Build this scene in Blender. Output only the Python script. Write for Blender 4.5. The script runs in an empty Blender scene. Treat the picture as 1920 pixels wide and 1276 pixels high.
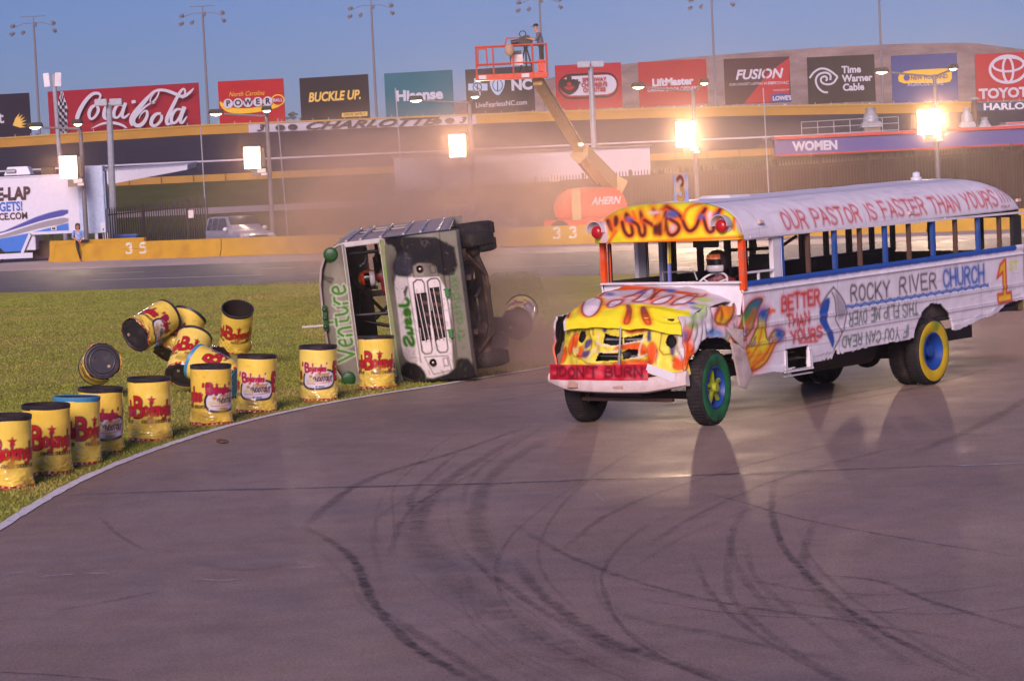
import bpy, bmesh, math, random
import numpy as np
from mathutils import Vector, Matrix
random.seed(7); RNG = np.random.RandomState(11)
S = bpy.context.scene; COL = S.collection
PI = math.pi; R = math.radians

# ------------------------------------------------------------------ camera, sky, sun, exposure
FPX, PITCH, ROLL, HCAM = 5000.0, R(3.733), R(2.687), 3.642      # focal length in 1920-px photo pixels
cd = bpy.data.cameras.new('camera'); cam = bpy.data.objects.new('camera', cd); COL.objects.link(cam)
cd.sensor_width = 36; cd.lens = 36*FPX/1920; cd.clip_start = .5; cd.clip_end = 5000
cam.matrix_world = Matrix.Translation((0, 0, HCAM)) @ Matrix.Rotation(PI/2-PITCH, 4, 'X') @ Matrix.Rotation(-ROLL, 4, 'Z')
S.camera = cam
SUN_EL, SUN_AZ = R(25), R(192)            # soft front light from behind the camera (azimuth clockwise from +Y)
world = bpy.data.worlds.new('World'); S.world = world; world.use_nodes = True
wn = world.node_tree; wn.nodes.clear()
wo = wn.nodes.new('ShaderNodeOutputWorld'); bg = wn.nodes.new('ShaderNodeBackground'); sky = wn.nodes.new('ShaderNodeTexSky')
sky.sky_type = 'NISHITA'; sky.sun_disc = False; sky.sun_elevation = SUN_EL; sky.sun_rotation = SUN_AZ
sky.air_density = 1.0; sky.dust_density = .3; sky.ozone_density = 6.0
tint = wn.nodes.new('ShaderNodeMix'); tint.data_type = 'RGBA'; tint.blend_type = 'MULTIPLY'; tint.inputs[0].default_value = 1
tint.inputs[7].default_value = (.535, .555, .94, 1)
wn.links.new(sky.outputs[0], tint.inputs[6]); wn.links.new(tint.outputs[2], bg.inputs[0]); wn.links.new(bg.outputs[0], wo.inputs[0])
bg.inputs[1].default_value = .06
sd = bpy.data.lights.new('sun', 'SUN'); sd.energy = 2.9; sd.angle = R(28); sd.color = (1, .79, .76)
sun = bpy.data.objects.new('sun', sd); COL.objects.link(sun)
sun.rotation_euler = Vector((-math.sin(SUN_AZ)*math.cos(SUN_EL), -math.cos(SUN_AZ)*math.cos(SUN_EL), -math.sin(SUN_EL))).to_track_quat('-Z', 'Y').to_euler()
S.view_settings.view_transform = 'Standard'; S.view_settings.look = 'None'; S.view_settings.exposure = .35; S.view_settings.gamma = 1
S.render.engine = 'CYCLES'
S.cycles.volume_step_rate = 2.0; S.cycles.volume_max_steps = 128; S.cycles.volume_bounces = 2
S.cycles.max_bounces = 6; S.cycles.diffuse_bounces = 2; S.cycles.glossy_bounces = 2; S.cycles.transparent_max_bounces = 12
S.cycles.sample_clamp_indirect = 4

# ------------------------------------------------------------------ measuring: photo pixel -> real point
def ray(px, py):
    a = (px-960)/FPX; b = -(py-638)/FPX
    cr, sr, cp, sp = math.cos(ROLL), math.sin(ROLL), math.cos(PITCH), math.sin(PITCH)
    x = a*cr+b*sr; y = -a*sr+b*cr
    return np.array([x, cp+y*sp, -sp+y*cp])
CO = np.array([0, 0, HCAM])
def G(px, py, z=0.0): d = ray(px, py); return CO+d*((z-HCAM)/d[2])
def A(px, py, Y): d = ray(px, py); return CO+d*(Y/d[1])

def to_px(P):                                   # real point -> photo pixel
    x, y, z = P[..., 0], P[..., 1], P[..., 2]-HCAM; cp, sp, cr, sr = math.cos(PITCH), math.sin(PITCH), math.cos(ROLL), math.sin(ROLL)
    d = y*cp-z*sp; X = x/d*FPX; Y = (y*sp+z*cp)/d*FPX
    return 960+X*cr-Y*sr, 638-(X*sr+Y*cr)

# ------------------------------------------------------------------ colours and materials
def lin(c):
    c = np.array(c, float)/255
    return np.where(c <= .04045, c/12.92, ((c+.055)/1.055)**2.4)
def mat(name, rgb, rough=.6, metal=0.0, var=.12, scale=6.0, bump=0.0, bscale=40, spec=.5, coat=0, emit=None, es=0, dirt=None):
    m = bpy.data.materials.new(name); m.use_nodes = True; n = m.node_tree; N = n.nodes; L = n.links
    p = N['Principled BSDF']; c = list(lin(rgb))+[1]
    p.inputs['Roughness'].default_value = rough; p.inputs['Metallic'].default_value = metal
    p.inputs['Specular IOR Level'].default_value = spec; p.inputs['Coat Weight'].default_value = coat
    tc = N.new('ShaderNodeTexCoord')
    if var > 0:
        no = N.new('ShaderNodeTexNoise'); no.inputs['Scale'].default_value = scale; no.inputs['Detail'].default_value = 5
        L.new(tc.outputs['Object'], no.inputs['Vector'])
        r = N.new('ShaderNodeMapRange'); r.inputs[3].default_value = 1-var; r.inputs[4].default_value = 1+var
        r.inputs[1].default_value = .3; r.inputs[2].default_value = .7
        L.new(no.outputs[0], r.inputs[0])
        mx = N.new('ShaderNodeMix'); mx.data_type = 'RGBA'; mx.blend_type = 'MULTIPLY'; mx.inputs[0].default_value = 1
        mx.inputs[6].default_value = c; L.new(r.outputs[0], mx.inputs[7]); out = mx.outputs[2]
        if dirt:
            n2 = N.new('ShaderNodeTexNoise'); n2.inputs['Scale'].default_value = dirt[1]; n2.inputs['Detail'].default_value = 8
            L.new(tc.outputs['Object'], n2.inputs['Vector'])
            r2 = N.new('ShaderNodeMapRange'); r2.inputs[1].default_value = .52; r2.inputs[2].default_value = .72; r2.inputs[4].default_value = dirt[2]
            L.new(n2.outputs[0], r2.inputs[0])
            m2 = N.new('ShaderNodeMix'); m2.data_type = 'RGBA'; L.new(r2.outputs[0], m2.inputs[0]); L.new(out, m2.inputs[6])
            m2.inputs[7].default_value = list(lin(dirt[0]))+[1]; out = m2.outputs[2]
        L.new(out, p.inputs['Base Color'])
    else: p.inputs['Base Color'].default_value = c
    if bump > 0:
        bn = N.new('ShaderNodeTexNoise'); bn.inputs['Scale'].default_value = bscale; bn.inputs['Detail'].default_value = 4
        L.new(tc.outputs['Object'], bn.inputs['Vector'])
        bu = N.new('ShaderNodeBump'); bu.inputs['Strength'].default_value = bump; bu.inputs['Distance'].default_value = .02
        L.new(bn.outputs[0], bu.inputs['Height']); L.new(bu.outputs[0], p.inputs['Normal'])
    if emit:
        p.inputs['Emission Color'].default_value = list(lin(emit))+[1]; p.inputs['Emission Strength'].default_value = es
    return m
def painted(name, rough=.45, bump=.15, bscale=25, coat=0.0, var=.08, spec=.5, metal=0):
    m = mat(name, (200, 200, 200), rough, metal, 0, bump=bump, bscale=bscale, coat=coat, spec=spec)
    n = m.node_tree; N = n.nodes; L = n.links; a = N.new('ShaderNodeAttribute'); a.attribute_name = 'Col'
    tc = N.new('ShaderNodeTexCoord'); no = N.new('ShaderNodeTexNoise'); no.inputs['Scale'].default_value = 5; no.inputs['Detail'].default_value = 6
    L.new(tc.outputs['Object'], no.inputs['Vector'])
    r = N.new('ShaderNodeMapRange'); r.inputs[3].default_value = 1-var; r.inputs[4].default_value = 1+var; r.inputs[1].default_value = .3; r.inputs[2].default_value = .7
    L.new(no.outputs[0], r.inputs[0])
    mx = N.new('ShaderNodeMix'); mx.data_type = 'RGBA'; mx.blend_type = 'MULTIPLY'; mx.inputs[0].default_value = 1
    L.new(a.outputs[0], mx.inputs[6]); L.new(r.outputs[0], mx.inputs[7]); L.new(mx.outputs[2], N['Principled BSDF'].inputs['Base Color'])
    return m
M = {}
def mm(k, *a, **kw):
    if k not in M: M[k] = mat(k, *a, **kw)
    return M[k]
white = mm('white_paint', (230, 222, 228), .45, bump=.1, var=.06, dirt=((150, 130, 120), 3, .3))
cream = mm('cream_paint', (214, 190, 180), .6)
black = mm('black_paint', (26, 24, 27), .5); dark = mm('dark_metal', (44, 38, 38), .7, bump=.2)
rubber = mm('tyre_rubber', (34, 30, 32), .85, bump=.5, bscale=60, dirt=((90, 70, 60), 6, .5))
steel = mm('grey_steel', (150, 148, 155), .5, .3); galv = mm('galvanised_steel', (160, 160, 170), .5, .2)
yellowp = mm('yellow_wall_paint', (190, 142, 12), .6, bump=.2, var=.08, scale=2, dirt=((150, 90, 20), 1.2, .35))
orangep = mm('orange_paint', (214, 62, 26), .45); tanp = mm('tan_boom_paint', (200, 165, 110), .5)
redp = mm('red_paint', (196, 30, 36), .45); bluep = mm('blue_paint', (44, 84, 160), .5, dirt=((120, 130, 160), 4, .4))
brownm = mm('brown_metal', (92, 66, 56), .7, bump=.2); skin = mm('skin', (196, 140, 116), .6, var=.05)
lens = mm('lens_dark', (14, 14, 16), .15); glassd = mm('tinted_window', (52, 58, 68), .12, var=.05)

# ------------------------------------------------------------------ mesh helpers
def link(o, parent=None):
    COL.objects.link(o)
    if parent is not None: o.parent = parent
    return o
def tag(o, label=None, cat=None, group=None, kind=None):
    if label: o['label'] = label
    if cat: o['category'] = cat
    if group: o['group'] = group
    if kind: o['kind'] = kind
    return o
def empty(name, loc=(0, 0, 0), rz=0, label=None, cat=None, group=None):
    o = link(bpy.data.objects.new(name, None)); o.location = [float(t) for t in loc]; o.rotation_euler = (0, 0, rz); o.empty_display_size = .2
    return tag(o, label, cat, group)
def rotz(v): return np.array(Vector((0, 0, 1)).rotation_difference(Vector([float(t) for t in v])).to_matrix())   # shortest turn
def rotm(v):                                    # 3x3 turning +Z to v
    return np.array(Vector([float(t) for t in v]).to_track_quat('Z', 'Y').to_matrix())
class MB:
    def __init__(s): s.v = []; s.f = []; s.mi = []; s.mats = []
    def m(s, mt):
        if mt not in s.mats: s.mats.append(mt)
        return s.mats.index(mt)
    def add(s, vs, fs, mt, T=None):
        b = len(s.v); vs = np.asarray(vs, float).reshape(-1, 3)
        if T is not None: vs = vs@np.array(T)[:3, :3].T+np.array(T)[:3, 3]
        s.v.extend(map(tuple, vs)); k = s.m(mt)
        for f in fs: s.f.append(tuple(b+i for i in f)); s.mi.append(k)
        return s
    def box(s, c, d, mt, Rm=None, taper=1.0):
        h = np.array(d, float)/2; q = []
        for z in (-1, 1):
            for x, y in ((-1, -1), (1, -1), (1, 1), (-1, 1)):
                t = taper if z > 0 else 1
                q.append((x*h[0]*t, y*h[1]*t, z*h[2]))
        q = np.array(q)
        if Rm is not None: q = q@np.array(Rm)[:3, :3].T
        return s.add(q+np.array(c, float), [(3, 2, 1, 0), (4, 5, 6, 7), (0, 1, 5, 4), (1, 2, 6, 5), (2, 3, 7, 6), (3, 0, 4, 7)], mt)
    def beam(s, p0, p1, w, h, mt):              # rectangular bar between two points
        p0 = np.array(p0, float); p1 = np.array(p1, float); d = p1-p0; L = np.linalg.norm(d)
        return s.box((p0+p1)/2, (w, h, L), mt, rotm(d))
    def cyl(s, p0, p1, r0, mt, r1=None, n=12, caps=True):
        p0 = np.array(p0, float); p1 = np.array(p1, float); r1 = r0 if r1 is None else r1
        Rm = rotm(p1-p0); a = np.arange(n)*2*PI/n; c = np.c_[np.cos(a), np.sin(a), 0*a]@Rm.T
        fs = [(i, (i+1) % n, n+(i+1) % n, n+i) for i in range(n)]
        if caps: fs += [tuple(range(n))[::-1], tuple(range(n, 2*n))]
        return s.add(np.r_[p0+c*r0, p1+c*r1], fs, mt)
    def tube(s, pts, r, mt, n=6):
        for a, b in zip(pts[:-1], pts[1:]): s.cyl(a, b, r, mt, n=n)
        return s
    def lathe(s, prof, mt, n=24, T=None, a0=0, a1=2*PI, mts=None):
        full = abs(a1-a0-2*PI) < 1e-6; k = n if full else n+1
        a = a0+np.arange(k)*(a1-a0)/n; vs = []
        for r, z in prof: vs += [(r*math.cos(t), r*math.sin(t), z) for t in a]
        for j in range(len(prof)-1):
            fs = [(j*k+i, j*k+(i+1) % k, (j+1)*k+(i+1) % k, (j+1)*k+i) for i in range(n)]
            if j == 0: b = len(s.v); s.add(vs, [], mt, T)
            q = s.m(mts[j] if mts else mt)
            for f in fs: s.f.append(tuple(b+t for t in f)); s.mi.append(q)
        return s
    def prism(s, poly, h, mt, T=None, z0=0):
        n = len(poly); vs = [(x, y, z0) for x, y in poly]+[(x, y, z0+h) for x, y in poly]
        return s.add(vs, [tuple(range(n))[::-1], tuple(range(n, 2*n))]+[(i, (i+1) % n, n+(i+1) % n, n+i) for i in range(n)], mt, T)
    def sheet(s, fn, nu, nv, mt):
        vs = [fn(i/nu, j/nv) for j in range(nv+1) for i in range(nu+1)]; w = nu+1
        return s.add(vs, [(j*w+i, j*w+i+1, (j+1)*w+i+1, (j+1)*w+i) for j in range(nv) for i in range(nu)], mt)
    def ball(s, c, r, mt, n=12, sc=(1, 1, 1)):
        prof = [(max(1e-4, math.sin(PI*j/n)), -math.cos(PI*j/n)) for j in range(n+1)]
        T = np.eye(4); T[:3, :3] = np.diag(np.array(sc)*r); T[:3, 3] = c
        return s.lathe(prof, mt, 2*n, T)
    def text(s, txt, mt, T, size=1, **k):
        v, f = textmesh(txt, **k); return s.add(v*size, f, mt, T)
    def build(s, name, parent=None, bevel=0, smooth=35, loc=None):
        me = bpy.data.meshes.new(name); me.from_pydata([tuple(map(float, p)) for p in s.v], [], s.f)
        for t in s.mats: me.materials.append(t)
        me.polygons.foreach_set('material_index', s.mi)
        if bevel:
            bm = bmesh.new(); bm.from_mesh(me); bmesh.ops.remove_doubles(bm, verts=bm.verts, dist=1e-5)
            es = [e for e in bm.edges if len(e.link_faces) == 2 and e.calc_face_angle(0) > .6]
            bmesh.ops.bevel(bm, geom=es, offset=bevel, segments=2, affect='EDGES', clamp_overlap=True); bm.to_mesh(me); bm.free()
        me.update(); me.shade_smooth(); me.set_sharp_from_angle(angle=R(smooth))
        o = link(bpy.data.objects.new(name, me), parent)
        if loc is not None: o.location = [float(t) for t in loc]
        return o
_tc = {}
def textmesh(txt, offset=0.0, shear=0.0, space=1.0, sx=1.0, align='CENTER'):
    k = (txt, offset, shear, space, sx, align)
    if k not in _tc:
        c = bpy.data.curves.new('t', 'FONT'); c.body = txt; c.offset = offset; c.shear = shear; c.space_character = space
        c.align_x = align; c.align_y = 'CENTER'; c.fill_mode = 'FRONT'; c.resolution_u = 3
        o = bpy.data.objects.new('t', c); COL.objects.link(o)
        me = bpy.data.meshes.new_from_object(o.evaluated_get(bpy.context.evaluated_depsgraph_get()))
        v = np.zeros(len(me.vertices)*3); me.vertices.foreach_get('co', v); v = v.reshape(-1, 3); v[:, 0] *= sx
        _tc[k] = (v, [tuple(p.vertices) for p in me.polygons])
        bpy.data.objects.remove(o); bpy.data.meshes.remove(me); bpy.data.curves.remove(c)
    return _tc[k]
def frame(o, x, y, z=None):                     # 4x4 with given origin and axes
    x = np.array(x, float); y = np.array(y, float); x = x/np.linalg.norm(x); z = np.cross(x, y) if z is None else np.array(z, float); z = z/np.linalg.norm(z)
    T = np.eye(4); T[:3, 0] = x; T[:3, 1] = y/np.linalg.norm(y); T[:3, 2] = z; T[:3, 3] = o; return T

# ------------------------------------------------------------------ painting with signed distances into vertex colours
def seg_d(X, Y, pts):
    d = np.full(X.shape, 1e9)
    for (ax, ay), (bx, by) in zip(pts[:-1], pts[1:]):
        vx, vy = bx-ax, by-ay; L = vx*vx+vy*vy+1e-12
        t = np.clip(((X-ax)*vx+(Y-ay)*vy)/L, 0, 1); d = np.minimum(d, np.hypot(X-ax-t*vx, Y-ay-t*vy))
    return d
def inside(X, Y, pts):
    r = np.zeros(X.shape, bool); n = len(pts)
    for i in range(n):
        (ax, ay), (bx, by) = pts[i], pts[(i+1) % n]
        if ay == by: continue
        c = ((ay > Y) != (by > Y)) & (X < (bx-ax)*(Y-ay)/(by-ay)+ax); r ^= c
    return r
def smooth_pts(p, k=2, closed=False):
    p = [tuple(q) for q in p]
    for _ in range(k):
        q = []; n = len(p)
        for i in range(n if closed else n-1):
            a, b = p[i], p[(i+1) % n]; q += [(.75*a[0]+.25*b[0], .75*a[1]+.25*b[1]), (.25*a[0]+.75*b[0], .25*a[1]+.75*b[1])]
        p = q if closed else [p[0]]+q+[p[-1]]
    return p
GL = {'A': '0,0 .3,1 .6,0|.12,.35 .48,.35', 'B': '0,0 0,1 .38,1 .52,.88 .5,.68 .36,.54 0,.54|.36,.54 .56,.4 .56,.14 .4,0 0,0',
 'C': '.58,.8 .45,.97 .2,.97 .03,.75 0,.4 .08,.12 .25,0 .48,.04 .6,.2', 'D': '0,0 0,1 .3,1 .55,.8 .6,.45 .5,.12 .28,0 0,0', 'E': '.55,1 0,1 0,0 .55,0|0,.52 .45,.52',
 'F': '.55,1 0,1 0,0|0,.52 .45,.52', 'G': '.58,.8 .4,1 .2,1 .02,.7 .02,.3 .2,0 .45,0 .6,.2 .6,.45 .35,.45', 'H': '0,0 0,1|.58,0 .58,1|0,.5 .58,.5', 'I': '.15,0 .15,1', 'J': '.5,1 .5,.2 .35,0 .15,0 .02,.2',
 'K': '0,0 0,1|.55,1 0,.42|.15,.55 .58,0', 'L': '0,1 0,0 .52,0', 'M': '0,0 .05,1 .33,.35 .62,1 .68,0', 'N': '0,0 0,1 .58,0 .58,1', 'O': '.3,1 .08,.85 0,.5 .08,.15 .3,0 .52,.15 .6,.5 .52,.85 .3,1',
 'P': '0,0 0,1 .4,1 .56,.85 .55,.62 .4,.48 0,.48', 'R': '0,0 0,1 .4,1 .56,.85 .54,.65 .38,.5 0,.5|.28,.5 .58,0', 'S': '.55,.85 .4,1 .15,1 .03,.85 .06,.65 .45,.42 .56,.22 .45,.03 .18,0 0,.15',
 'T': '0,1 .6,1|.3,1 .3,0', 'U': '0,1 0,.25 .12,.03 .3,0 .48,.05 .58,.25 .58,1', 'V': '0,1 .3,0 .6,1', 'Y': '0,1 .3,.5 .6,1|.3,.5 .3,0', 'X': '0,0 .58,1|0,1 .58,0', 'W': '0,1 .18,0 .36,.7 .54,0 .72,1', '!': '.12,1 .1,.3|.09,.06 .1,0', "'": '.1,1 .06,.75', '.': '.05,.03 .08,.0',
 '1': '.05,.7 .35,1 .35,0|.05,0 .65,0', '3': '.03,.85 .2,1 .42,1 .55,.8 .45,.58 .25,.52 .5,.45 .58,.25 .45,.03 .2,0 .02,.15', '5': '.52,1 .08,1 .05,.58 .35,.62 .55,.45 .55,.2 .38,.02 .15,0 0,.12',
 'o': '.22,.56 .05,.45 .0,.27 .08,.05 .24,0 .4,.08 .46,.3 .38,.5 .22,.56', 'j': '.18,.56 .2,-.12 .1,-.32 -.08,-.3|.18,.78 .2,.8', 'a': '.42,.5 .2,.56 .03,.35 .06,.06 .22,0 .4,.18 .42,.54 .42,0', 'n': '.0,.55 .0,0|.0,.35 .2,.56 .38,.45 .4,0',
 'g': '.42,.5 .2,.56 .03,.38 .08,.12 .25,.1 .42,.3 .42,.54 .42,-.15 .3,-.32 .05,-.28', 'l': '.1,1 .08,0', 'e': '.03,.28 .42,.32 .38,.52 .2,.57 .04,.4 .02,.18 .14,0 .4,.06', 's': '.38,.46 .2,.57 .05,.45 .12,.32 .32,.24 .36,.1 .2,0 .0,.08',
 'v': '0,.55 .2,0 .4,.55', 't': '.2,.9 .2,.1 .38,.02|0,.56 .4,.56', 'u': '0,.55 .02,.12 .18,0 .36,.15 .4,.55 .4,0', 'r': '0,.55 0,0|0,.32 .15,.52 .34,.52', 'h': '0,1 0,0|0,.35 .2,.56 .38,.42 .4,0', 'x': '0,0 .4,.55|0,.55 .4,0', 'b': '0,1 0,.05 .25,0 .44,.22 .35,.5 .18,.55 0,.4',
 'm': '0,.55 0,0|0,.38 .16,.56 .28,.42 .28,0|.28,.38 .44,.56 .56,.42 .56,0', 'i': '.08,.55 .08,0|.08,.75 .09,.78', 'c': '.4,.45 .22,.57 .04,.4 .02,.15 .18,0 .4,.08', 'k': '0,1 0,0|.38,.55 0,.22|.12,.3 .4,0', 'd': '.42,1 .42,0|.42,.4 .22,.56 .03,.35 .06,.06 .22,0 .42,.15', 'p': '0,.55 0,-.35|0,.4 .2,.56 .42,.4 .42,.15 .25,0 0,.12'}
def glyph(ch):
    if ch not in GL: return [], .3
    st = [[tuple(map(float, q.split(','))) for q in s.split()] for s in GL[ch].split('|')]
    if ch in 'BCDGJOPRSUojangesuthrbmcdp35' : st = [smooth_pts(s, 1) if len(s) > 3 else s for s in st]
    return st, max(p[0] for s in st for p in s)
class Canvas:
    def __init__(s, x0, x1, y0, y1, res, base):
        s.x = np.linspace(x0, x1, max(2, int(round(abs(x1-x0)/res))+1)); s.y = np.linspace(y0, y1, max(2, int(round((y1-y0)/res))+1))
        s.X, s.Y = np.meshgrid(s.x, s.y); s.C = np.ones(s.X.shape+(3,))*lin(base); s.res = res
    def _win(s, pts, pad):
        p = np.array(pts, float); lo = p.min(0)-pad; hi = p.max(0)+pad
        i0, i1 = np.searchsorted(s.x, [lo[0], hi[0]]); j0, j1 = np.searchsorted(s.y, [lo[1], hi[1]])
        return slice(j0, j1), slice(i0, i1)
    def blend(s, w, a, col):
        if a.size == 0: return
        c = col if isinstance(col, np.ndarray) else lin(col); s.C[w] += (c-s.C[w])*a[..., None]
    def poly(s, pts, col, soft=.008, alpha=1):
        w = s._win(pts, soft*2); X, Y = s.X[w], s.Y[w]
        if X.size == 0: return s
        d = seg_d(X, Y, list(pts)+[pts[0]]); d = np.where(inside(X, Y, pts), -d, d)
        a = np.clip(.5-d/(2*soft), 0, 1)*alpha
        if callable(col): col = col(X, Y, -d)
        s.blend(w, a, col); return s
    def stroke(s, pts, wd, col, soft=.008, alpha=1):
        w = s._win(pts, wd+soft*2); X, Y = s.X[w], s.Y[w]
        if X.size == 0: return s
        d = seg_d(X, Y, pts)-wd/2; s.blend(w, np.clip(.5-d/(2*soft), 0, 1)*alpha, col); return s
    def rect(s, x0, x1, y0, y1, col, soft=.004): return s.poly([(x0, y0), (x1, y0), (x1, y1), (x0, y1)], col, soft)
    def ell(s, cx, cy, rx, ry, col, soft=.006, wd=None, rot=0):
        p = [(cx+rx*math.cos(t)*math.cos(rot)-ry*math.sin(t)*math.sin(rot), cy+rx*math.cos(t)*math.sin(rot)+ry*math.sin(t)*math.cos(rot)) for t in np.linspace(0, 2*PI, 33)]
        return s.stroke(p, wd, col, soft) if wd else s.poly(p[:-1], col, soft)
    def text(s, txt, x, y, h, wd, col, soft=.008, sx=1, slant=0, gap=.22, width=None, slope=0, mirror=False, flip=False, jit=0, passes=None):
        adv = []; tot = 0
        for ch in txt: g, gw = glyph(ch); adv.append((g, tot, gw)); tot += gw+gap
        k = (width/(tot-gap) if width else h*sx)
        for g, ox, gw in adv:
            jy = random.uniform(-jit, jit)*h; jh = 1+random.uniform(-jit, jit)
            for st in g:
                q = []
                for a, b in st:
                    u, v = (ox+a)*k+slant*b*h, b*h*jh+jy
                    if mirror: u = (tot-gap)*k-u
                    if flip: u, v = (tot-gap)*k-u, h-v
                    q.append((x+u, y+v+slope*u))
                for (w2, c2, s2, al) in (passes or [(wd, col, soft, 1)]): s.stroke(q, w2, c2, s2, al)
        return s
    def sample(s, U, V):
        fi = np.clip((U-s.x[0])/(s.x[1]-s.x[0]), 0, len(s.x)-1.001); fj = np.clip((V-s.y[0])/(s.y[1]-s.y[0]), 0, len(s.y)-1.001)
        i = fi.astype(int); j = fj.astype(int); a = (fi-i)[..., None]; b = (fj-j)[..., None]; C = s.C
        return (C[j, i]*(1-a)+C[j, i+1]*a)*(1-b)+(C[j+1, i]*(1-a)+C[j+1, i+1]*a)*b
def gridobj(name, P, C, mt, parent=None, keep=None, wrap=False, thick=0, back=None, extra=None, smooth=50):
    """mesh from a grid of points P[j,i,3] with linear colours C[j,i,3]; keep masks faces; thick gives it a real thickness"""
    nv, nu = P.shape[:2]; idx = np.arange(nv*nu).reshape(nv, nu)
    if wrap: idx = np.c_[idx, idx[:, :1]]
    q = np.stack([idx[:-1, :-1], idx[:-1, 1:], idx[1:, 1:], idx[1:, :-1]], -1)
    if keep is not None: q = q[keep]
    q = q.reshape(-1, 4); used = np.unique(q); rm = np.full(nv*nu, -1); rm[used] = np.arange(len(used)); q = rm[q]
    V = P.reshape(-1, 3)[used]; c = np.c_[C.reshape(-1, 3)[used], np.ones(len(used))].astype(np.float32)
    me = bpy.data.meshes.new(name); me.vertices.add(len(V)); me.vertices.foreach_set('co', V.astype(np.float32).ravel())
    me.loops.add(q.size); me.loops.foreach_set('vertex_index', q.ravel().astype(np.int32)); me.polygons.add(len(q))
    me.polygons.foreach_set('loop_start', np.arange(0, q.size, 4, dtype=np.int32)); me.update(calc_edges=True)
    at = me.color_attributes.new('Col', 'FLOAT_COLOR', 'POINT'); at.data.foreach_set('color', c.ravel())
    me.materials.append(mt)
    if thick: me.materials.append(back or mt)
    me.shade_smooth(); me.set_sharp_from_angle(angle=R(smooth))
    o = link(bpy.data.objects.new(name, me), parent)
    if thick:
        sm = o.modifiers.new('thickness', 'SOLIDIFY'); sm.thickness = abs(thick); sm.offset = -1 if thick > 0 else 1; sm.material_offset = 1; sm.material_offset_rim = 0
    return o
def vnoise(X, Y, sc, seed=0):                   # smooth value noise for dents and wrinkles
    r = np.random.RandomState(seed).rand(64, 64)*2-1; X = np.asarray(X)/sc; Y = np.asarray(Y)/sc
    i = np.floor(X).astype(int); j = np.floor(Y).astype(int); a = X-i; b = Y-j; a = a*a*(3-2*a); b = b*b*(3-2*b)
    g = lambda p, q: r[p % 64, q % 64]
    return (g(i, j)*(1-a)+g(i+1, j)*a)*(1-b)+(g(i, j+1)*(1-a)+g(i+1, j+1)*a)*b
PAINT = painted('painted_sheet_metal', .45, .12, 8, coat=0, spec=.35); VINYL = painted('printed_vinyl', .22, .25, 14, coat=.4)
VPAINT = painted('weathered_paint', .75, .15, 8, coat=0, spec=.12)
FACE = painted('printed_board', .7, .05, 2, var=.05, spec=.2)
def place(o, Mx): o.matrix_world = Matrix([[float(t) for t in r] for r in Mx]); return o
# ================================================================== the setting
def asphalt(name, rgb, rough, var=.25, spec=.5, patch=None):
    m = bpy.data.materials.new(name); m.use_nodes = True; n = m.node_tree; N = n.nodes; L = n.links; p = N['Principled BSDF']
    tc = N.new('ShaderNodeTexCoord'); c = list(lin(rgb))+[1]
    def noise(sc, det, rough_=.6):
        t = N.new('ShaderNodeTexNoise'); t.inputs['Scale'].default_value = sc; t.inputs['Detail'].default_value = det; t.inputs['Roughness'].default_value = rough_
        L.new(tc.outputs['Object'], t.inputs['Vector']); return t.outputs[0]
    def rng(s, a, b, c0, c1):
        r = N.new('ShaderNodeMapRange'); r.inputs[1].default_value = a; r.inputs[2].default_value = b; r.inputs[3].default_value = c0; r.inputs[4].default_value = c1
        L.new(s, r.inputs[0]); return r.outputs[0]
    def mul(a, b):
        x = N.new('ShaderNodeMath'); x.operation = 'MULTIPLY'; L.new(a, x.inputs[0]); L.new(b, x.inputs[1]); return x.outputs[0]
    big = rng(noise(.22, 7), .3, .7, 1-var, 1+var); fine = rng(noise(46, 3, .8), .32, .68, .58, 1.42); mid = rng(noise(2.2, 6), .3, .7, .88, 1.12)
    f = mul(mul(big, fine), mid)
    mx = N.new('ShaderNodeMix'); mx.data_type = 'RGBA'; mx.blend_type = 'MULTIPLY'; mx.inputs[0].default_value = 1; mx.inputs[6].default_value = c
    L.new(f, mx.inputs[7])
    if patch:
        pm_ = N.new('ShaderNodeMix'); pm_.data_type = 'RGBA'; pm_.inputs[6].default_value = c; pm_.inputs[7].default_value = list(lin(patch))+[1]; L.new(rng(noise(.16, 8, .7), .48, .66, 0, .8), pm_.inputs[0]); L.new(pm_.outputs[2], mx.inputs[6])
    L.new(mx.outputs[2], p.inputs['Base Color'])
    L.new(rng(noise(.8, 5), .3, .7, rough-.08, rough+.1), p.inputs['Roughness']); p.inputs['Specular IOR Level'].default_value = spec
    bu = N.new('ShaderNodeBump'); bu.inputs['Strength'].default_value = .35; bu.inputs['Distance'].default_value = .012
    L.new(noise(55, 3, .7), bu.inputs['Height']); L.new(bu.outputs[0], p.inputs['Normal'])
    return m
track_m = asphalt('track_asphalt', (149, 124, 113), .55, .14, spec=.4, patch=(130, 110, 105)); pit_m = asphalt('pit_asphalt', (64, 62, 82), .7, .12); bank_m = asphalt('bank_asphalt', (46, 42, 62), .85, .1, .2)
conc_m = asphalt('concrete_apron', (178, 160, 158), .8, .1, .2); dirt_m = asphalt('hill_earth', (152, 128, 124), .95, .3, .1)
grass_m = asphalt('grass_ground', (158, 152, 68), .95, .22, .05, patch=(170, 146, 92)); slope_m = asphalt('slope_grass', (84, 86, 50), .95, .2, .05)
def flat(name, poly, z, m, kind='structure'):
    b = MB(); vs = [(x, y, z) for x, y in poly]; b.add(vs, [tuple(range(len(vs)))], m); return tag(b.build(name), kind=kind)
flat('ground', [(-1500, -60), (1500, -60), (1500, 3000), (-1500, 3000)], -.004, track_m)
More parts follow.
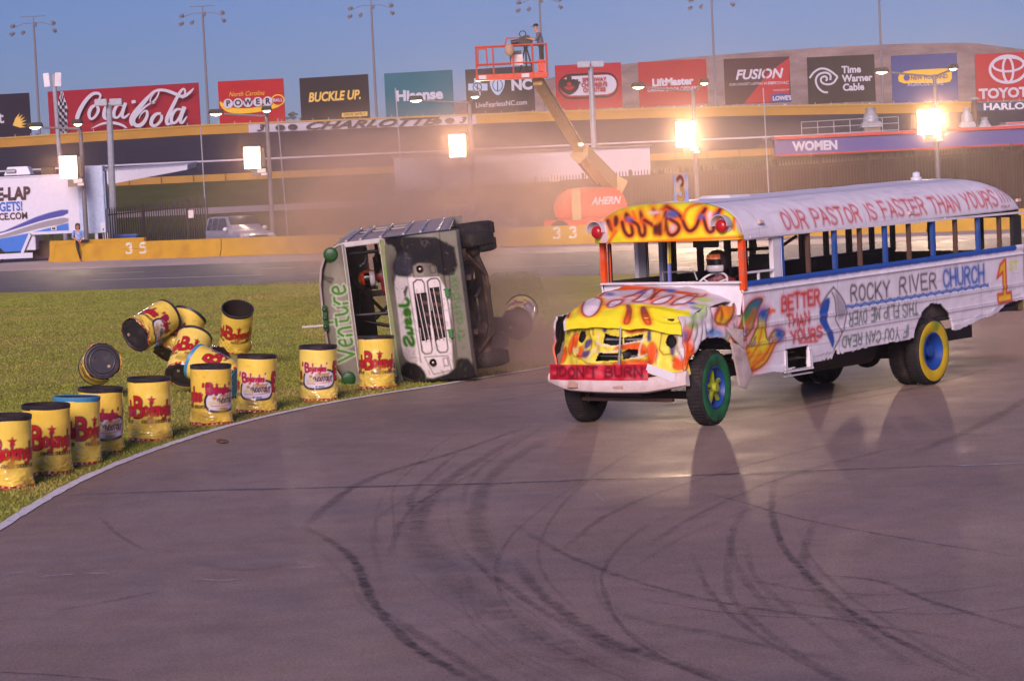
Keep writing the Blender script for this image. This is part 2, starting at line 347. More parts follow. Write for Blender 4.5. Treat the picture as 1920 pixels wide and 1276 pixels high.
EDGE = smooth_pts([(-5.0, 12), (-5.55, 20), (-5.74, 26), (-5.71, 29.1), (-5.61, 32), (-5.36, 34.6), (-4.95, 36.9), (-4.45, 39.1), (-3.83, 40.9), (-3.11, 42.5), (-2.33, 43.8), (-1.4, 45.0), (.65, 48.2), (3, 51.5), (7, 55.5), (14, 60), (40, 70), (120, 82)], 2)
PD = -.42
def pl(c, x): return c+PD*x
flat('infield_grass', EDGE+[(120, pl(87.5, 120)+20), (30, pl(87.5, 30)), (-90, pl(87.5, -90)), (-90, 12)], 0.0, grass_m)
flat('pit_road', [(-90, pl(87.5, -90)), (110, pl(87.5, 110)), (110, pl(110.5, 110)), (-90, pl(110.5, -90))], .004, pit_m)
flat('concrete_apron', [(-90, pl(110.5, -90)), (110, pl(110.5, 110)), (110, pl(145, 110)), (-90, pl(145, -90))], .008, conc_m)
line_m = mm('line_paint', (232, 222, 228), .7, bump=.3, bscale=60, var=.1, dirt=((120, 110, 116), 9, .4))
def ribbon(name, pts, w, m, z, alpha=None, jag=0, kind='structure', taper=False):
    p = np.array(pts, float); t = np.gradient(p, axis=0); t /= np.linalg.norm(t, axis=1)[:, None]+1e-9; nrm = np.c_[-t[:, 1], t[:, 0]]
    lanes = [-.5, -.2, .2, .5] if alpha is not None else [-.5, .5]; k = len(lanes); n = len(p); vs = []
    for i in range(n):
        ww = w*(1+jag*random.uniform(-1, 1)); o = jag*w*.4*random.uniform(-1, 1)
        for a in lanes: q = p[i]+nrm[i]*(a*ww+o); vs.append((q[0], q[1], z))
    fs = [(i*k+j, i*k+j+1, (i+1)*k+j+1, (i+1)*k+j) for i in range(n-1) for j in range(k-1)]
    b = MB(); b.add(vs, fs, m); o = b.build(name); tag(o, kind=kind)
    if alpha is not None:
        at = o.data.color_attributes.new('Alpha', 'FLOAT_COLOR', 'POINT'); q = []
        for i in range(n):
            e = min(1, 4*min(i, n-1-i)/n)*alpha*random.uniform(.7, 1.15)
            for j in range(k): v = 0 if j in (0, k-1) else e; q += [v, v, v, 1]
        at.data.foreach_set('color', q)
    return o
ep = [p for p in EDGE if 15 < p[1] < 66]; dens = []
for a, b in zip(ep[:-1], ep[1:]):
    n = max(1, int(math.dist(a, b)/.18)); dens += [(a[0]+(b[0]-a[0])*i/n, a[1]+(b[1]-a[1])*i/n) for i in range(n)]
ribbon('edge_line', [(x+.06, y-.03) for x, y in dens], .15, line_m, .006, jag=.14)
def pit_line(x0, x1, c, w=.14): ribbon('pit_road_marking', [(x, pl(c, x)) for x in np.linspace(x0, x1, 8)], w, line_m, .010, jag=.05)
pit_line(-16.2, -9.3, 96.3, .22); pit_line(-7.5, 2.8, 96.3, .22); pit_line(5, 12, 96.3, .22); pit_line(14, 24, 96.3, .22)
pit_line(-20.5, -18, 111, .3); pit_line(-17, -15, 103.6, .2); pit_line(-10, -8.6, 103, .25)
def tape_m(name, rgb, rough=.8):
    m = mat(name, rgb, rough, 0, .2, 20); n = m.node_tree; N = n.nodes; L = n.links
    a = N.new('ShaderNodeAttribute'); a.attribute_name = 'Alpha'; tr = N.new('ShaderNodeBsdfTransparent'); mx = N.new('ShaderNodeMixShader')
    tc = N.new('ShaderNodeTexCoord'); no = N.new('ShaderNodeTexNoise'); no.inputs['Scale'].default_value = 6; no.inputs['Detail'].default_value = 8; L.new(tc.outputs['Object'], no.inputs[0])
    r = N.new('ShaderNodeMapRange'); r.inputs[1].default_value = .35; r.inputs[2].default_value = .6; r.inputs[3].default_value = .35; L.new(no.outputs[0], r.inputs[0])
    k = N.new('ShaderNodeMath'); k.operation = 'MULTIPLY'; L.new(a.outputs[0], k.inputs[0]); L.new(r.outputs[0], k.inputs[1])
    out = N['Material Output']; p = N['Principled BSDF']; L.new(k.outputs[0], mx.inputs[0]); L.new(tr.outputs[0], mx.inputs[1]); L.new(p.outputs[0], mx.inputs[2]); L.new(mx.outputs[0], out.inputs[0])
    return m
skid_m = tape_m('tyre_rubber_mark', (34, 29, 34), .7); seal_m = tape_m('asphalt_sealer', (46, 46, 66), .35); chalk_m = tape_m('scrape_mark', (210, 205, 212))
c7 = lambda a, b: (a/2, 800+b/2)
c8 = lambda a, b: (960+a/2, 700+b/2)
def skid(pts, w, alpha, m=None, z=.002):
    q = smooth_pts([tuple(G(*p)[:2]) for p in pts], 3); ribbon('skid_mark', q, w*.75, m or skid_m, z, alpha, jag=.25)
for f, pts, w, al in [(c7, [(1130, 370), (1270, 440), (1340, 510), (1370, 600), (1420, 690), (1500, 780), (1600, 860), (1720, 920), (1850, 990)], .16, .8),
    (c7, [(1555, 230), (1540, 380), (1640, 500), (1720, 600), (1920, 720), (2120, 850), (2320, 930), (2520, 1000)], .6, .3),
    (c8, [(0, 690), (60, 780), (160, 870), (250, 940), (400, 1020), (560, 1070), (700, 1120), (900, 1190)], .22, .6),
    (c8, [(990, 380), (970, 480), (980, 570), (1020, 660), (1100, 750), (1200, 840), (1320, 930), (1450, 1000), (1600, 1080), (1780, 1160)], .14, .65),
    (c8, [(700, 440), (880, 485), (1000, 525), (1200, 570), (1400, 605), (1600, 640), (1920, 690)], .1, .5),
    (c8, [(1150, 755), (1380, 770), (1480, 820), (1650, 880), (1960, 965)], .13, .5),
    (c8, [(0, 560), (100, 620), (200, 680), (350, 740), (600, 820), (900, 880), (1150, 910), (1400, 950), (1760, 1010)], .14, .45),
    (c8, [(350, 870), (500, 930), (700, 960), (900, 1010), (1300, 1090)], .2, .3), (c7, [(380, 340), (430, 400), (540, 460)], .1, .35), (c7, [(-60, 915), (200, 928), (480, 955)], .09, .55),
    (c7, [(200, 690), (400, 655), (620, 610)], .14, .35), (c7, [(2000, -10), (1700, 100), (1400, 180), (1250, 270), (1150, 370)], .22, .5), (c7, [(1980, 20), (1750, 150), (1650, 220), (1590, 300), (1560, 400)], .3, .4),
    (c7, [(2060, 40), (1850, 160), (1780, 300), (1790, 420), (1900, 560)], .35, .35), (c8, [(-160, 60), (60, 40), (240, 20)], .2, .4), (c8, [(-100, 110), (120, 75), (300, 40)], .15, .4), (c7, [(1120, 510), (900, 545), (700, 500)], .3, .2),
    (c8, [(1050, 120), (1300, 70), (1600, 20)], .3, .4), (c8, [(900, 170), (1200, 110), (1500, 60), (1800, -20)], .25, .4), (c8, [(1500, 300), (1750, 200), (1990, 60)], .3, .35)]:
    skid([f(*p) for p in pts], w, al*.62)
fam = [[(1555, 230), (1540, 380), (1640, 500), (1720, 600), (1920, 720), (2120, 850), (2320, 930), (2600, 1030)], [(1900, 60), (1750, 150), (1650, 220), (1590, 300), (1560, 400), (1620, 560)], [(2500, 100), (2150, 300), (1960, 480), (1990, 640), (2160, 800), (2500, 960), (2900, 1090)], [(2900, 280), (2860, 420), (2900, 560), (3060, 700), (3300, 860), (3700, 1040)], [(3300, 60), (2800, 180), (2400, 330), (2200, 480)], [(3800, 560), (3300, 640), (2900, 640), (2500, 560)]]
for k in range(34):
    f = fam[k % len(fam)]; ox, oy = random.uniform(-330, 330), random.uniform(-90, 90); i0 = random.randint(0, max(0, len(f)-5)); n = random.randint(4, len(f))
    skid([c7(a+ox+random.uniform(-25, 25), b_+oy+random.uniform(-12, 12)) for a, b_ in f[i0:i0+n]], random.uniform(.04, .18), random.uniform(.07, .26))
skid([(115, 928), (300, 921), (500, 916), (760, 910), (960, 905), (1200, 895), (1440, 885), (1640, 878), (1930, 867)], .22, .75, seal_m, .003)
skid([(1780, 873), (1850, 871), (1940, 867)], .14, .6, chalk_m, .004)
for pts in [[(20, 549), (90, 546)], [(160, 559), (280, 552)], [(310, 548), (400, 550)], [(740, 568), (830, 578), (910, 569)], [(1085, 531), (1190, 525)]]: skid([c7(*p) for p in pts], .07, .6, chalk_m, .004)
for pts in [[(300, 430), (330, 470), (360, 485)], [(470, 548), (520, 560)]]: skid([c8(*p) for p in pts], .03, .5, chalk_m, .004)

# short mown grass: real blades over the near infield
def blades(name, n, x0, x1, y0, y1, hgt, m):
    pts = []; E = np.array(EDGE)
    x = RNG.uniform(x0, x1, n*2); y = y0+(y1-y0)*RNG.rand(n*2)**1.7; ex = np.interp(y, E[:, 1], E[:, 0]); ok = x < ex+.05-RNG.rand(n*2)**.5*.12
    x, y = x[ok][:n], y[ok][:n]; k = len(x); h = hgt*RNG.uniform(.5, 1.3, k); a = RNG.uniform(0, PI, k); w = .012+.01*RNG.rand(k)
    lx = RNG.normal(0, .4, k)*h; ly = RNG.normal(0, .4, k)*h
    V = np.zeros((k, 3, 3)); V[:, 0] = np.c_[x-np.cos(a)*w, y-np.sin(a)*w, 0*x]; V[:, 1] = np.c_[x+np.cos(a)*w, y+np.sin(a)*w, 0*x]; V[:, 2] = np.c_[x+lx, y+ly, h]
    me = bpy.data.meshes.new(name); me.from_pydata(V.reshape(-1, 3).tolist(), [], np.arange(3*k).reshape(-1, 3).tolist()); me.materials.append(m)
    return tag(link(bpy.data.objects.new(name, me)), kind='stuff')
blade_m = mm('grass_blade', (138, 144, 66), .9, var=.3, scale=1.5, spec=.1, dirt=((172, 146, 92), .3, .85))
blades('grass', 210000, -21, 1, 27, 92, .036, blade_m)

# ground rising behind the pit fence, the low wall, the banked turn and its top wall
X_R = [-90, -56, -34, -2, 14, 27, 45, 75, 110]; Z_R = [8.0, 8.35, 8.75, 8.5, 8.3, 8.0, 7.45, 6.8, 6.2]
zr = lambda x: float(np.interp(x, X_R, Z_R))
b = MB(); b.sheet(lambda u, v: (-100+u*220, 146+v*54, .0+3.55*v**1.2), 40, 8, slope_m); tag(b.build('grass_slope'), kind='structure')
b = MB(); b.sheet(lambda u, v: (-100+u*220, 172+v*5, .0+3.55*((26+v*5)/54)**1.2+.02), 30, 2, conc_m); tag(b.build('service_road'), kind='structure')
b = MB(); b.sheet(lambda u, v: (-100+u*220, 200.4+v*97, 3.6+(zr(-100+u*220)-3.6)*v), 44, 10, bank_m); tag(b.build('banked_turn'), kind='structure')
def blk(b, x0, x1, Y, z0, z1, th, m, n=1):
    for i in range(n):
        a, c = x0+(x1-x0)*i/n, x0+(x1-x0)*(i+1)/n; za, zc = z0(a), z0(c)
        vs = [(a, Y, za), (c, Y, zc), (c, Y, zc+z1), (a, Y, za+z1), (a, Y+th, za), (c, Y+th, zc), (c, Y+th, zc+z1), (a, Y+th, za+z1)]
        b.add(vs, [(0, 1, 2, 3), (5, 4, 7, 6), (3, 2, 6, 7), (1, 0, 4, 5), (0, 3, 7, 4), (1, 5, 6, 2)], m)
yel2 = mm('faded_yellow_wall', (176, 126, 30), .7, var=.12, scale=.4); yel3 = mm('low_wall_yellow', (168, 122, 48), .7, var=.15, scale=.3); wht2 = mm('white_wall_section', (186, 176, 192), .7, var=.08, scale=.5); blk2 = mm('painted_black_letter', (34, 28, 40), .7)
b = MB(); k3 = lambda x: 3.55
blk(b, -100, 115, 199.6, k3, .52, .5, yel3, 60)
for x in np.arange(-100, 115, 2.4): b.box((x, 199.5, 3.8), (.06, .1, .56), mm('wall_joint', (130, 90, 50), .8))
tag(b.build('trackside_wall'), 'low faded yellow wall along the foot of the banked turn', 'wall')
b = MB(); blk(b, -100, 115, 250, lambda x: 3.6+(zr(x)-3.6)*.30-(.0), .14, .2, wht2, 50); b2 = b.build('inside_lane_line'); tag(b2, kind='structure'); b2.location = (0, -19, 0.1)
b = MB(); xa, xb = A(505, 240, 298)[0], A(893, 230, 298)[0]; xc = A(466, 240, 298)[0]
blk(b, -100, xc, 298, zr, .95, .6, yel2, 20); blk(b, xc, xb, 298, zr, .95, .6, wht2, 10); blk(b, xb, 52.3, 298, zr, .95, .6, yel2, 20); blk(b, 52.3, 115, 298, zr, .95, .6, mm('navy_wall_banner', (36, 44, 84), .7), 12)
blk(b, -100, 52.3, 297.9, lambda x: zr(x)+.96, .16, .75, mm('wall_cap', (186, 146, 66), .7), 30)
for txt, px, py, sz, sh in [('CHARLOTTE', 690, 236, 1.15, .45), ('3', 487, 246, 1.0, .4), ('3', 866, 228, .9, .4)]:
    p = A(px, py, 297.8); s1 = (zr(p[0]+2)-zr(p[0]-2))/4
    b.text(txt, blk2, frame((p[0], 297.85, zr(p[0])+.45), (1, 0, s1), (0, 0, 1)), sz, offset=.035, shear=sh, sx=2.2 if len(txt) > 1 else 1.5)
for px in (537, 832):
    p = A(px, 240, 297.8)
    for dx in (-.7, .7): b.prism([(dx+.55*math.cos(t), .32*math.sin(t)) for t in np.linspace(0, 2*PI, 13)[:-1]], .05, blk2, frame((p[0], 297.85, zr(p[0])+.45), (1, 0, 0), (0, 0, 1)))
p = A(1880, 203, 297.8); p = A(1903, 203, 297.8); b.text('HARLOTTE', mm('white_letter', (215, 210, 215), .6), frame((p[0], 297.85, zr(p[0])+.46), (1, 0, -.018), (0, 0, 1)), 1.0, offset=.04, sx=1.4)
for x in np.arange(-70, 100, 1.75): b.box((x, 298.2, zr(x)+1.2), (.07, .07, .34), galv)
tag(b.build('retaining_wall'), 'long yellow and white wall along the top of the banked turn', 'wall')
b = MB(); hp = [(640, 262), (760, 222), (860, 190), (960, 172), (1010, 152), (1030, 147), (1165, 121), (1300, 107), (1440, 96), (1560, 88), (1700, 82), (1820, 80), (1850, 84), (1960, 98), (2100, 112), (2400, 140)]
hx = [A(x, y, 420)[0] for x, y in hp]; hz = [A(x, y, 420)[2] for x, y in hp]
b.sheet(lambda u, v: (lambda x: (x, 345+v*75, 2+(np.interp(x, hx, hz)-2)*(v**1.6)+.25*vnoise(x, v*40, 6, 3)*(v < .99)))(hx[0]+u*(hx[-1]-hx[0])), 90, 14, dirt_m)
b.sheet(lambda u, v: (lambda x: (x, 420+v*120, np.interp(x, hx, hz)*(1-v)))(hx[0]+u*(hx[-1]-hx[0])), 40, 3, dirt_m); tag(b.build('hill'), kind='structure')
leaf_m = mm('far_leaves', (74, 86, 84), .9, var=.3, scale=.2)
v = []; f = []
for i in range(16000):
    x = RNG.uniform(-130, 30); Y = RNG.uniform(560, 640); hb = 13.5+3.5*float(vnoise(x, Y, 9, 5))+2.5*float(vnoise(x, 0, 23, 6)); z = hb*RNG.rand()**.5; r = RNG.uniform(.5, 1.1)
    n = RNG.normal(size=3); n /= np.linalg.norm(n); t = np.cross(n, [.3, .5, .8]); t /= np.linalg.norm(t); u = np.cross(n, t); k = len(v); c = np.array([x, Y, z])
    v += [c-t*r, c+u*r*.6, c+t*r, c-u*r*.6]; f.append((k, k+1, k+2, k+3))
b = MB(); b.add(v, f, leaf_m); tag(b.build('distant_woods'), kind='stuff')
# ================================================================== barrels
VY = (246, 210, 88)
def star(cx, cy, r): return [(cx+(r if i % 2 == 0 else r*.45)*math.cos(PI/2+i*PI/5), cy+(r if i % 2 == 0 else r*.45)*math.sin(PI/2+i*PI/5)) for i in range(10)]
CIRC = 2*PI*.305
def wrap_canvas(kind, vy=VY):
    c = Canvas(0, CIRC, 0, .82, .0095, vy); red = (190, 28, 40); drk = (70, 20, 34)
    def script(x, y, h, w, cl, ol):
        for wd, col in ((w*1.6, ol), (w, cl)):
            c.text('B', x, y, h*1.25, wd*1.5, col, .004, sx=.95, slant=-.12)
            c.text('ojangles', x+h*.72, y+h*.1, h*.95, wd, col, .004, sx=.74, slope=-.02, gap=.12)
            c.text("'", x+h*3.35, y+h*.5, h*.8, wd*.8, col, .004)
            c.poly(star(x+h*1.28, y+h*1.12, h*.26*(1.25 if wd > w else 1)), col, .004)
    def logoA(x):
        script(x, .35, .205, .033, red, drk)
        c.text('FAMOUS CHICKEN N BISCUITS', x+.12, .255, .04, .013, (60, 40, 30), .004, width=.6)
    def logoB(x):
        ov = smooth_pts([(x-.02, .40), (x-.01, .26), (x+.10, .195), (x+.36, .20), (x+.52, .24), (x+.56, .38), (x+.51, .49), (x+.3, .51), (x+.06, .50)], 3, True)
        c.poly(ov, (225, 215, 225), .004); c.stroke(ov+[ov[0]], .036, (36, 24, 56), .004); c.stroke(smooth_pts([(x+.07, .285), (x+.3, .285), (x+.5, .32)], 2), .012, (214, 60, 60), .004)
        script(x+.03, .475, .11, .027, (168, 24, 66), (240, 205, 190) if kind else (90, 20, 60))
        c.text('summer', x+.2, .40, .075, .014, (170, 120, 50), .004, sx=.8, slant=.3, width=.25, slope=.04)
        c.text('SHOOTOUT', x+.16, .315, .07, .02, (80, 44, 36), .004, slant=.25, width=.33, slope=.04)
        for k in range(3): c.ell(x+.07+.05*k, .325+.012*(k % 2), .035, .03, (214, 196, 150)); 
        c.ell(x+.13, .40, .035, .028, (196, 140, 60)); c.rect(x+.2, x+.36, .222, .252, (190, 196, 224)); c.text('BY MAACO', x+.215, .228, .02, .006, (40, 50, 110), .003, width=.13)
    logoA(.02); logoB(.76); logoA(1.33)
    c.rect(0, CIRC, 0, .042, (176, 24, 30))
    for x in np.arange(0, CIRC, .075): c.ell(x+random.uniform(0, .03), .02+random.uniform(-.008, .01), .015, .012, (222, 200, 160))
    for _ in range(46):                         # scuffs and grime on the wrap
        x, y = random.uniform(0, CIRC), random.uniform(.05, .8); c.stroke([(x, y), (x+random.uniform(-.08, .08), y+random.uniform(-.06, .06))], random.uniform(.004, .012), random.choice([(120, 96, 40), (90, 70, 40), (240, 214, 120)]), .008, random.uniform(.15, .6))
    for _ in range(7): c.ell(random.uniform(0, CIRC), random.uniform(.03, .3), random.uniform(.04, .1), random.uniform(.02, .06), (176, 136, 50), .07)
    return c
WRAPS = [wrap_canvas(0), wrap_canvas(1), wrap_canvas(0, (240, 200, 78)), wrap_canvas(1, (248, 216, 104))]
rimb = mm('black_plastic', (44, 40, 50), .42, bump=.1, dirt=((110, 90, 80), 5, .35)); rimu = mm('blue_plastic', (70, 140, 184), .4, bump=.1); drumi = mm('drum_inside', (40, 28, 26), .8)
def make_barrel(rim, wv, seed):
    root = empty('barrel')
    b = MB(); b.lathe([(.001, .012), (.25, .012), (.265, .0), (.296, .004), (.298, .3), (.298, .82), (.310, .84), (.313, .885), (.30, .893), (.285, .885), (.282, .3), (.28, .03), (.001, .03)], rim, 40, mts=[rim]*9+[drumi]*3)
    b.cyl((.14, 0, .013), (.14, 0, -.006), .028, mm('bung_cap', (170, 150, 120), .5)); b.cyl((-.15, .02, .013), (-.15, .02, -.004), .022, rim)
    b.lathe([(.2, -.002), (.21, -.006), (.22, -.002)], rim, 40)
    b.build('drum', root)
    nu, nv = 192, 86; U, V = np.meshgrid(np.arange(nu)/nu*CIRC, np.linspace(0, .838, nv)); th = U/.305
    low = np.clip((.34-V)/.3, 0, 1)**1.1; r = .304+.0015*vnoise(U, V, .2, seed)+low*(.028*vnoise(U*1.2+V*.9, V*1.1-U*.3, .13, seed+1)+.011*vnoise(U, V*2.5, .05, seed+2)+.010)
    r = np.maximum(r, .3035+.004*low); r += .006*vnoise(U*.6, V*1.4, .16, seed+3)*(1-low); Z = V+.004+.012*low*vnoise(U, U*0, .12, seed+4)
    P = np.stack([r*np.cos(th), r*np.sin(th), Z], -1)
    gridobj('wrap', P, WRAPS[(wv+2*(seed//7)) % 4].sample(U, V), VINYL, root, wrap=True)
    return root
def orient(root, px, py, Y, axis, spin, centre=False, z0=None):
    """axis given as (right, up, away) seen from the camera"""
    ax = np.array(axis, float); ax /= np.linalg.norm(ax); p = A(px, py, Y) if z0 is None else np.array([*(G(px, py, z0)[:2]+np.array([0, .27])), z0])
    Rm = rotz(ax[[0, 2, 1]]); cs, sn = math.cos(spin), math.sin(spin); Rm = Rm@np.array([[cs, -sn, 0], [sn, cs, 0], [0, 0, 1]])
    if centre: p = p-Rm@np.array([0, 0, .45])
    T = np.eye(4); T[:3, :3] = Rm; T[:3, 3] = p; return place(root, T)
# logo facing the camera: direction -Y is angle 3pi/2; logo A centred at u=.33 m, logo B at u=.98 m
def spin_for(u): return 1.5*PI-u/.305
UP = [(8, 917, rimb, 0, .16, (.03, 1, 0), 'yellow wrapped barrel cut off by the left edge, nearest in the kerb row'),
      (82, 891, rimb, 0, .16, (.035, 1, 0), 'yellow barrel with black rim and crumpled hem, second from the left edge'),
      (138, 873, rimu, 0, -.03, (.05, 1, .02), 'standing yellow barrel with the light blue rim, half hidden in the kerb row'),
      (184, 851, rimb, 0, .86, (.05, 1, 0), 'yellow barrel with oval event logo right behind the blue rimmed barrel'),
      (277, 827, rimb, 0, .21, (.03, 1, .01), 'yellow barrel with big red script and red hem standing alone on the grass'),
      (394, 797, rimb, 0, .81, (.03, 1, 0), 'yellow barrel with oval logo on its right half, just below the tumbling barrels'),
      (478, 774, rimb, 1, 1.0, (.06, 1, .01), 'yellow barrel with oval logo and wide black rim leaning beside the tumbling barrels'),
      (596, 752, rimb, 1, 1.0, (.03, 1, 0), 'yellow barrel with oval logo standing alone just left of the overturned bus'),
      (706, 730, rimb, 0, .21, (.02, 1, .04), 'yellow barrel with red script pressed against the front of the overturned bus')]
for i, (px, py, rim, wv, u, ax, lb) in enumerate(UP):
    r = make_barrel(rim, wv, i*7); orient(r, px, py, 0, ax, spin_for(u), z0=.003); tag(r, lb, 'barrel', 'barrels lining the track edge')
FLY = [(284, 610, 47, (.59, .34, .74), spin_for(1.0)+1.2, rimb, 'yellow barrel flying highest in the air, black bottom facing the camera on its left'),
       (186, 683, 45.6, (-.27, -.18, .95), 1.0, rimb, 'yellow barrel tipped on the grass showing its dark round bottom, left of the flying barrels'),
       (338, 628, 47.6, (.42, .8, .45), spin_for(.5), rimb, 'flying yellow barrel behind the cluster, its dark bottom at lower left'),
       (354, 667, 46, (.2, .7, .65), spin_for(.15), rimb, 'flying yellow barrel with blurred pink script at the front of the tumbling cluster'),
       (405, 695, 44.4, (-.75, .35, .35), .6, rimu, 'tumbling yellow barrel with blue rim peeping over the two leaning barrels'),
       (383, 676, 48.5, (-.6, .1, .79), 2.0, rimb, 'yellow barrel mostly hidden behind the tumbling cluster, dark red rim showing'),
       (443, 613, 51.5, (.16, .85, -.5), spin_for(.2), rimb, 'yellow barrel hovering upright with its open dark top tilted to the camera'),
       (974, 594, 50.5, (.12, .25, .95), 2.6, rimb, 'dust covered barrel rolling between the overturned bus and the flame painted bus')]
for i, (px, py, Y, ax, sp, rim, lb) in enumerate(FLY):
    r = make_barrel(rim, i % 2, 100+i*7); orient(r, px, py, Y, ax, sp, True); tag(r, lb, 'barrel', 'barrels knocked into the air')
b = MB()
for k in range(9):
    b.ball(G(416+random.uniform(-7, 7), 829+random.uniform(-2, 2))+np.array([0, 0, .02]), random.uniform(.02, .04), brownm, 5, (1.3, 1, .7))
tag(b.build('clod'), 'small dark clod of earth lying on the asphalt below the barrel row', 'debris')
# ================================================================== the flame painted school bus
B0 = np.array([1.794, 36.948, 0]); YAW = R(-128.8)
FWD = np.array([math.cos(YAW), math.sin(YAW), 0]); LFT = np.array([-math.sin(YAW), math.cos(YAW), 0])
bus = empty('school_bus', B0, YAW, 'white school bus painted with orange flames and red slogans, driving on four smoking wheels', 'bus')
def loc(P): P = P-B0; return np.array([P@FWD, P@LFT, P[2]])
def on_side(px, py, y=1.22): d = ray(px, py); o = CO-B0; return loc(CO+d*((y-o@LFT)/(d@LFT)))
def on_front(px, py, x): d = ray(px, py); o = CO-B0; return loc(CO+d*((x-o@FWD)/(d@FWD)))
k5 = lambda a, b: (1400+a/2.9, 320+b/2.9)
k4 = lambda a, b: (1010+a/2.775, 360+b/2.775)
k6 = lambda a, b: (1380+a/6.38, 520+b/6.38)
kc = lambda a, b: (1100+a/6, 360+b/6)
kh = lambda a, b: (1020+a/4.8, 520+b/4.8)
SH = lambda x: .0118*(-.9-x)                  # the body sits slightly nose down
WB = -5.97; HWB = 1.22
WHT = (234, 224, 234); ORG = (240, 92, 28); BRN = (96, 34, 26); YEL = (240, 224, 40); BLU = (40, 84, 170)
def sp(pts, f): return [(-q[0], q[2]-SH(q[0])) for q in (on_side(*f(*p)) for p in pts)]      # side canvas: u = -x, v = z
def flame_grad(lo, hi, c0, c1, c2):
    a, b_, c = lin(c0), lin(c1), lin(c2)
    def g(X, Y, d):
        t = np.clip((Y-lo)/(hi-lo), 0, 1)[..., None]
        return np.where(t < .5, a+(b_-a)*t*2, b_+(c-b_)*(t*2-1))
    return g
SIDEFL = []
sc = Canvas(.70, 9.0, .45, 1.90, .0125, WHT)
def flame(pts, col, f, k=2, soft=.012):
    SIDEFL.append((pts, col, f)); q = smooth_pts(sp(pts, f), k, True); sc.stroke(q+[q[0]], .13, ORG, .05, .55); sc.poly(q, col, soft); sc.stroke(q+[q[0]], .035, BRN, .016, .9)
flame([(930, 640), (960, 580), (1000, 540), (1075, 515), (1030, 580), (1015, 640), (985, 690), (920, 685)], flame_grad(1.2, 1.8, YEL, (226, 130, 30), (120, 70, 50)), k4)
flame([(985, 770), (1040, 720), (1070, 620), (1110, 560), (1175, 548), (1145, 600), (1120, 690), (1085, 755), (1010, 790)], flame_grad(1.12, 1.75, (240, 150, 40), (70, 130, 70), BLU), k4)
flame([(-60, 830), (60, 840), (150, 820), (200, 720), (250, 600), (270, 530), (265, 470), (300, 410), (380, 395), (412, 368), (365, 480), (345, 580), (360, 680), (380, 760), (440, 650), (480, 620), (600, 660), (540, 720), (470, 790), (420, 920), (340, 1060), (120, 1160), (-160, 1180), (-180, 900)], flame_grad(.55, 1.5, (236, 170, 40), YEL, (190, 190, 60)), k6)
for pts, w_ in (([(30, 1100), (150, 1000), (240, 860), (300, 700), (310, 600)], .045), ([(120, 1150), (280, 1020), (400, 860), (470, 740)], .05), ([(-40, 1000), (60, 940), (160, 900)], .06), ([(30, 700), (110, 620), (170, 500), (220, 400)], .03), ([(330, 980), (400, 860), (430, 760)], .03)):
    q = smooth_pts(sp(pts, k6), 2); sc.stroke(q, w_*2, ORG, .05, .55); sc.stroke(q, w_*.5, (190, 50, 24), .02, .7)
for pts in ([(160, 830), (215, 760), (240, 690), (225, 800)], [(60, 700), (120, 640), (130, 700)], [(380, 780), (420, 720), (450, 700), (420, 800)], [(-20, 880), (60, 850), (140, 845), (60, 890)]):
    q = smooth_pts(sp(pts, k6), 2, True); sc.poly(q, (226, 200, 204), .015); sc.stroke(q+[q[0]], .03, BRN, .014, .8)
for p, r in (((330, 440), .12), ((520, 680), .12), ((60, 650), .1)):
    u, v = sp([p], k6)[0]; sc.ell(u, v, r, r*.8, BLU, .07)
for pts in ([(-30, 900), (60, 880), (130, 860)], [(200, 1130), (220, 1000), (300, 900)], [(20, 760), (90, 800), (0, 850)]): sc.stroke(smooth_pts(sp(pts, k6), 2), .07, ORG, .04, .8)
sc.stroke(smooth_pts(sp([(935, 470), (905, 540), (925, 600), (900, 660)], k4), 2), .07, ORG, .04)
sc.stroke(sp([(410, 430), (430, 395), (465, 400)], k6), .05, ORG, .02)
# the blue and white fish
fish = smooth_pts(sp([(1080, 240), (1130, 250), (1110, 380), (1080, 460), (1100, 560), (1160, 670), (1185, 760), (1165, 865), (1120, 760), (1060, 640), (1000, 540), (990, 450), (1010, 330)], k6), 2, True)
sc.poly(fish, BLU, .015); sc.poly(smooth_pts(sp([(1165, 140), (1270, 260), (1320, 370), (1290, 500), (1200, 500), (1200, 300)], k6), 2, True), (170, 160, 170), .04)
for pts in ([(1165, 118), (1270, 240), (1325, 370), (1312, 520), (1260, 690), (1180, 860)], [(1165, 118), (1080, 220), (1000, 350)], [(1150, 180), (1190, 280), (1192, 420), (1180, 500), (1262, 650)]): sc.stroke(smooth_pts(sp(pts, k6), 2), .03, (70, 44, 50), .014, .9)
RED = (206, 52, 44); spray = lambda c, w: [(w*2.2, c, w*.9, .35), (w, c, w*.4, .95)]
sc.text('BETTER', 1.73, 1.43, .2, 0, RED, passes=spray(RED, .045), width=.98, jit=.08); sc.text('THAN', 1.84, 1.185, .15, 0, RED, passes=spray(RED, .035), width=.58, jit=.1)
sc.text('YOURS', 1.93, .955, .16, 0, RED, passes=spray(RED, .04), width=.8, jit=.12); sc.stroke([(2.15, .93), (2.62, .91)], .03, RED, .02)
sc.text('ROCKY', 3.58, 1.40, .23, 0, BRN, passes=spray((62, 40, 46), .028), width=1.1, jit=.04); sc.text('RIVER', 4.98, 1.41, .23, 0, BRN, passes=spray((62, 40, 46), .028), width=1.08, jit=.04)
sc.text('CHURCH', 6.3, 1.405, .25, 0, BLU, passes=spray((44, 96, 180), .045), width=1.28, jit=.03)
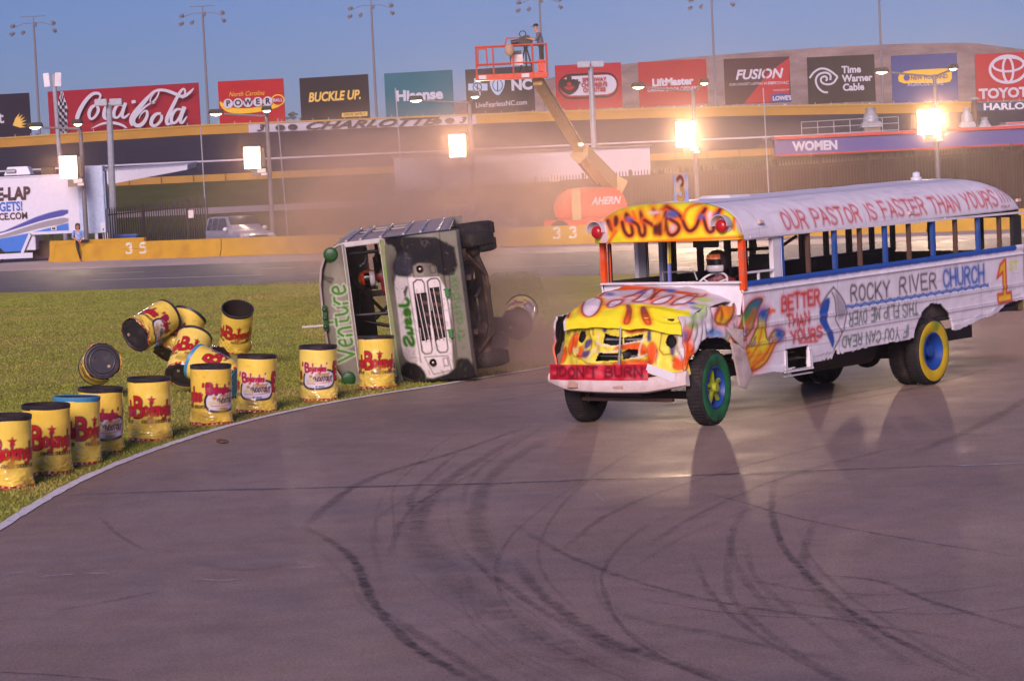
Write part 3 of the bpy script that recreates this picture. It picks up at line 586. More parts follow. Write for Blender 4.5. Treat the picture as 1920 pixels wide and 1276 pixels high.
wv = [(3.42+i*.05, 1.335+.02*math.sin(i*1.3)) for i in range(87)]; sc.stroke(wv, .035, BLU, .012); sc.stroke([(x, 1.335-.02*math.sin(i*1.3)) for i, (x, y) in enumerate(wv)], .02, (60, 120, 200), .01)
GRN = (62, 92, 78)
sc.text('IF YOU CAN READ', 3.30, .75, .16, 0, GRN, passes=spray(GRN, .02), width=1.92, flip=True, jit=.05); sc.text('THIS FLIP ME OVER', 3.5, 1.06, .19, 0, GRN, passes=spray(GRN, .022), width=1.98, flip=True, jit=.05)
one = [(8.02, 1.42), (8.12, 1.62), (8.26, 1.69), (8.31, 1.69), (8.31, 1.16), (8.47, 1.16), (8.47, 1.02), (8.02, 1.02), (8.02, 1.16), (8.2, 1.16), (8.2, 1.5)]
sc.poly(one, (240, 190, 40), .01); sc.stroke(one+[one[0]], .05, (214, 60, 30), .02); sc.text('ST', 8.42, 1.52, .12, 0, YEL, passes=spray((228, 224, 90), .03), width=.3)
for k in range(70):                             # scuffs and rust along the skirt
    u = random.uniform(.8, 8.9); v = random.uniform(.6, 1.85); L = random.uniform(.05, .5)
    sc.stroke([(u, v), (u+L, v+random.uniform(-.02, .02))], random.uniform(.004, .012), (120, 96, 92), .006, random.uniform(.15, .6))
for u in np.arange(.85, 8.9, .085):            # rivets along the rub rails
    for v in (1.29, 1.225, 1.05, .985, 1.70): sc.ell(u, v, .006, .006, (150, 136, 146), .006)
for u in np.arange(1.79, 8.9, 1.422): sc.stroke([(u, .5), (u, 1.82)], .008, (150, 136, 146), .005, .8)
for v, w in ((1.735, .012), (1.275, .012), (1.24, .008), (1.035, .012), (1.0, .008), (.86, .008)): sc.stroke([(.7, v), (9, v)], w, (110, 92, 100), .006, .7)
sc.stroke([(.8, 1.865), (8.62, 1.865)], .085, BLU, .006)
for k in range(60): u = random.uniform(.9, 8.6); sc.stroke([(u, 1.822), (u+random.uniform(.02, .2), 1.822)], .014, (60, 110, 190), .008, .8)
def rail_bump(V): return .016*np.exp(-((V-1.257)/.03)**2)+.016*np.exp(-((V-1.017)/.03)**2)+.02*np.exp(-((V-1.75)/.018)**2)+.018*np.exp(-((V-1.862)/.04)**2)
def body_side(name, sgn, canvas, res):
    nu, nv = int(8.16/res), int(1.40/res); u = np.linspace(.76, 8.92, nu); v = np.linspace(.50, 1.905, nv); U, V = np.meshgrid(u, v)
    jag = (.010+.03*np.exp(-((U-3.25)/.3)**2))*(vnoise(U, 0*U, .3, 4)+.8*vnoise(U, 0*U, .05, 9))
    sk = np.interp(U, [.7, 1.25, 1.7, 2.5, 3.05, 3.12, 3.25, 5.35, 5.42, 6.7, 6.75, 8.0, 8.3, 9], [.56, .575, .56, .6, .62, .74, .68, .69, .70, .7, .70, .86, .98, 1.02])+jag
    hole = ((U+WB)**2+(V-.56)**2 < (.62+.015*vnoise(U, V, .1, 8))**2)
    if sgn > 0: hole |= (U > 1.80) & (U < 2.38) & (V > .60) & (V < .87)
    ok = (V > sk) & ~hole; keep = ok[:-1, :-1] & ok[1:, 1:] & ok[1:, :-1] & ok[:-1, 1:]
    y = HWB+rail_bump(V)+.005*vnoise(U, V, .6, 2)+.0035*vnoise(U, V, .2, 3)+np.where(V < sk+.1, .022*vnoise(U, V, .3, 6), 0)-.02*np.clip((.95-V)/.4, 0, 1)
    P = np.stack([-U, sgn*y, V+SH(-U)], -1); C = canvas.sample(U, V) if canvas else np.ones(U.shape+(3,))*lin(WHT)
    if sgn < 0: P = P[:, ::-1]; C = C[:, ::-1]; keep = keep[:, ::-1]
    return gridobj(name, P, C, PAINT, bus, keep=keep, thick=.035, back=dark)
body_side('side_panel', 1, sc, .0135); body_side('side_panel', -1, None, .05)
# roof with the slogan
rc = Canvas(.7, 9.0, 2.40, 3.1, .0125, WHT)
rc.text('OUR PASTOR IS FASTER THAN YOURS', 1.86, 2.565, .235, 0, RED, passes=spray((204, 66, 60), .028), width=6.25, jit=.06, gap=.2)
for k in range(4): rc.stroke([(8.22+k*.11, 2.8), (8.25+k*.11, 2.62)], .03, (204, 66, 60), .02)
rc.text('PSALM', 8.2, 2.52, .04, .012, (190, 70, 66), width=.3)
for k in range(24): u = random.uniform(.8, 8.8); v = random.uniform(2.45, 3.05); rc.stroke([(u, v), (u+random.uniform(.1, .8), v+random.uniform(-.01, .02))], .01, (150, 140, 160), .01, .4)
for u in np.arange(1.2, 8.9, 1.42): rc.stroke([(u, 2.4), (u, 3.1)], .01, (160, 152, 168), .006, .7)
rc.stroke([(.7, 3.0), (8.6, 3.01)], .012, (130, 125, 150), .006, .6)
def roof_pt(x, t):
    e = np.clip((-x-8.0)/.92, 0, 1); k = np.sqrt(np.clip(1-e**2, 0, 1)); h = .56*(.10+.90*k**.8)
    y = 1.245*np.sign(np.cos(t))*np.abs(np.cos(t))**.62*(1-.06*e**3); z = 2.47+h*np.abs(np.sin(t))**.85; return y, z
nu, nt = 520, 110; X, T = np.meshgrid(-np.linspace(.78, 8.92, nu), np.linspace(0, PI, nt)); y, z = roof_pt(X, T)
z = z+.005*vnoise(X, T, .5, 12)*(np.sin(T) > .1)+.002*vnoise(X, T*2, .15, 5)
C = rc.sample(-X, np.where(T < PI/2, z, 2.45)); gridobj('roof', np.stack([X, y, z+SH(X)], -1), C, PAINT, bus, thick=.03, back=dark)
# front cap above the windscreen
cc = Canvas(-.2, 2.3, -.85, .1, .0095, YEL)
fp = lambda pts: [(a/840, -b_/840) for a, b_ in pts]
for pts in ([(200, 320), (260, 290), (300, 420), (280, 460)], [(300, 270), (350, 260), (365, 350), (310, 410)], [(440, 215), (490, 260), (505, 330), (430, 340), (418, 270)], [(590, 180), (640, 260), (645, 340), (598, 345)], [(730, 150), (800, 240), (805, 300), (750, 255)], [(870, 150), (950, 200), (1050, 262), (1000, 300), (905, 260)], [(1270, 230), (1340, 190), (1335, 290), (1250, 335)], [(1440, 230), (1505, 198), (1485, 300), (1430, 315)]):
    q = smooth_pts(fp(pts), 2, True); cc.stroke(q+[q[0]], .09, ORG, .04, .8); cc.poly(q, (84, 42, 40), .013)
for pts in ([(930, 370), (1020, 350), (1010, 450), (930, 470)], [(1340, 200), (1425, 230), (1420, 400), (1370, 425)], [(690, 220), (840, 215), (830, 245), (700, 250)], [(1650, 280), (1745, 280), (1770, 480), (1700, 440)], [(160, 330), (220, 330), (250, 590), (150, 590)]): cc.poly(smooth_pts(fp(pts), 2, True), (226, 196, 200), .02)
for pts in ([(400, 340), (420, 440), (470, 500), (520, 480), (510, 400), (480, 310)], [(505, 325), (585, 370), (600, 480), (640, 500), (662, 440), (640, 330)], [(650, 315), (760, 380), (770, 470), (810, 490), (850, 440), (795, 290)], [(880, 180), (890, 300), (900, 440), (950, 500), (1030, 450), (1048, 370), (930, 300)], [(900, 160), (1060, 260), (1110, 400), (1160, 450), (1230, 400), (1265, 300), (1335, 190)], [(1315, 290), (1350, 420), (1390, 460), (1440, 420), (1430, 300), (1500, 200)]):
    q = smooth_pts(fp(pts), 2); cc.stroke(q, .09, ORG, .025, .9); cc.stroke(q, .042, (92, 34, 28), .010)
for pts in ([(1085, 295), (1130, 170), (1290, 125)], [(1660, 300), (1650, 420)], [(1715, 275), (1770, 440)], [(250, 560), (330, 440)], [(520, 220), (550, 300)], [(150, 600), (1000, 545), (1770, 505)]): cc.stroke(smooth_pts(fp(pts), 2), .04, ORG, .02)
for p, r in (((960, 250), .09), ((1290, 280), .05), ((480, 310), .05), ((1460, 260), .05)): q = fp([p])[0]; cc.ell(q[0], q[1], r*.8, r*.5, (70, 96, 160), .03)
nu, nv = 260, 64; Tt, Sv = np.meshgrid(np.linspace(.02, PI-.02, nu), np.linspace(0, 1, nv)); yr, zt = roof_pt(np.full(Tt.shape, -.8), Tt)
Zc = 2.49+(zt+.0-2.49)*Sv; a = np.clip(Sv, 0, 1); bul = .30*np.sqrt(np.clip(1-a**3.2, 0, 1))*(.35+.65*np.clip((zt-2.46)/.5, 0, 1)); Xc = -.79+bul*(1-.25*(yr/1.245)**4)
Xc += .008*vnoise(yr, Zc, .2, 3); P = np.stack([Xc, yr, Zc+SH(-.8)], -1); hx_, hy_ = to_px(B0+P[..., :1]*FWD+P[..., 1:2]*LFT+P[..., 2:]*np.array([0, 0, 1.])); gridobj('front_cap', P[:, ::-1], cc.sample((hx_-1100)*6/840, -(hy_-360)*6/840)[:, ::-1], PAINT, bus, thick=.03, back=dark)
b = MB(); b.sheet(lambda u, v: (-.82+.30*v*(1-.3*(2*u-1)**4), (2*u-1)*1.2, 2.485), 24, 3, dark); b.build('cap_underside', bus)
orn = mm('orange_spray_paint', (232, 84, 26), .5, var=.15, dirt=((150, 120, 120), 5, .4)); rlens = mm('red_lens', (186, 16, 30), .3, coat=.2)
for yy, zz in ((-1.07, 2.665), (1.07, 2.705)):
    b = MB(); c = np.array([-.56, yy, zz]); b.ball(c+np.array([.05, 0, -.02]), .092, rlens, 8, (.62, 1, 1)); lamp = b.build('warning_light', bus)
    b = MB(); T = frame(c+np.array([-.04, 0, 0]), (0, 1, 0), (0, 0, 1)); 
    b.lathe([(.122, 0), (.130, .02), (.140, .16), (.133, .16), (.124, .02)], white, 24, T, a0=-.15, a1=PI+.15); b.lathe([(.03, .005), (.122, .01)], white, 24, T); b.build('hood', lamp)
# pillars, posts and cowl
b = MB(); b.beam((-.80, -1.19, 1.88), (-.80, -1.19, 2.5), .09, .08, orn); b.beam((-.86, -1.12, 1.9), (-.86, -1.12, 2.47), .06, .05, dark); b.beam((-.80, 1.20, 1.78), (-.80, 1.20, 2.5), .09, .09, orn)
b.box((-.79, 0, 2.50), (.07, 2.42, .045), orn); b.build('windscreen_frame', bus, bevel=.012)
b = MB(); b.beam((-.79, -.035, 1.88), (-.79, -.03, 2.16), .05, .04, mm('lavender_paint', (120, 124, 190), .5)); b.beam((-.79, -.03, 2.16), (-.79, -.02, 2.48), .05, .04, mm('yellow_paint', (226, 206, 50), .5)); b.build('centre_post', bus, bevel=.008)
b = MB(); b.sheet(lambda u, v: (-.80+.13*(1-v)+.07*math.cos((2*u-1)*1.4)-.02, (2*u-1)*1.21, 1.45+.46*v), 24, 6, white); b.box((-.79, 0, 1.895), (.16, 2.40, .025), white); b.box((-.9, 0, 1.6), (.1, 2.36, .55), dark); b.build('cowl', bus)
for sgn in (1, -1):
    for k in range(10):
        x = -1.80-.711*k; Z0, Z1 = 1.90+SH(x), 2.49+SH(x); b = MB(); main = k % 2 == 0
        if k == 0: b.box((x+.13, sgn*1.17, (Z0+Z1)/2), (.20, .07, Z1-Z0), white)
        b.box((x, sgn*1.195, (Z0+Z1)/2), (.078 if main else .042, .05, Z1-Z0), bluep if main and sgn > 0 else brownm); b.box((x-.02, sgn*1.155, (Z0+Z1)/2), (.04, .04, Z1-Z0), brownm)
        b.build('window_post', bus, bevel=.006)
b = MB(); b.box((-8.74, 1.19, 2.16), (.30, .06, .62), mm('black_panel', (44, 42, 40), .6)); b.build('corner_panel', bus, bevel=.01)
b = MB(); b.box((-1.22, 1.19, 2.02), (.74, .03, .03), white); b.box((-1.2, 1.19, 1.95), (.03, .03, .12), white); b.box((-5, 1.23, 2.465+SH(-5)), (8.1, .04, .035), white); b.build('drip_rail', bus)
# rear wall with its window openings
b = MB(); ym = mm('rear_wall_olive', (96, 82, 52), .7, dirt=((50, 40, 34), 4, .7)); xs = -8.87
wins = [(-1.12, -.50), (-.36, .43), (.54, 1.04)]
b.box((xs, 0, 1.42), (.06, 2.40, 1.0), ym); b.box((xs, 0, 2.52), (.06, 2.36, .16), ym); ed = -1.22
for w0, w1 in wins+[(1.22, 1.22)]:
    b.box((xs, (ed+w0)/2, 2.19), (.06, w0-ed, .54), ym); ed = w1
b.build('rear_wall', bus, bevel=.02)
# interior
b = MB(); b.box((-4.85, 0, .98), (7.9, 2.30, .06), dark); b.build('floor', bus)
inn = mm('interior_wall', (58, 52, 54), .75, dirt=((120, 100, 90), 3, .5)); b = MB(); b.box((-4.85, -1.14, 1.47), (7.9, .04, .92), inn); b.box((-4.85, 1.10, 1.45), (7.9, .03, .86), inn); b.build('inner_panel', bus)
for pts in ([(-1.75, .35, 1.0), (-1.75, .35, 2.46)], [(-1.75, 1.12, 1.0), (-1.75, 1.12, 2.46)], [(-1.75, .35, 2.3), (-1.75, 1.12, 2.32)], [(-1.78, .4, 1.9), (-2.6, .95, 2.45)], [(-1.78, 1.1, 2.28), (-2.2, .8, 1.95)], [(-3.0, -.2, 1.0), (-3.0, -.2, 2.46)], [(-1.75, .8, 2.32), (-1.75, .78, 2.47)]):
    b = MB(); b.tube(pts, .024, black, 8); b.build('roll_bar', bus)
b = MB(); b.beam((-1.75, -.83, 1.0), (-1.75, -.83, 2.48), .08, .07, mm('grey_post', (150, 150, 176), .5)); b.beam((-1.78, -.72, 1.0), (-1.78, -.72, 2.48), .1, .08, dark); b.build('entry_post', bus)
b = MB(); b.tube([(-1.35, -.55, 1.9), (-1.35, -.55, 2.02), (-1.35, .0, 2.02), (-1.35, .05, 1.9)], .014, steel); b.build('grab_rail', bus)
b = MB(); b.box((-.92, .52, 2.435), (.03, .44, .115), black); b.cyl((-.9, .52, 2.48), (-.9, .52, 2.54), .015, black); b.build('mirror', bus, bevel=.012)
b = MB(); T = frame((-1.05, .50, 1.85), (0, 1, 0), (-.75, 0, .66)); a = np.linspace(0, 2*PI, 25); pts = [tuple((T@np.array([.24*math.cos(t), .24*math.sin(t), 0, 1]))[:3]) for t in a]; b.tube(pts, .016, white, 8)
for t in (.5, 2.6, 4.7): b.tube([tuple(T[:3, 3]), tuple((T@np.array([.24*math.cos(t), .24*math.sin(t), 0, 1]))[:3])], .012, white)
b.cyl(T[:3, 3], (-.85, .50, 1.5), .025, dark); b.build('steering_wheel', bus)
b = MB(); b.box((-1.78, .75, 1.45), (.5, .5, .14), black); b.box((-2.0, .75, 1.85), (.12, .46, .75), black); b.build('driver_seat', bus, bevel=.03)
# bonnet, swept down at the nose and shoved sideways
RL, RR, FR, FL = [np.array(kh(*p)) for p in ((540, 45), (1470, 160), (1283, 438), (226, 388))]
def quad_uv(p):
    u = v = .5
    for _ in range(12):
        top = RL+(RR-RL)*u; bot = FL+(FR-FL)*u; q = top+(bot-top)*v; du = (RR-RL)*(1-v)+(FR-FL)*v; dv = bot-top
        du_, dv_ = np.linalg.solve(np.c_[du, dv], np.array(p)-q); u += du_; v += dv_
    return u, v
def quad_uv_np(x, y):
    u = np.full(x.shape, .5); v = np.full(x.shape, .5); Q = np.stack([x, y], -1)
    for _ in range(14):
        a, c = u[..., None], v[..., None]; top = RL+(RR-RL)*a; bot = FL+(FR-FL)*a; q = top+(bot-top)*c; du = (RR-RL)*(1-c)+(FR-FL)*c; dv = bot-top; r = Q-q
        det = du[..., 0]*dv[..., 1]-du[..., 1]*dv[..., 0]; u = np.clip(u+(r[..., 0]*dv[..., 1]-r[..., 1]*dv[..., 0])/det, -.3, 1.3); v = np.clip(v+(du[..., 0]*r[..., 1]-du[..., 1]*r[..., 0])/det, -.3, 1.3)
    return u, v
hq = lambda pts: [(lambda w: (w[0]*1.9, w[1]*1.45))(quad_uv(kh(*p))) for p in pts]
hc = Canvas(-.3, 2.2, -.3, 1.75, .0125, (222, 206, 212))
hc.poly(smooth_pts(hq([(205, 320), (190, 500), (1330, 560), (1330, 290), (1240, 300), (1120, 262), (900, 238), (720, 228), (600, 290), (545, 250), (560, 185), (450, 150), (390, 140), (330, 180)]), 1, True), YEL, .012)
hc.poly(smooth_pts(hq([(640, 110), (700, 60), (1000, 90), (1390, 140), (1300, 158), (1000, 116), (840, 110), (700, 120)]), 1, True), ORG, .02)
for pts in ([(740, 235), (795, 270), (770, 420), (710, 420), (755, 300)], [(865, 270), (912, 258), (975, 425), (910, 425)]):
    q = smooth_pts(hq(pts), 2, True); hc.stroke(q+[q[0]], .08, ORG, .04, .8); hc.poly(q, flame_grad(.6, 1.35, (70, 80, 140), (150, 70, 40), ORG), .015); hc.stroke(q+[q[0]], .025, BRN, .012, .8)
for pts in ([(390, 170), (500, 185), (525, 210), (490, 300), (430, 352), (370, 350), (338, 300), (350, 240)], [(565, 255), (600, 210), (700, 198), (712, 215), (650, 255), (590, 270)], [(785, 215), (850, 190), (930, 105), (995, 95), (990, 150), (940, 195), (870, 218)], [(955, 235), (1000, 205), (1120, 165), (1175, 158), (1120, 212), (1050, 242)], [(1135, 252), (1190, 200), (1340, 148), (1395, 150), (1280, 235), (1200, 242)]):
    q = smooth_pts(hq(pts), 2, True); hc.stroke(q+[q[0]], .11, ORG, .05, .85); hc.poly(q, (222, 204, 212), .015); hc.stroke(q+[q[0]], .035, (130, 44, 30), .014)
for pts in ([(500, 170), (560, 120), (650, 110)], [(720, 180), (830, 150), (920, 100)], [(960, 200), (1030, 120), (1100, 110)], [(330, 170), (240, 280), (215, 360)], [(1290, 160), (1420, 180), (1460, 150)]): q = smooth_pts(hq(pts), 2); hc.stroke(q, .09, ORG, .04, .8); hc.stroke(q, .03, BRN, .012)
for p, r in (((372, 165), .09), ((590, 150), .08), ((1140, 118), .1), ((880, 135), .07), ((1390, 270), .12), ((1330, 230), .07)): q = hq([p])[0]; hc.ell(q[0], q[1], r, r*.7, (60, 96, 176), .05)
for p in ((1440, 200), (1420, 260)): q = hq([p])[0]; hc.ell(q[0], q[1], .14, .1, (196, 214, 120), .06)
nu, nv = 150, 120; Us, Vs = np.meshgrid(np.linspace(0, 1, nu), np.linspace(0, 1, nv))
v3 = [-.78, .05, .42, .62, .66]; z3 = [1.90, 1.80, 1.68, 1.53, 1.40]; s3 = [0, .42, .66, .82, 1]
yc = -.02+.10*Vs; hwid = 1.06-.10*Vs; c_ = 2*Us-1
Px = np.interp(Vs, s3, v3)-.05*c_**2-.10*Us*Vs; Py = yc+hwid*c_; Pz = np.interp(Vs, s3, z3)-.16*np.abs(c_)**3*(1-.7*Vs)-.09*Us+.022*vnoise(Us*2, Vs*2, .35, 21)+.014*vnoise(Us*2, Vs*2, .13, 22)+.05*np.exp(-((Us-.16)/.06)**2)*(1-Vs)
P = np.stack([Px, Py, Pz], -1); W3 = B0+P[..., :1]*FWD+P[..., 1:2]*LFT+P[..., 2:]*np.array([0, 0, 1.]); hx_, hy_ = to_px(W3); HU, HV = quad_uv_np(hx_, hy_)
gridobj('bonnet', P[:, ::-1], hc.sample(HU*1.9, HV*1.45)[:, ::-1], PAINT, bus, thick=.025, back=dark)
# crumpled grille panel
gc = Canvas(-1.4, 1.4, .5, 1.6, .0115, (236, 216, 70)); gq = lambda pts: [(q[1], q[2]) for q in (on_front(*kh(*p), .6) for p in pts)]
for pts in ([(700, 500), (760, 440), (890, 430), (920, 470), (800, 500)], [(600, 660), (700, 590), (860, 590), (930, 640), (900, 720), (820, 640), (700, 640)], [(180, 600), (260, 480), (280, 620), (180, 720)], [(260, 700), (330, 600), (350, 740)], [(1130, 700), (1240, 740), (1260, 830), (1130, 830)], [(930, 560), (1010, 640), (1000, 780), (930, 760)], [(90, 780), (110, 660), (160, 620), (150, 760)], [(640, 760), (960, 740), (960, 800), (600, 800)]):
    q = smooth_pts(gq(pts), 2, True); gc.poly(q, ORG, .025); gc.stroke(q+[q[0]], .03, (200, 50, 20), .018, .8)
for pts in ([(890, 470), (930, 480), (950, 570), (910, 590)], [(1090, 480), (1130, 490), (1150, 700), (1120, 720), (1090, 640)], [(350, 560), (420, 550), (390, 640), (340, 650)], [(500, 450), (550, 450), (540, 500), (505, 500)], [(330, 660), (410, 650), (400, 720), (340, 730)]): gc.poly(smooth_pts(gq(pts), 2, True), (84, 74, 120), .018)
gc.poly(gq([(1140, 440), (1270, 450), (1260, 640), (1230, 760), (1160, 720)]), (220, 208, 212), .03)
gc.poly(gq([(228, 632), (300, 645), (295, 692), (225, 680)]), (230, 200, 130))
for _ in range(40): y0, z0 = random.uniform(-1, 1.1), random.uniform(.7, 1.4); gc.stroke([(y0, z0), (y0+random.uniform(-.1, .1), z0+random.uniform(-.15, .15))], .008, (90, 60, 40), .006, .6)
for pts, w_, col in (([(245, 440), (410, 460), (400, 700), (200, 720), (245, 440)], .016, (120, 60, 30)), ([(1020, 505), (1135, 500), (1140, 690), (1020, 700), (1020, 505)], .016, (120, 70, 40)), ([(470, 500), (470, 620), (420, 660), (410, 770)], .022, (226, 216, 190)), ([(860, 500), (870, 620), (850, 730)], .022, (226, 216, 200)), ([(460, 590), (580, 620), (690, 600), (900, 560)], .024, (232, 216, 200)), ([(430, 665), (560, 680), (680, 650)], .024, (232, 210, 190)), ([(700, 720), (850, 720), (920, 690)], .02, (232, 214, 200)), ([(230, 400), (520, 440), (700, 470), (920, 430), (1140, 470)], .02, (90, 50, 30)), ([(420, 440), (430, 520)], .02, (120, 50, 30)), ([(1150, 460), (1140, 640), (1210, 760)], .02, (130, 110, 110)), ([(1000, 650), (1010, 780)], .016, (120, 60, 40)), ([(330, 730), (420, 780), (640, 770)], .014, (140, 70, 30))):
    gc.stroke(smooth_pts(gq(pts), 1), w_, col, .007, .9)
def opening(pts): return gq(pts)
OPN = [opening([(520, 510), (690, 545), (690, 600), (600, 610), (520, 585)]), opening([(705, 545), (855, 515), (855, 560), (705, 590)]), opening([(490, 680), (650, 690), (650, 745), (475, 750)]), opening([(690, 675), (760, 645), (850, 650), (845, 715), (700, 735)]), opening([(450, 395), (640, 400), (900, 425), (880, 445), (700, 470), (560, 440)])]
nu, nv = 190, 80; Uy, Vz = np.meshgrid(np.linspace(-1.08, 1.14, nu), np.linspace(.72, 1.50, nv)); lean = (Vz-.72)/.78
Yg = Uy*(1-.10*lean)+.0; cut = np.zeros(Uy.shape, bool)
for o in OPN: cut |= inside(Yg, Vz, o)
for p, ry, rz in ((gq([(307, 537)])[0], .065, .075), (gq([(1100, 580)])[0], .065, .085)): cut |= ((Yg-p[0])/ry)**2+((Vz-p[1])/rz)**2 < 1
ok = ~cut; keep = ok[:-1, :-1] & ok[1:, 1:] & ok[1:, :-1] & ok[:-1, 1:]
Xg = .64-.12*lean-.16*np.abs(Uy/1.1)**3+.045*vnoise(Yg, Vz, .22, 31)+.02*vnoise(Yg, Vz, .09, 32); gridobj('grille_panel', np.stack([Xg, Yg, Vz], -1), gc.sample(Yg, Vz), PAINT, bus, keep=keep, thick=.03, back=white)
b = MB(); b.box((.34, .03, 1.12), (.2, 1.7, .72), black); b.ball((.46, .05, 1.0), .12, dark, 6); b.box((.45, .1, 1.2), (.04, .9, .03), steel); b.box((.46, 0, .97), (.03, .9, .02), steel); b.build('radiator', bus)
b = MB(); b.tube([(.60, .1, 1.38), (.66, .11, 1.1), (.68, .1, .86)], .016, steel, 8); b.build('latch_rod', bus)
# front wings
def wing(sgn):
    nu, nv = 120, 80; Ux, Vz = np.meshgrid(np.linspace(-.80, .56, nu), np.linspace(.52, 1.62, nv)); hole = (Ux+.02)**2/.60**2+(Vz-.55)**2/.66**2 < 1+.12*vnoise(Ux, Vz, .12, 3)
    top = 1.62-.14*np.clip(Ux, 0, 1)+.05*vnoise(Ux, 0*Ux, .2, 14); bot = .56+.05*vnoise(Ux, Ux*0, .1, 15)+np.where(Ux > .3, .22, 0)
    ok = ~hole & (Vz < top) & (Vz > bot); keep = ok[:-1, :-1] & ok[1:, 1:] & ok[1:, :-1] & ok[:-1, 1:]
    y = 1.17+.05*np.abs(vnoise(Ux, Vz, .26, 41))+.03*np.abs(vnoise(Ux+.4*Vz, Vz, .11, 42))-.12*np.clip((Vz-1.15)/.5, 0, 1)**2-.12*np.clip((Ux-.2)/.4, 0, 1)**2
    wc = Canvas(-.85, .6, .5, 1.65, .0125, (208, 194, 200))
    wp = lambda pts: [(q[0], q[2]) for q in (on_side(*k4(*p), 1.17) for p in pts)]
    for pts, col in (([(770, 700), (800, 690), (800, 800), (830, 860), (800, 960), (770, 930)], ORG), ([(780, 680), (840, 670), (830, 710), (790, 720)], (150, 160, 90)), ([(860, 720), (930, 700), (950, 750), (880, 760)], (110, 140, 190)), ([(780, 570), (900, 550), (890, 640), (800, 690)], (186, 206, 150)), ([(765, 720), (790, 720), (780, 800)], (90, 84, 130)), ([(780, 900), (840, 880), (800, 970)], YEL), ([(950, 740), (990, 760), (1000, 830)], (200, 200, 130)), ([(790, 600), (830, 580), (830, 640)], (110, 160, 210))): wc.poly(smooth_pts(wp(pts), 2, True), col, .04)
    for pts, col, f in SIDEFL[:2]:
        q = smooth_pts([(r_[0], r_[2]) for r_ in (on_side(*f(*p), 1.17) for p in pts)], 2, True); wc.stroke(q+[q[0]], .13, ORG, .05, .55); wc.poly(q, col, .012); wc.stroke(q+[q[0]], .035, BRN, .016, .9)
    for _ in range(30): x0, z0 = random.uniform(-.7, .5), random.uniform(.6, 1.5); wc.stroke([(x0, z0), (x0+random.uniform(-.12, .12), z0+random.uniform(-.15, .15))], .01, (120, 100, 104), .01, .5)
    P = np.stack([Ux, sgn*y, Vz], -1); C = wc.sample(Ux, Vz)
    if sgn > 0: P = P[:, ::-1]; C = C[:, ::-1]; keep = keep[:, ::-1]
    gridobj('wing', P, C, PAINT, bus, keep=keep, thick=.03, back=dark)
wing(1); wing(-1)
b = MB()                                        # loose torn metal behind the front wheel
for k, pts in enumerate([[(-.40, 1.24, 1.1), (-.66, 1.27, 1.0), (-.78, 1.30, .62), (-.62, 1.31, .44), (-.48, 1.3, .48)], [(-.3, 1.2, 1.32), (-.62, 1.28, 1.25), (-.6, 1.3, 1.0), (-.42, 1.27, 1.15)]]):
    c = np.mean(pts, 0); vs = [p for p in pts]+[tuple(np.array(p)-[0, .03, 0]) for p in pts]+[tuple(c+[0, .04, 0])]; n = len(pts)
    b.add(vs, [(i, (i+1) % n, 2*n) for i in range(n)]+[tuple(range(2*n-1, n-1, -1))]+[(i, i+n, (i+1) % n+n, (i+1) % n) for i in range(n)], mm('torn_metal', (188, 168, 164), .6, bump=.6, bscale=14, dirt=((120, 100, 90), 5, .5)))
b.build('torn_flap', bus)
# bumper, red board, brackets
def arc_x(y): return .80-.10*(abs(y)/1.1)**2.6
b = MB(); n = 28; prof = [(-.0, 0), (.035, .02), (.05, .07), (.045, .13), (.02, .2), (-.03, .21), (-.05, .0)]
vs = []; k = len(prof)
for i in range(n+1):
    y = -1.13+2.33*i/n; lo = .52-.035*math.sin(PI*i/n)+.07*max(0, (y-.6)/.6)+.09*max(0, (-.75-y)/.4)**1; hs = 1-.35*max(0, (-.7-y)/.45)
    for dx, dz in prof: vs.append((arc_x(y)+dx-.04, y, lo+dz*hs))
fs = [(i*k+j, i*k+(j+1) % k, (i+1)*k+(j+1) % k, (i+1)*k+j) for i in range(n) for j in range(k)]+[tuple(range(k)), tuple(range(n*k+k-1, n*k-1, -1))]
b.add(vs, fs, mm('bumper_cream', (218, 196, 192), .5, bump=.15, dirt=((150, 130, 120), 4, .4))); b.build('bumper', bus)
redb = Canvas(-1.2, .8, .6, 1.0, .011, (200, 26, 48))
for _ in range(40): y0, z0 = random.uniform(-1.1, .6), random.uniform(.66, .88); redb.ell(y0, z0, random.uniform(.03, .09), random.uniform(.01, .04), random.choice([(226, 60, 80), (150, 20, 40), (214, 90, 100)]), .02)
redb.text("!DON'T BURN", -.95, .70, .13, 0, BRN, passes=[(.045, (130, 14, 34), .02, .8), (.022, (84, 10, 26), .01, .8)], width=1.5, jit=.08)
Uy, Vz = np.meshgrid(np.linspace(-1.08, .64, 160), np.linspace(.655, .865, 22)); tl = .02*(Uy+1.08)/1.7
gridobj('red_board', np.stack([.80-.07*np.abs(Uy)**2.4-.06*(Vz-.66), Uy, Vz+tl+.004*vnoise(Uy, Vz, .2, 5)], -1), redb.sample(Uy, Vz), PAINT, bus, thick=.03, back=white)
b = MB(); b.beam((.76, .62, .84), (.72, 1.06, .70), .02, .12, white); b.build('bumper_plate', bus, bevel=.005)
for y in (-.62, .16):
    b = MB(); b.box((.79, y, .60), (.02, .17, .10), mm('bracket_tan', (190, 150, 130), .6), np.array(Matrix.Rotation(-.5, 3, 'Y'))); b.build('bumper_bracket', bus)
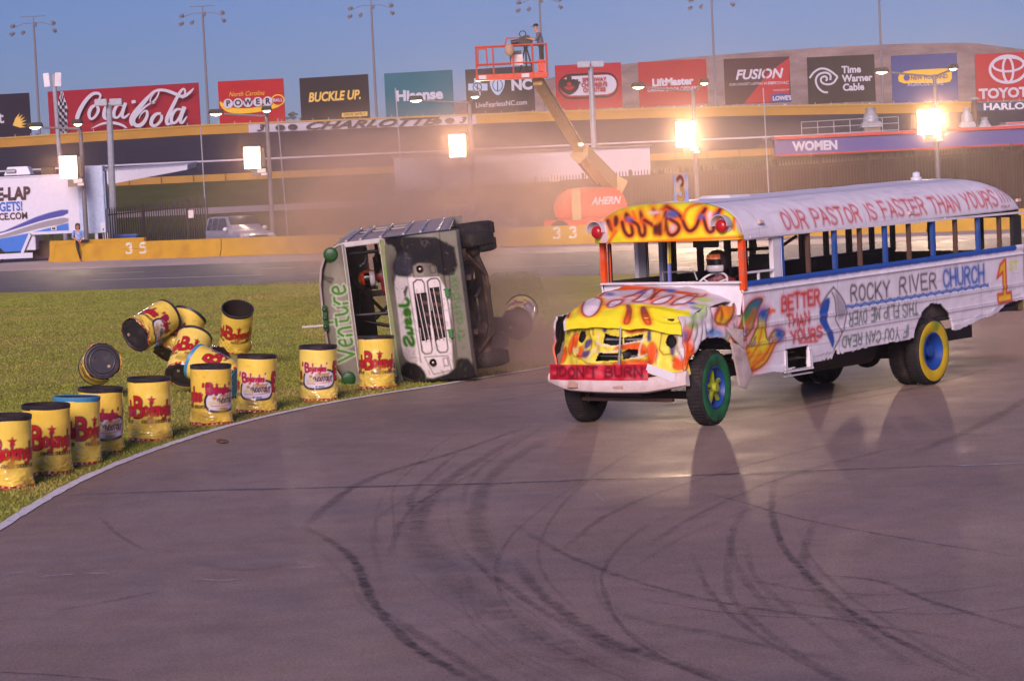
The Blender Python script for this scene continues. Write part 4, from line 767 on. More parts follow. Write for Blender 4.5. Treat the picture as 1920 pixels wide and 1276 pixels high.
# chassis
b = MB()
for y in (-.42, .42): b.box((-3.9, y, .62), (9.2, .09, .2), black)
b.box((.25, 0, .58), (.7, .8, .3), black); b.box((.0, 0, .40), (.12, 1.8, .1), black); b.box((WB, 0, .5), (.3, 1.7, .2), black); b.ball((WB, 0, .48), .24, black, 8); b.cyl((-1, 0, .55), (WB, 0, .5), .05, black); b.box((.35, -.1, .36), (.06, 1.7, .05), brownm)
b.build('chassis', bus)
b = MB(); b.cyl((-3.3, .55, .62), (-5.0, .55, .62), .22, black, n=20); b.build('fuel_tank', bus, smooth=50)
b = MB(); b.box((-2.09, 1.0, .72), (.54, .36, .02), dark); b.box((-2.09, .84, .74), (.6, .02, .32), dark); b.box((-2.1, 1.2, .565), (.74, .08, .035), white); b.box((-1.78, 1.2, .72), (.04, .06, .3), white); b.box((-2.42, 1.2, .70), (.06, .08, .26), white); b.box((-2.09, 1.21, .50), (.7, .06, .02), white); b.build('battery_box', bus, bevel=.005)
# wheels
def wheel(x, y, sgn, sideM, rimM, spokeM, steer=0, dual=False, plain=False):
    T = frame((x, y, .51), (math.cos(steer), math.sin(steer), 0), (0, 0, 1), None)
    if sgn > 0: T = frame((x, y, .51), (-math.cos(steer), -math.sin(steer), 0), (0, 0, 1))   # +Z of the wheel points outwards
    b = MB(); prof = [(.29, -.10), (.36, -.125), (.45, -.125), (.49, -.10), (.508, -.05), (.508, .05), (.49, .10), (.46, .122), (.40, .128), (.33, .12), (.285, .10)]
    b.lathe(prof, rubber, 56, T, mts=[rubber]*7+[sideM]*3)
    for k in range(56):
        a = k*2*PI/56; c = np.array([.509*math.cos(a), .509*math.sin(a), 0]); b.box((T@np.array([*c, 1]))[:3], (.012, .022, .18), rubber, T[:3, :3]@np.array(Matrix.Rotation(a, 3, 'Z')))
    ty = b.build('wheel', bus, smooth=50)
    b = MB(); b.lathe([(.285, .095), (.292, .112), (.275, .115), (.262, .07), (.24, .0 if not dual else -.05), (.12, .02 if not dual else -.09), (.001, .02 if not dual else -.09)], rimM, 40, T)
    if not plain:
        for k in range(5):
            a = k*2*PI/5+.4; p0 = (T@np.array([.04*math.cos(a), .04*math.sin(a), .06, 1]))[:3]; p1 = (T@np.array([.235*math.cos(a), .235*math.sin(a), .055, 1]))[:3]; b.beam(p0, p1, .05, .04, spokeM)
        b.cyl((T@np.array([0, 0, .02, 1]))[:3], (T@np.array([0, 0, .13, 1]))[:3], .075, spokeM, r1=.06, n=16)
        for k in range(5):
            a = k*2*PI/5+1.03; b.cyl((T@np.array([.17*math.cos(a), .17*math.sin(a), .02, 1]))[:3], (T@np.array([.17*math.cos(a), .17*math.sin(a), .05, 1]))[:3], .035, lens, n=10)
    else:
        b.cyl((T@np.array([0, 0, -.09, 1]))[:3], (T@np.array([0, 0, .06, 1]))[:3], .1, rimM, r1=.09, n=16)
        for k in range(8):
            a = k*2*PI/8; b.cyl((T@np.array([.18*math.cos(a), .18*math.sin(a), -.08, 1]))[:3], (T@np.array([.18*math.cos(a), .18*math.sin(a), -.04, 1]))[:3], .03, rimM, n=8)
    b.build('rim', ty, smooth=40)
green_s = mm('green_sidewall', (30, 112, 62), .6, bump=.4, bscale=20, dirt=((30, 40, 34), 4, .7)); yel_s = mm('yellow_sidewall', (206, 172, 20), .6, bump=.4, bscale=20, dirt=((80, 130, 40), 3, .9))
brim = mm('blue_rim', (28, 70, 150), .4, dirt=((40, 40, 60), 8, .4)); yspk = mm('lime_spoke', (170, 178, 40), .5, dirt=((60, 90, 50), 9, .6))
wheel(0, 1.10, 1, green_s, brim, yspk, R(9)); wheel(0, -.98, -1, rubber, steel, steel, R(9), plain=True)
wheel(WB, 1.08, 1, yel_s, brim, brim, 0, True, True); wheel(WB, .78, 1, rubber, dark, dark, 0, False, True); wheel(WB, -1.08, -1, rubber, steel, steel, 0, True, True); wheel(WB, -.78, -1, rubber, dark, dark, 0, False, True)
# things on the roof
sgc = Canvas(-.25, .25, 0, .42, .011, (176, 176, 214))
for k in range(12): sgc.ell(random.uniform(-.15, .15), random.uniform(0, .4), .1, .08, random.choice([(214, 190, 190), (230, 200, 150), (170, 176, 220)]), .06)
three = smooth_pts([(-.09, .33), (.0, .38), (.09, .33), (.08, .26), (0, .22), (.09, .17), (.09, .08), (0, .035), (-.09, .08)], 2); sgc.stroke(three, .075, (196, 130, 60), .02); sgc.stroke(three, .045, (130, 60, 60), .02); sgc.stroke(three[len(three)//2:], .03, (236, 200, 70), .02)
Uy, Vz = np.meshgrid(np.linspace(-.17, .17, 40), np.linspace(0, .40, 46)); dy, dx = math.cos(.35), -math.sin(.35)
gridobj('number_plate', np.stack([-1.1+Uy*dx*-1, Uy*dy, 3.01+Vz], -1), sgc.sample(Uy*1.3, Vz), FACE, bus, thick=.02, back=dark)
b = MB(); b.box((-2.2, 0, 3.05), (.6, .6, .06), white, taper=.85); b.build('roof_hatch', bus, bevel=.015)
b = MB(); b.lathe([(.09, 0), (.085, .06), (.06, .07), (.06, .13), (.02, .15), (.001, .15)], mm('clear_beacon', (220, 215, 225), .2), 20, frame((-7.7, 0, 3.10), (1, 0, 0), (0, 1, 0))); b.build('roof_beacon', bus)
for x, z in ((-5.35, 2.60), (-8.78, 2.62), (-1.25, 2.70)):
    b = MB(); b.box((x, 1.235, z+SH(x)), (.12, .05, .05), mm('marker_light_pink', (220, 190, 180), .4))
    b.build('marker_light', bus, bevel=.01)
# ================================================================== the overturned shuttle bus, lying on its right side, nose to the camera
tl = R(4.5); VZ = np.array([-math.cos(tl), 0, -math.sin(tl)]); VYv = np.array([-math.sin(tl), 0, math.cos(tl)]); VX = np.cross(VYv, VZ)
pt = R(1.2); VX2 = math.cos(pt)*VX-math.sin(pt)*np.array([0, 0, 1]); VX2 -= VYv*(VX2@VYv)*.0
VX2 = VX2/np.linalg.norm(VX2); VZ2 = np.cross(VX2, VYv); VZ2 /= np.linalg.norm(VZ2); VY2 = np.cross(VZ2, VX2)
V0 = A(941, 572, 45.5)
van = empty('shuttle_bus', V0, 0, 'grey shuttle bus with green lettering tipped over on its side, wheels in the air', 'bus')
T = np.eye(4); T[:3, 0] = VX2; T[:3, 1] = VY2; T[:3, 2] = VZ2; T[:3, 3] = V0; place(van, T)
def on_van(a, b, x=0.0):                       # crop pixel of the photo -> (Y, Z) on the plane X = x of the bus
    px, py = 560+a/3.752, 400+b/3.752; d = ray(px, py); o = CO-V0-VX2*x; t = -(o@VX2)/(d@VX2); P = o+d*t; return P@VY2, P@VZ2
GRY = (128, 122, 108); gry = mm('grey_green_paint', GRY, .5, bump=.15, dirt=((110, 96, 80), 2.5, .6)); BLKB = (34, 32, 36); GR = (74, 150, 34)
HW, CY = 1.27, .10
vq = lambda pts, x=0.0: [on_van(a, b, x) for a, b in pts]
vsp = lambda c, w: [(w*2, (190, 196, 150), w, .4), (w, c, w*.4, 1)]
# roof front cap
cv = Canvas(-1.35, 1.55, 2.5, 3.2, .0125, GRY)
p0 = on_van(330, 1040, -.75); p1 = on_van(300, 520, -.75)
for _ in range(10): cv.ell(random.uniform(-1.1, 1.3), random.uniform(2.5, 3.1), random.uniform(.1, .3), random.uniform(.04, .1), random.choice([(108, 98, 84), (150, 142, 126)]), .1)
VP = [(.085, (206, 210, 186), .015, .9), (.05, (70, 122, 34), .01, 1)]; W_ = p1[0]-p0[0]; cv.text('V', p0[0], 2.66, .30, 0, GR, width=W_*.17, passes=VP); cv.text('enture', p0[0]+W_*.2, 2.66, .42, 0, GR, passes=VP, width=W_*.82, gap=.13)
for pts in ([(205, 455), (240, 460), (225, 485), (205, 475)], [(175, 445), (190, 452)], [(172, 462), (190, 466)]): q = vq(pts, -.75); cv.stroke(q, .03, (50, 40, 36), .02)
for _ in range(40): y0, z0 = random.uniform(-1.2, 1.4), random.uniform(2.55, 3.1); cv.stroke([(y0, z0), (y0+random.uniform(-.3, .3), z0+random.uniform(-.05, .05))], .012, (110, 100, 90), .012, .5)
roofz = lambda y: 3.13-.30*abs((y-CY)/HW)**2.6-.10*abs((y-CY)/HW)**8
U, S_ = np.meshgrid(np.linspace(-1, 1, 150), np.linspace(0, 1, 40)); Yc = CY+HW*U*.985; Zc = 2.60+(np.vectorize(roofz)(Yc)-2.60)*S_
Xc = -.74-.18*S_**4+.02*(1-U**2)+.006*vnoise(Yc, Zc, .25, 2); gridobj('front_cap', np.stack([Xc, Yc, Zc], -1), cv.sample(Yc, Zc), VPAINT, van, thick=.03, back=dark)
grn = mm('green_lamp', (28, 78, 30), .35, bump=.2); 
for a, b_ in ((225, 290), (350, 1160)):
    y, z = on_van(a, b_, -.72); b = MB(); b.lathe([(.13, 0), (.125, .02), (.105, .03), (.095, .05), (.05, .06), (.001, .06)], grn, 24, frame((-.745, y, z), (0, 1, 0), (0, 0, 1))); b.build('marker_lamp', van)
y0, z0 = on_van(180, 645, -.72); y1, z1 = on_van(192, 825, -.72); b = MB(); b.beam((-.73, y0, z0), (-.73, y1, z1), .05, .075, grn)
for k in range(3): b.ball((-.70, y0+(y1-y0)*(k+.5)/3, z0+(z1-z0)*(k+.5)/3), .045, grn, 6)
b.build('marker_strip', van, bevel=.01)
# body skin: ribbed sides and roof
b = MB(); NS = 64
def ring(x):
    q = []
    for i in range(41):
        t = i/40
        if t < .36: y, z = HW*(1+.0*t), .75+(2.55-.75)*t/.36
        elif t > .64: y, z = -HW, 2.55-(2.55-.75)*(t-.64)/.36
        else:
            a = (t-.36)/.28*PI; y = HW*np.sign(math.cos(a))*abs(math.cos(a))**.6; z = 2.55+.58*abs(math.sin(a))**.8
        q.append((x, CY+y, z))
    return q
def open_at(x, i):                              # window openings along both sides
    t = i/40; s = t if t < .5 else 1-t; z = .75+(2.55-.75)*s/.36
    return 1.62 < z < 2.45 and (t > .5 or x < -3.3) and ((-1.9 < x < -.95) or (-3.2 < x < -2.1) or (-4.4 < x < -3.4) or (-5.5 < x < -4.6))
xs = np.linspace(-.74, -6.0, NS); rows = [ring(x) for x in xs]; rr = []
for j, r in enumerate(rows):
    rr.append([(x, CY+(y-CY), z) for i, (x, y, z) in enumerate(r)])
vs = [p for r in rr for p in r]; fs = []
for j in range(NS-1):
    for i in range(40):
        if open_at((xs[j]+xs[j+1])/2, i+.5): continue
        fs.append(((j+1)*41+i, (j+1)*41+i+1, j*41+i+1, j*41+i))
b.add(vs, fs, mm('ribbed_body_paint', (170, 152, 146), .55, 0.0, bump=.1, dirt=((120, 100, 90), 2, .6))); b.mats.append(dark)
o = b.build('body', van, smooth=20); sm = o.modifiers.new('thickness', 'SOLIDIFY'); sm.thickness = .04; sm.offset = -1; sm.material_offset = 1; sm.material_offset_rim = 0
ribm = mm('bright_rib', (196, 180, 172), .25, .4)
for z in (.95, 1.25, 1.55, 1.95, 2.3, 2.55):
    b = MB(); b.box((-3.35, CY+HW+.015, z), (5.1, .035, .05), ribm); b.build('side_rib', van, bevel=.01)
b = MB()
for yc, w in ((-1.08, .2), (1.28, .2), (.1, .12)): b.box((-5.98, yc, 1.7), (.05, w, 2.2), gry)
b.box((-5.98, CY, 2.75), (.05, 2.3, .5), gry); b.box((-5.98, CY, .95), (.05, 2.3, .5), gry); b.build('rear_wall', van)
b = MB(); b.box((-3.4, CY, .80), (5.1, 2.4, .06), dark); b.build('floor', van)
# windscreen surround
b = MB(); x = -.74
b.box((x, 1.325, 2.28), (.10, .085, .68), mm('pillar_white', (200, 190, 186), .5, dirt=((110, 90, 80), 4, .6))); b.box((x, -1.10, 2.28), (.10, .12, .68), gry); b.box((x, CY, 2.60), (.10, 2.5, .06), gry); b.box((x-.02, CY, 1.93), (.14, 2.5, .10), mm('lime_streaked_grey', (128, 136, 84), .5, dirt=((90, 150, 40), 2.5, .8)))
b.build('windscreen_frame', van, bevel=.012)
# cowl + nose: painted grey, black, white with green lettering
nc = Canvas(-1.3, 1.5, .5, 2.0, .0125, GRY)
P_ = lambda pts: vq(pts, 0)
WHV = (226, 212, 210)
for _ in range(14): nc.ell(random.uniform(-1.1, 1.3), random.uniform(.6, 1.9), random.uniform(.08, .25), random.uniform(.05, .15), random.choice([(104, 92, 80), (84, 74, 68), (150, 138, 128)]), .12)
nc.poly(smooth_pts(P_([(655, 440), (760, 450), (1060, 440), (1080, 1000), (1090, 1130), (900, 1180), (850, 1060), (760, 1060), (720, 1000), (690, 700)]), 1, True), WHV, .01)
nc.poly(smooth_pts(P_([(590, 165), (1085, 170), (1130, 430), (980, 440), (960, 350), (800, 350), (800, 440), (670, 450), (650, 380), (690, 300), (660, 230), (600, 235)]), 1, True), BLKB, .015)
nc.poly(smooth_pts(P_([(660, 380), (690, 280), (790, 290), (800, 440), (665, 448)]), 1, True), (60, 58, 70), .05)
nc.poly(smooth_pts(P_([(720, 1060), (840, 1060), (900, 1130), (890, 1180), (1100, 1110), (1110, 1010), (1220, 1020), (1260, 1200), (700, 1200)]), 1, True), (38, 34, 36), .02)
nc.poly(P_([(1110, 430), (1130, 430), (1215, 1010), (1110, 1000), (1060, 440)]), GRY, .01)
a0 = on_van(812, 930)[0]; a1 = on_van(760, 600)[0]
nc.text('JesuS', a0, 1.58, .17, 0, GR, passes=[(.075, (90, 150, 50), .02, .8), (.05, (52, 116, 22), .012, 1)], width=a1-a0, mirror=True)
a0 = on_van(1140, 885)[0]; a1 = on_van(1120, 600)[0]; a2 = on_van(1120, 600)[0]; a3 = on_van(1090, 450)[0]
nc.text('trash', a0, .70, .17, 0, GR, passes=[(.026, (70, 120, 50), .014, .8)], width=a1-a0-.05); nc.text('Box', a2, .70, .17, 0, GR, passes=[(.026, (70, 120, 50), .014, .8)], width=a3-a2)
for pts, w in (([(795, 345), (965, 335), (985, 440), (810, 450), (795, 345)], .014), ([(885, 1010), (1050, 1000), (1075, 1105), (950, 1135), (885, 1010)], .014), ([(765, 290), (760, 440), (860, 1050)], .016), ([(990, 300), (1020, 450), (1090, 880)], .014), ([(1040, 200), (1060, 440), (1130, 1160)], .014), ([(740, 560), (760, 520), (745, 580)], .04), ([(920, 370), (955, 365), (965, 415), (930, 420), (920, 370)], .014), ([(1015, 1020), (1045, 1015), (1055, 1070), (1025, 1075), (1015, 1020)], .014), ([(650, 450), (665, 520)], .02)): nc.stroke(P_(pts), w, (46, 40, 42), .008, .9)
SL = [P_([(805, 490), (830, 468), (865, 468), (882, 490), (900, 640), (940, 960), (930, 985), (890, 990), (868, 970), (840, 760)]), P_([(905, 480), (930, 458), (975, 458), (992, 480), (1010, 640), (1050, 950), (1040, 975), (995, 980), (975, 960), (940, 760)])]
for q in SL: nc.stroke(q+[q[0]], .02, (60, 52, 54), .008)
for _ in range(190): y0, z0 = random.uniform(-1.2, 1.3), random.uniform(.6, 1.9); nc.stroke([(y0, z0), (y0+random.uniform(-.08, .08), z0+random.uniform(-.06, .06))], random.uniform(.006, .015), random.choice([(60, 50, 50), (120, 104, 98), (70, 110, 50)]), .006, .6)
SLI = [P_([(820, 570), (895, 560), (935, 880), (868, 900)]), P_([(920, 530), (985, 520), (1028, 870), (962, 895)])]
HL = [on_van(852, 392), on_van(945, 1050)]
U, Vz = np.meshgrid(np.linspace(-1, 1, 190), np.linspace(.56, 1.94, 105)); Yn = CY+HW*U*(1-.03*np.clip((Vz-1.4)/.5, 0, 1))
cut = np.zeros(U.shape, bool)
for q in SLI: cut |= inside(Yn, Vz, q)
for y, z in HL: cut |= (Yn-y)**2+(Vz-z)**2 < .055**2
ok = ~cut; keep = ok[:-1, :-1] & ok[1:, 1:] & ok[1:, :-1] & ok[:-1, 1:]
Xn = np.interp(Vz, [.56, .62, .9, .92, 1.45, 1.56, 1.72, 1.94], [-.10, .06, .06, -.02, -.02, -.06, -.34, -.74])-.12*np.abs(U)**9+.012*vnoise(Yn, Vz, .2, 4)+.02*vnoise(Yn, Vz, .5, 6)
for q in SL: Xn -= .03*inside(Yn, Vz, q)
gridobj('nose', np.stack([Xn, Yn, Vz], -1), nc.sample(Yn, Vz), VPAINT, van, keep=keep, thick=.04, back=dark)
b = MB()
for s in (-1, 1): b.add([(-.15, CY+s*HW, .60), (-.75, CY+s*HW, .60), (-.75, CY+s*HW, 1.93), (-.62, CY+s*HW, 1.86), (-.28, CY+s*HW, 1.6), (-.2, CY+s*HW, 1.0), (-.15, CY+s*HW*.95, .60), (-.75, CY+s*(HW-.05), .60)], [(0, 1, 2, 3, 4, 5)], black)
b.build('nose_side', van)
b = MB(); b.box((-.45, .05, 1.2), (.4, 1.3, .6), lens); 
for k in range(6): b.cyl((-.22, -.5+.2*k, 1.0), (-.2, -.4+.2*k, 1.35), .05, brownm)
b.build('engine', van)
for s_ in SLI:
    y0, y1 = min(p[0] for p in s_), max(p[0] for p in s_); zc = np.mean([p[1] for p in s_]); b = MB()
    for dz in (-.02, .05): b.beam((.0, y0, zc+dz-.03), (.0, y1, zc+dz+.03), .02, .015, mm('grille_bar', (200, 180, 176), .4))
    b.build('grille_bar', van)
for y, z in HL:
    b = MB(); b.lathe([(.001, -.1), (.05, -.07), (.058, 0.0)], mm('headlight_bowl', (60, 34, 30), .3, .4), 20, frame((-.0, y, z), (0, 1, 0), (0, 0, 1))); b.ball((-.06, y, z), .022, white, 5); b.build('headlight', van)
gk = mm('green_bracket', (46, 120, 44), .5)
for a, b_ in ((1045, 560), (1070, 845)): y, z = on_van(a, b_); b = MB(); b.box((.09, y, z), (.08, .13, .07), gk); b.box((.09, y+.07, z), (.05, .03, .12), gk); b.build('tow_bracket', van, bevel=.01)
y, z = on_van(740, 210); b = MB(); b.box((-.45, 1.24, 1.52), (.06, .10, .30), mm('vent_green', (92, 104, 66), .5), np.array(Matrix.Rotation(.3, 3, 'Z'))); b.build('side_marker', van, bevel=.03)
# cage, wheel, seat inside
cage = lambda pts, r=.032: [b.tube([(x_, *on_van(a, c, x_)) for a, c, x_ in pts], r, black, 8)]
for pts in ([(315, 290, -1.0), (550, 265, -1.0)], [(330, 420, -1.0), (600, 690, -1.6)], [(370, 720, -1.1), (640, 700, -1.1)], [(430, 520, -1.8), (430, 720, -1.8)], [(420, 520, -1.8), (560, 520, -1.8)], [(540, 200, -1.8), (560, 330, -1.8)], [(460, 760, -2.4), (640, 790, -2.4)], [(540, 740, -2.4), (640, 640, -2.4)], [(545, 265, -1.0), (555, 330, -1.4)]):
    b = MB(); cage(pts); b.build('roll_bar', van)
b = MB(); cage([(465, 240, -1.05), (478, 310, -1.05), (465, 350, -1.05), (435, 370, -1.05)], .03); b.ball((-1.05, *on_van(438, 370, -1.05)), .05, black, 5); b.build('mirror', van)
b = MB(); b.box((-2.3, .75, 1.45), (.5, .55, .12), black); b.box((-2.55, .75, 1.85), (.12, .5, .75), black); b.build('driver_seat', van, bevel=.03)
b = MB(); Tw = frame((-1.35, .75, 1.85), (0, 1, 0), (-.5, 0, .86)); pts = [tuple((Tw@np.array([.2*math.cos(t), .2*math.sin(t), 0, 1]))[:3]) for t in np.linspace(0, 2*PI, 21)]; b.tube(pts, .015, black); b.cyl((-1.35, .75, 1.85), (-.95, .75, 1.6), .03, black); b.build('steering_wheel', van)
b = MB(); b.beam((-.8, -.02, 3.08), (-.8, -.0, 3.50), .04, .03, mm('pale_rod', (200, 188, 190), .5)); b.build('side_antenna', van)
# underside and wheels
und = mm('chassis_brown', (62, 48, 42), .8, bump=.3, dirt=((140, 100, 80), 4, .5)); b = MB()
for y in (-.42, .52): b.box((-3.1, y, .56), (5.6, .09, .18), und)
for x in (-1.2, -2.4, -3.4, -4.6): b.box((x, .05, .56), (.08, .95, .12), und)
b.build('frame_rail', van)
b = MB(); b.tube([(-.95, .95, .38), (-.95, .5, .24), (-.95, -.4, .24), (-.95, -.85, .38)], .06, und, 8); b.tube([(-.7, .9, .5), (-.85, .5, .2), (-.85, -.5, .2), (-.7, -.8, .5)], .03, und); b.tube([(-1.1, .85, .35), (-.9, .3, .55)], .04, und); b.ball((-.95, .95, .38), .13, und, 6); b.ball((-.95, -.85, .38), .13, und, 6); b.build('front_axle', van)
b = MB(); b.cyl((-4.45, .9, .40), (-4.45, -.75, .40), .07, und); b.ball((-4.45, .05, .40), .2, und, 8); b.cyl((-1.8, .05, .5), (-4.4, .05, .42), .045, und); b.build('rear_axle', van)
b = MB(); b.tube([(-1.2, -.5, .5), (-2.4, -.62, .42), (-3.6, -.6, .42), (-4.9, -.7, .5)], .04, brownm); b.cyl((-2.4, -.62, .42), (-3.3, -.6, .42), .1, brownm); b.build('exhaust_pipe', van)
b = MB(); b.box((-3.0, .85, .55), (1.0, .4, .3), und); b.build('fuel_tank', van, bevel=.04)
def vwheel(x, y, s):
    Tq = frame((x, y, .38), (1, 0, 0), (0, 0, 1)) if s < 0 else frame((x, y, .38), (-1, 0, 0), (0, 0, 1)); b = MB()
    b.lathe([(.21, -.11), (.30, -.135), (.35, -.12), (.378, -.08), (.378, .08), (.35, .12), (.30, .135), (.21, .11)], rubber, 40, Tq)
    for k in range(40):
        a = k*2*PI/40; b.box((Tq@np.array([.379*math.cos(a), .379*math.sin(a), 0, 1]))[:3], (.01, .02, .2), rubber, Tq[:3, :3]@np.array(Matrix.Rotation(a, 3, 'Z')))
    w = b.build('wheel', van, smooth=50); b = MB(); b.lathe([(.21, .10), (.20, .07), (.16, .02), (.08, .06), (.001, .07)], mm('white_rim', (206, 198, 206), .5), 28, Tq); b.build('rim', w)
vwheel(-.95, 1.14, 1); vwheel(-.95, -.96, -1)
for y in (1.15, .86): vwheel(-4.45, y, 1)
for y in (-.98, -.68): vwheel(-4.45, y, -1)
# ================================================================== billboards on the top of the banked turn
YB = 303.0
wl = mm('sign_white', (196, 192, 206), .7, var=.03, spec=.2); gold = mm('sign_gold', (226, 186, 90), .7, var=.03, spec=.2); ink = mm('sign_ink', (30, 24, 34), .8, var=.05, spec=.2); ylw = mm('sign_yellow', (232, 184, 40), .7, var=.03, spec=.2)
pale = mm('sign_pale_blue', (170, 196, 226), .7, var=.03, spec=.2); redm = mm('sign_red', (170, 22, 36), .7, var=.04, spec=.2); greym = mm('sign_grey', (128, 120, 126), .7, spec=.2)
class Board:
    def __init__(s, px0, py0, px1, py1, hpx, rgb, label):
        """(px0,py0)-(px1,py1): the top edge in the photo, hpx: height"""
        s.p0 = A(px0, py0, YB); s.p1 = A(px1, py1, YB); s.w = s.p1[0]-s.p0[0]; s.h = hpx*YB/FPX
        s.ex = np.array([1, 0, (s.p1[2]-s.p0[2])/s.w]); s.k = YB/FPX; s.px0, s.py0, s.px1, s.py1, s.hpx = px0, py0, px1, py1, hpx
        s.root = empty('billboard', (s.p0[0]+s.w/2, YB, (s.p0[2]+s.p1[2])/2-s.h), 0, label, 'billboard'); s.o = np.array(s.root.location)
        s.bg = mm('board_%d_%d_%d' % rgb, rgb, .75, var=.08, scale=.3, spec=.2); s.b = MB(); s.z = 0
        q = [s.at(0, 1), s.at(1, 1), s.at(1, 0), s.at(0, 0)]; vs = [p for p in q]+[p+np.array([0, .3, 0]) for p in q]
        s.b.add(vs, [(0, 1, 2, 3), (7, 6, 5, 4), (0, 4, 5, 1), (1, 5, 6, 2), (2, 6, 7, 3), (3, 7, 4, 0)], s.bg)
    def at(s, u, v, d=0): return s.p0+s.ex*s.w*u-np.array([0, d, s.h*v])-s.o     # u right, v down
    def uv(s, px, py):                          # photo pixel -> u, v on the board
        p = A(px, py, YB); u = (p[0]-s.p0[0])/s.w; return u, (s.p0[2]+s.ex[2]*s.w*u-p[2])/s.h
    def fr(s, px, py): s.z += .012; u, v = s.uv(px, py); return frame(s.at(u, v, .03+s.z), s.ex, (0, 0, 1), (0, -1, 0))
    def txt(s, t, px, py, hpx, m, **k):         # centred on the pixel, cap height in pixels
        return s.b.text(t, m, s.fr(px, py), hpx*s.k/.72, **k)
    def shape(s, pts, m, k=0, th=.02):
        q = smooth_pts(pts, k, True) if k else pts; s.z += .02; P3 = []
        for p in q: u, v = s.uv(*p); P3.append(s.at(u, v, .03+s.z))
        n = len(P3); P3 = np.array(P3); s.b.add(np.r_[P3, P3+[0, th, 0]], [tuple(range(n)), tuple(range(2*n-1, n-1, -1))]+[(i, i+n, (i+1) % n+n, (i+1) % n) for i in range(n)], m); return s
    def ell(s, cx, cy, rx, ry, m, rot=-.05, n=28): return s.shape([(cx+rx*math.cos(t)*math.cos(rot)-ry*math.sin(t)*math.sin(rot), cy+rx*math.cos(t)*math.sin(rot)+ry*math.sin(t)*math.cos(rot)) for t in np.linspace(0, 2*PI, n+1)[:-1]], m)
    def ring(s, cx, cy, rx, ry, w, m, rot=-.05, a0=0, a1=2*PI): return s.line([(cx+rx*math.cos(t)*math.cos(rot)-ry*math.sin(t)*math.sin(rot), cy+rx*math.cos(t)*math.sin(rot)+ry*math.sin(t)*math.cos(rot)) for t in np.linspace(a0, a1, 33)], w, m)
    def line(s, pts, w, m, k=0, w1=None):       # a painted stroke, may taper
        p = np.array(smooth_pts(pts, k) if k else pts, float); t = np.gradient(p, axis=0); t /= np.linalg.norm(t, axis=1)[:, None]+1e-9; nr = np.c_[-t[:, 1], t[:, 0]]; n = len(p)
        ws = np.interp(np.linspace(0, 1, n), np.linspace(0, 1, len(w)), w) if isinstance(w, (list, tuple)) else np.full(n, w); s.z += .02; P3 = []
        for i in range(n):
            for q in (p[i]-nr[i]*ws[i]/2, p[i]+nr[i]*ws[i]/2): u, v = s.uv(*q); P3.append(s.at(u, v, .03+s.z))
        s.b.add(P3, [(2*i, 2*i+1, 2*i+3, 2*i+2) for i in range(n-1)], m); return s
    def done(s):
        s.b.build('panel', s.root); b = MB()
        for u in np.linspace(.08, .92, max(3, int(s.w/2.2))): p = s.at(u, 1.0); b.box(p+np.array([0, .5, -.6+s.h*.4]), (.14, .3, s.h*.8+1.2), greym)
        b.box(s.at(.5, 1.02)+np.array([0, -.1, -.1]), (s.w, .3, .08), greym); b.build('support_frame', s.root)
        for u in np.linspace(.1, .9, max(3, int(s.w/2.2))): p = s.at(u, 1.03, .5); b = MB(); b.box(p+np.array([0, 0, -.1]), (.22, .22, .16), wl); b.beam(p, p+np.array([0, .5, -.15]), .05, .05, greym); b.build('lamp', s.root)
q1 = lambda a, b: (a/3.9875, b/3.9875)
q2 = lambda a, b: (480+a/3.9875, b/3.9875)
q3 = lambda a, b: (960+a/3.9875, b/3.9875)
q4 = lambda a, b: (1440+a/3.9875, b/3.9875)
B = Board(-75, 181, 54, 174, 87, (34, 24, 44), 'black billboard with white letters and yellow fan of feathers at the left edge'); B.txt('Sprint', -30, 223, 22, wl, offset=.02)
for k in range(6):
    a = math.radians(-62+k*14); p0 = np.array([24, 235]); L = 26+3*math.sin(k*.6); tip = p0+np.array([math.cos(a)*L*.9+2, math.sin(a)*L]); mid = p0+(tip-p0)*.55; nn = np.array([-(tip-p0)[1], (tip-p0)[0]])/L; B.shape([tuple(p0), tuple(mid+nn*2.6), tuple(tip), tuple(mid-nn*2.0)], gold)
B.done()
B = Board(89, 172, 372, 155, 83, (150, 14, 40), 'wide red billboard with white script and checkered bottle')
bot = [(112, 172), (119, 172), (120, 182), (125, 194), (127, 206), (125, 218), (127, 232), (128, 244), (124, 251), (110, 252), (107, 246), (108, 232), (106, 220), (106, 206), (108, 194), (112, 183)]
B.shape(bot, wl, 1)
for j in range(13):
    for i in range(4):
        if (i+j) % 2: continue
        y = 173.5+j*6.1; xl = np.interp(y, [172, 182, 194, 206, 218, 232, 244, 252], [112, 112, 108, 106, 106, 108, 107, 110]); xr_ = np.interp(y, [172, 182, 194, 206, 218, 232, 244, 252], [119, 120, 125, 127, 125, 127, 128, 124]); w = (xr_-xl)/4; B.shape([(xl+i*w, y), (xl+(i+1)*w, y-.3), (xl+(i+1)*w, y+5.6), (xl+i*w, y+5.9)], ink)
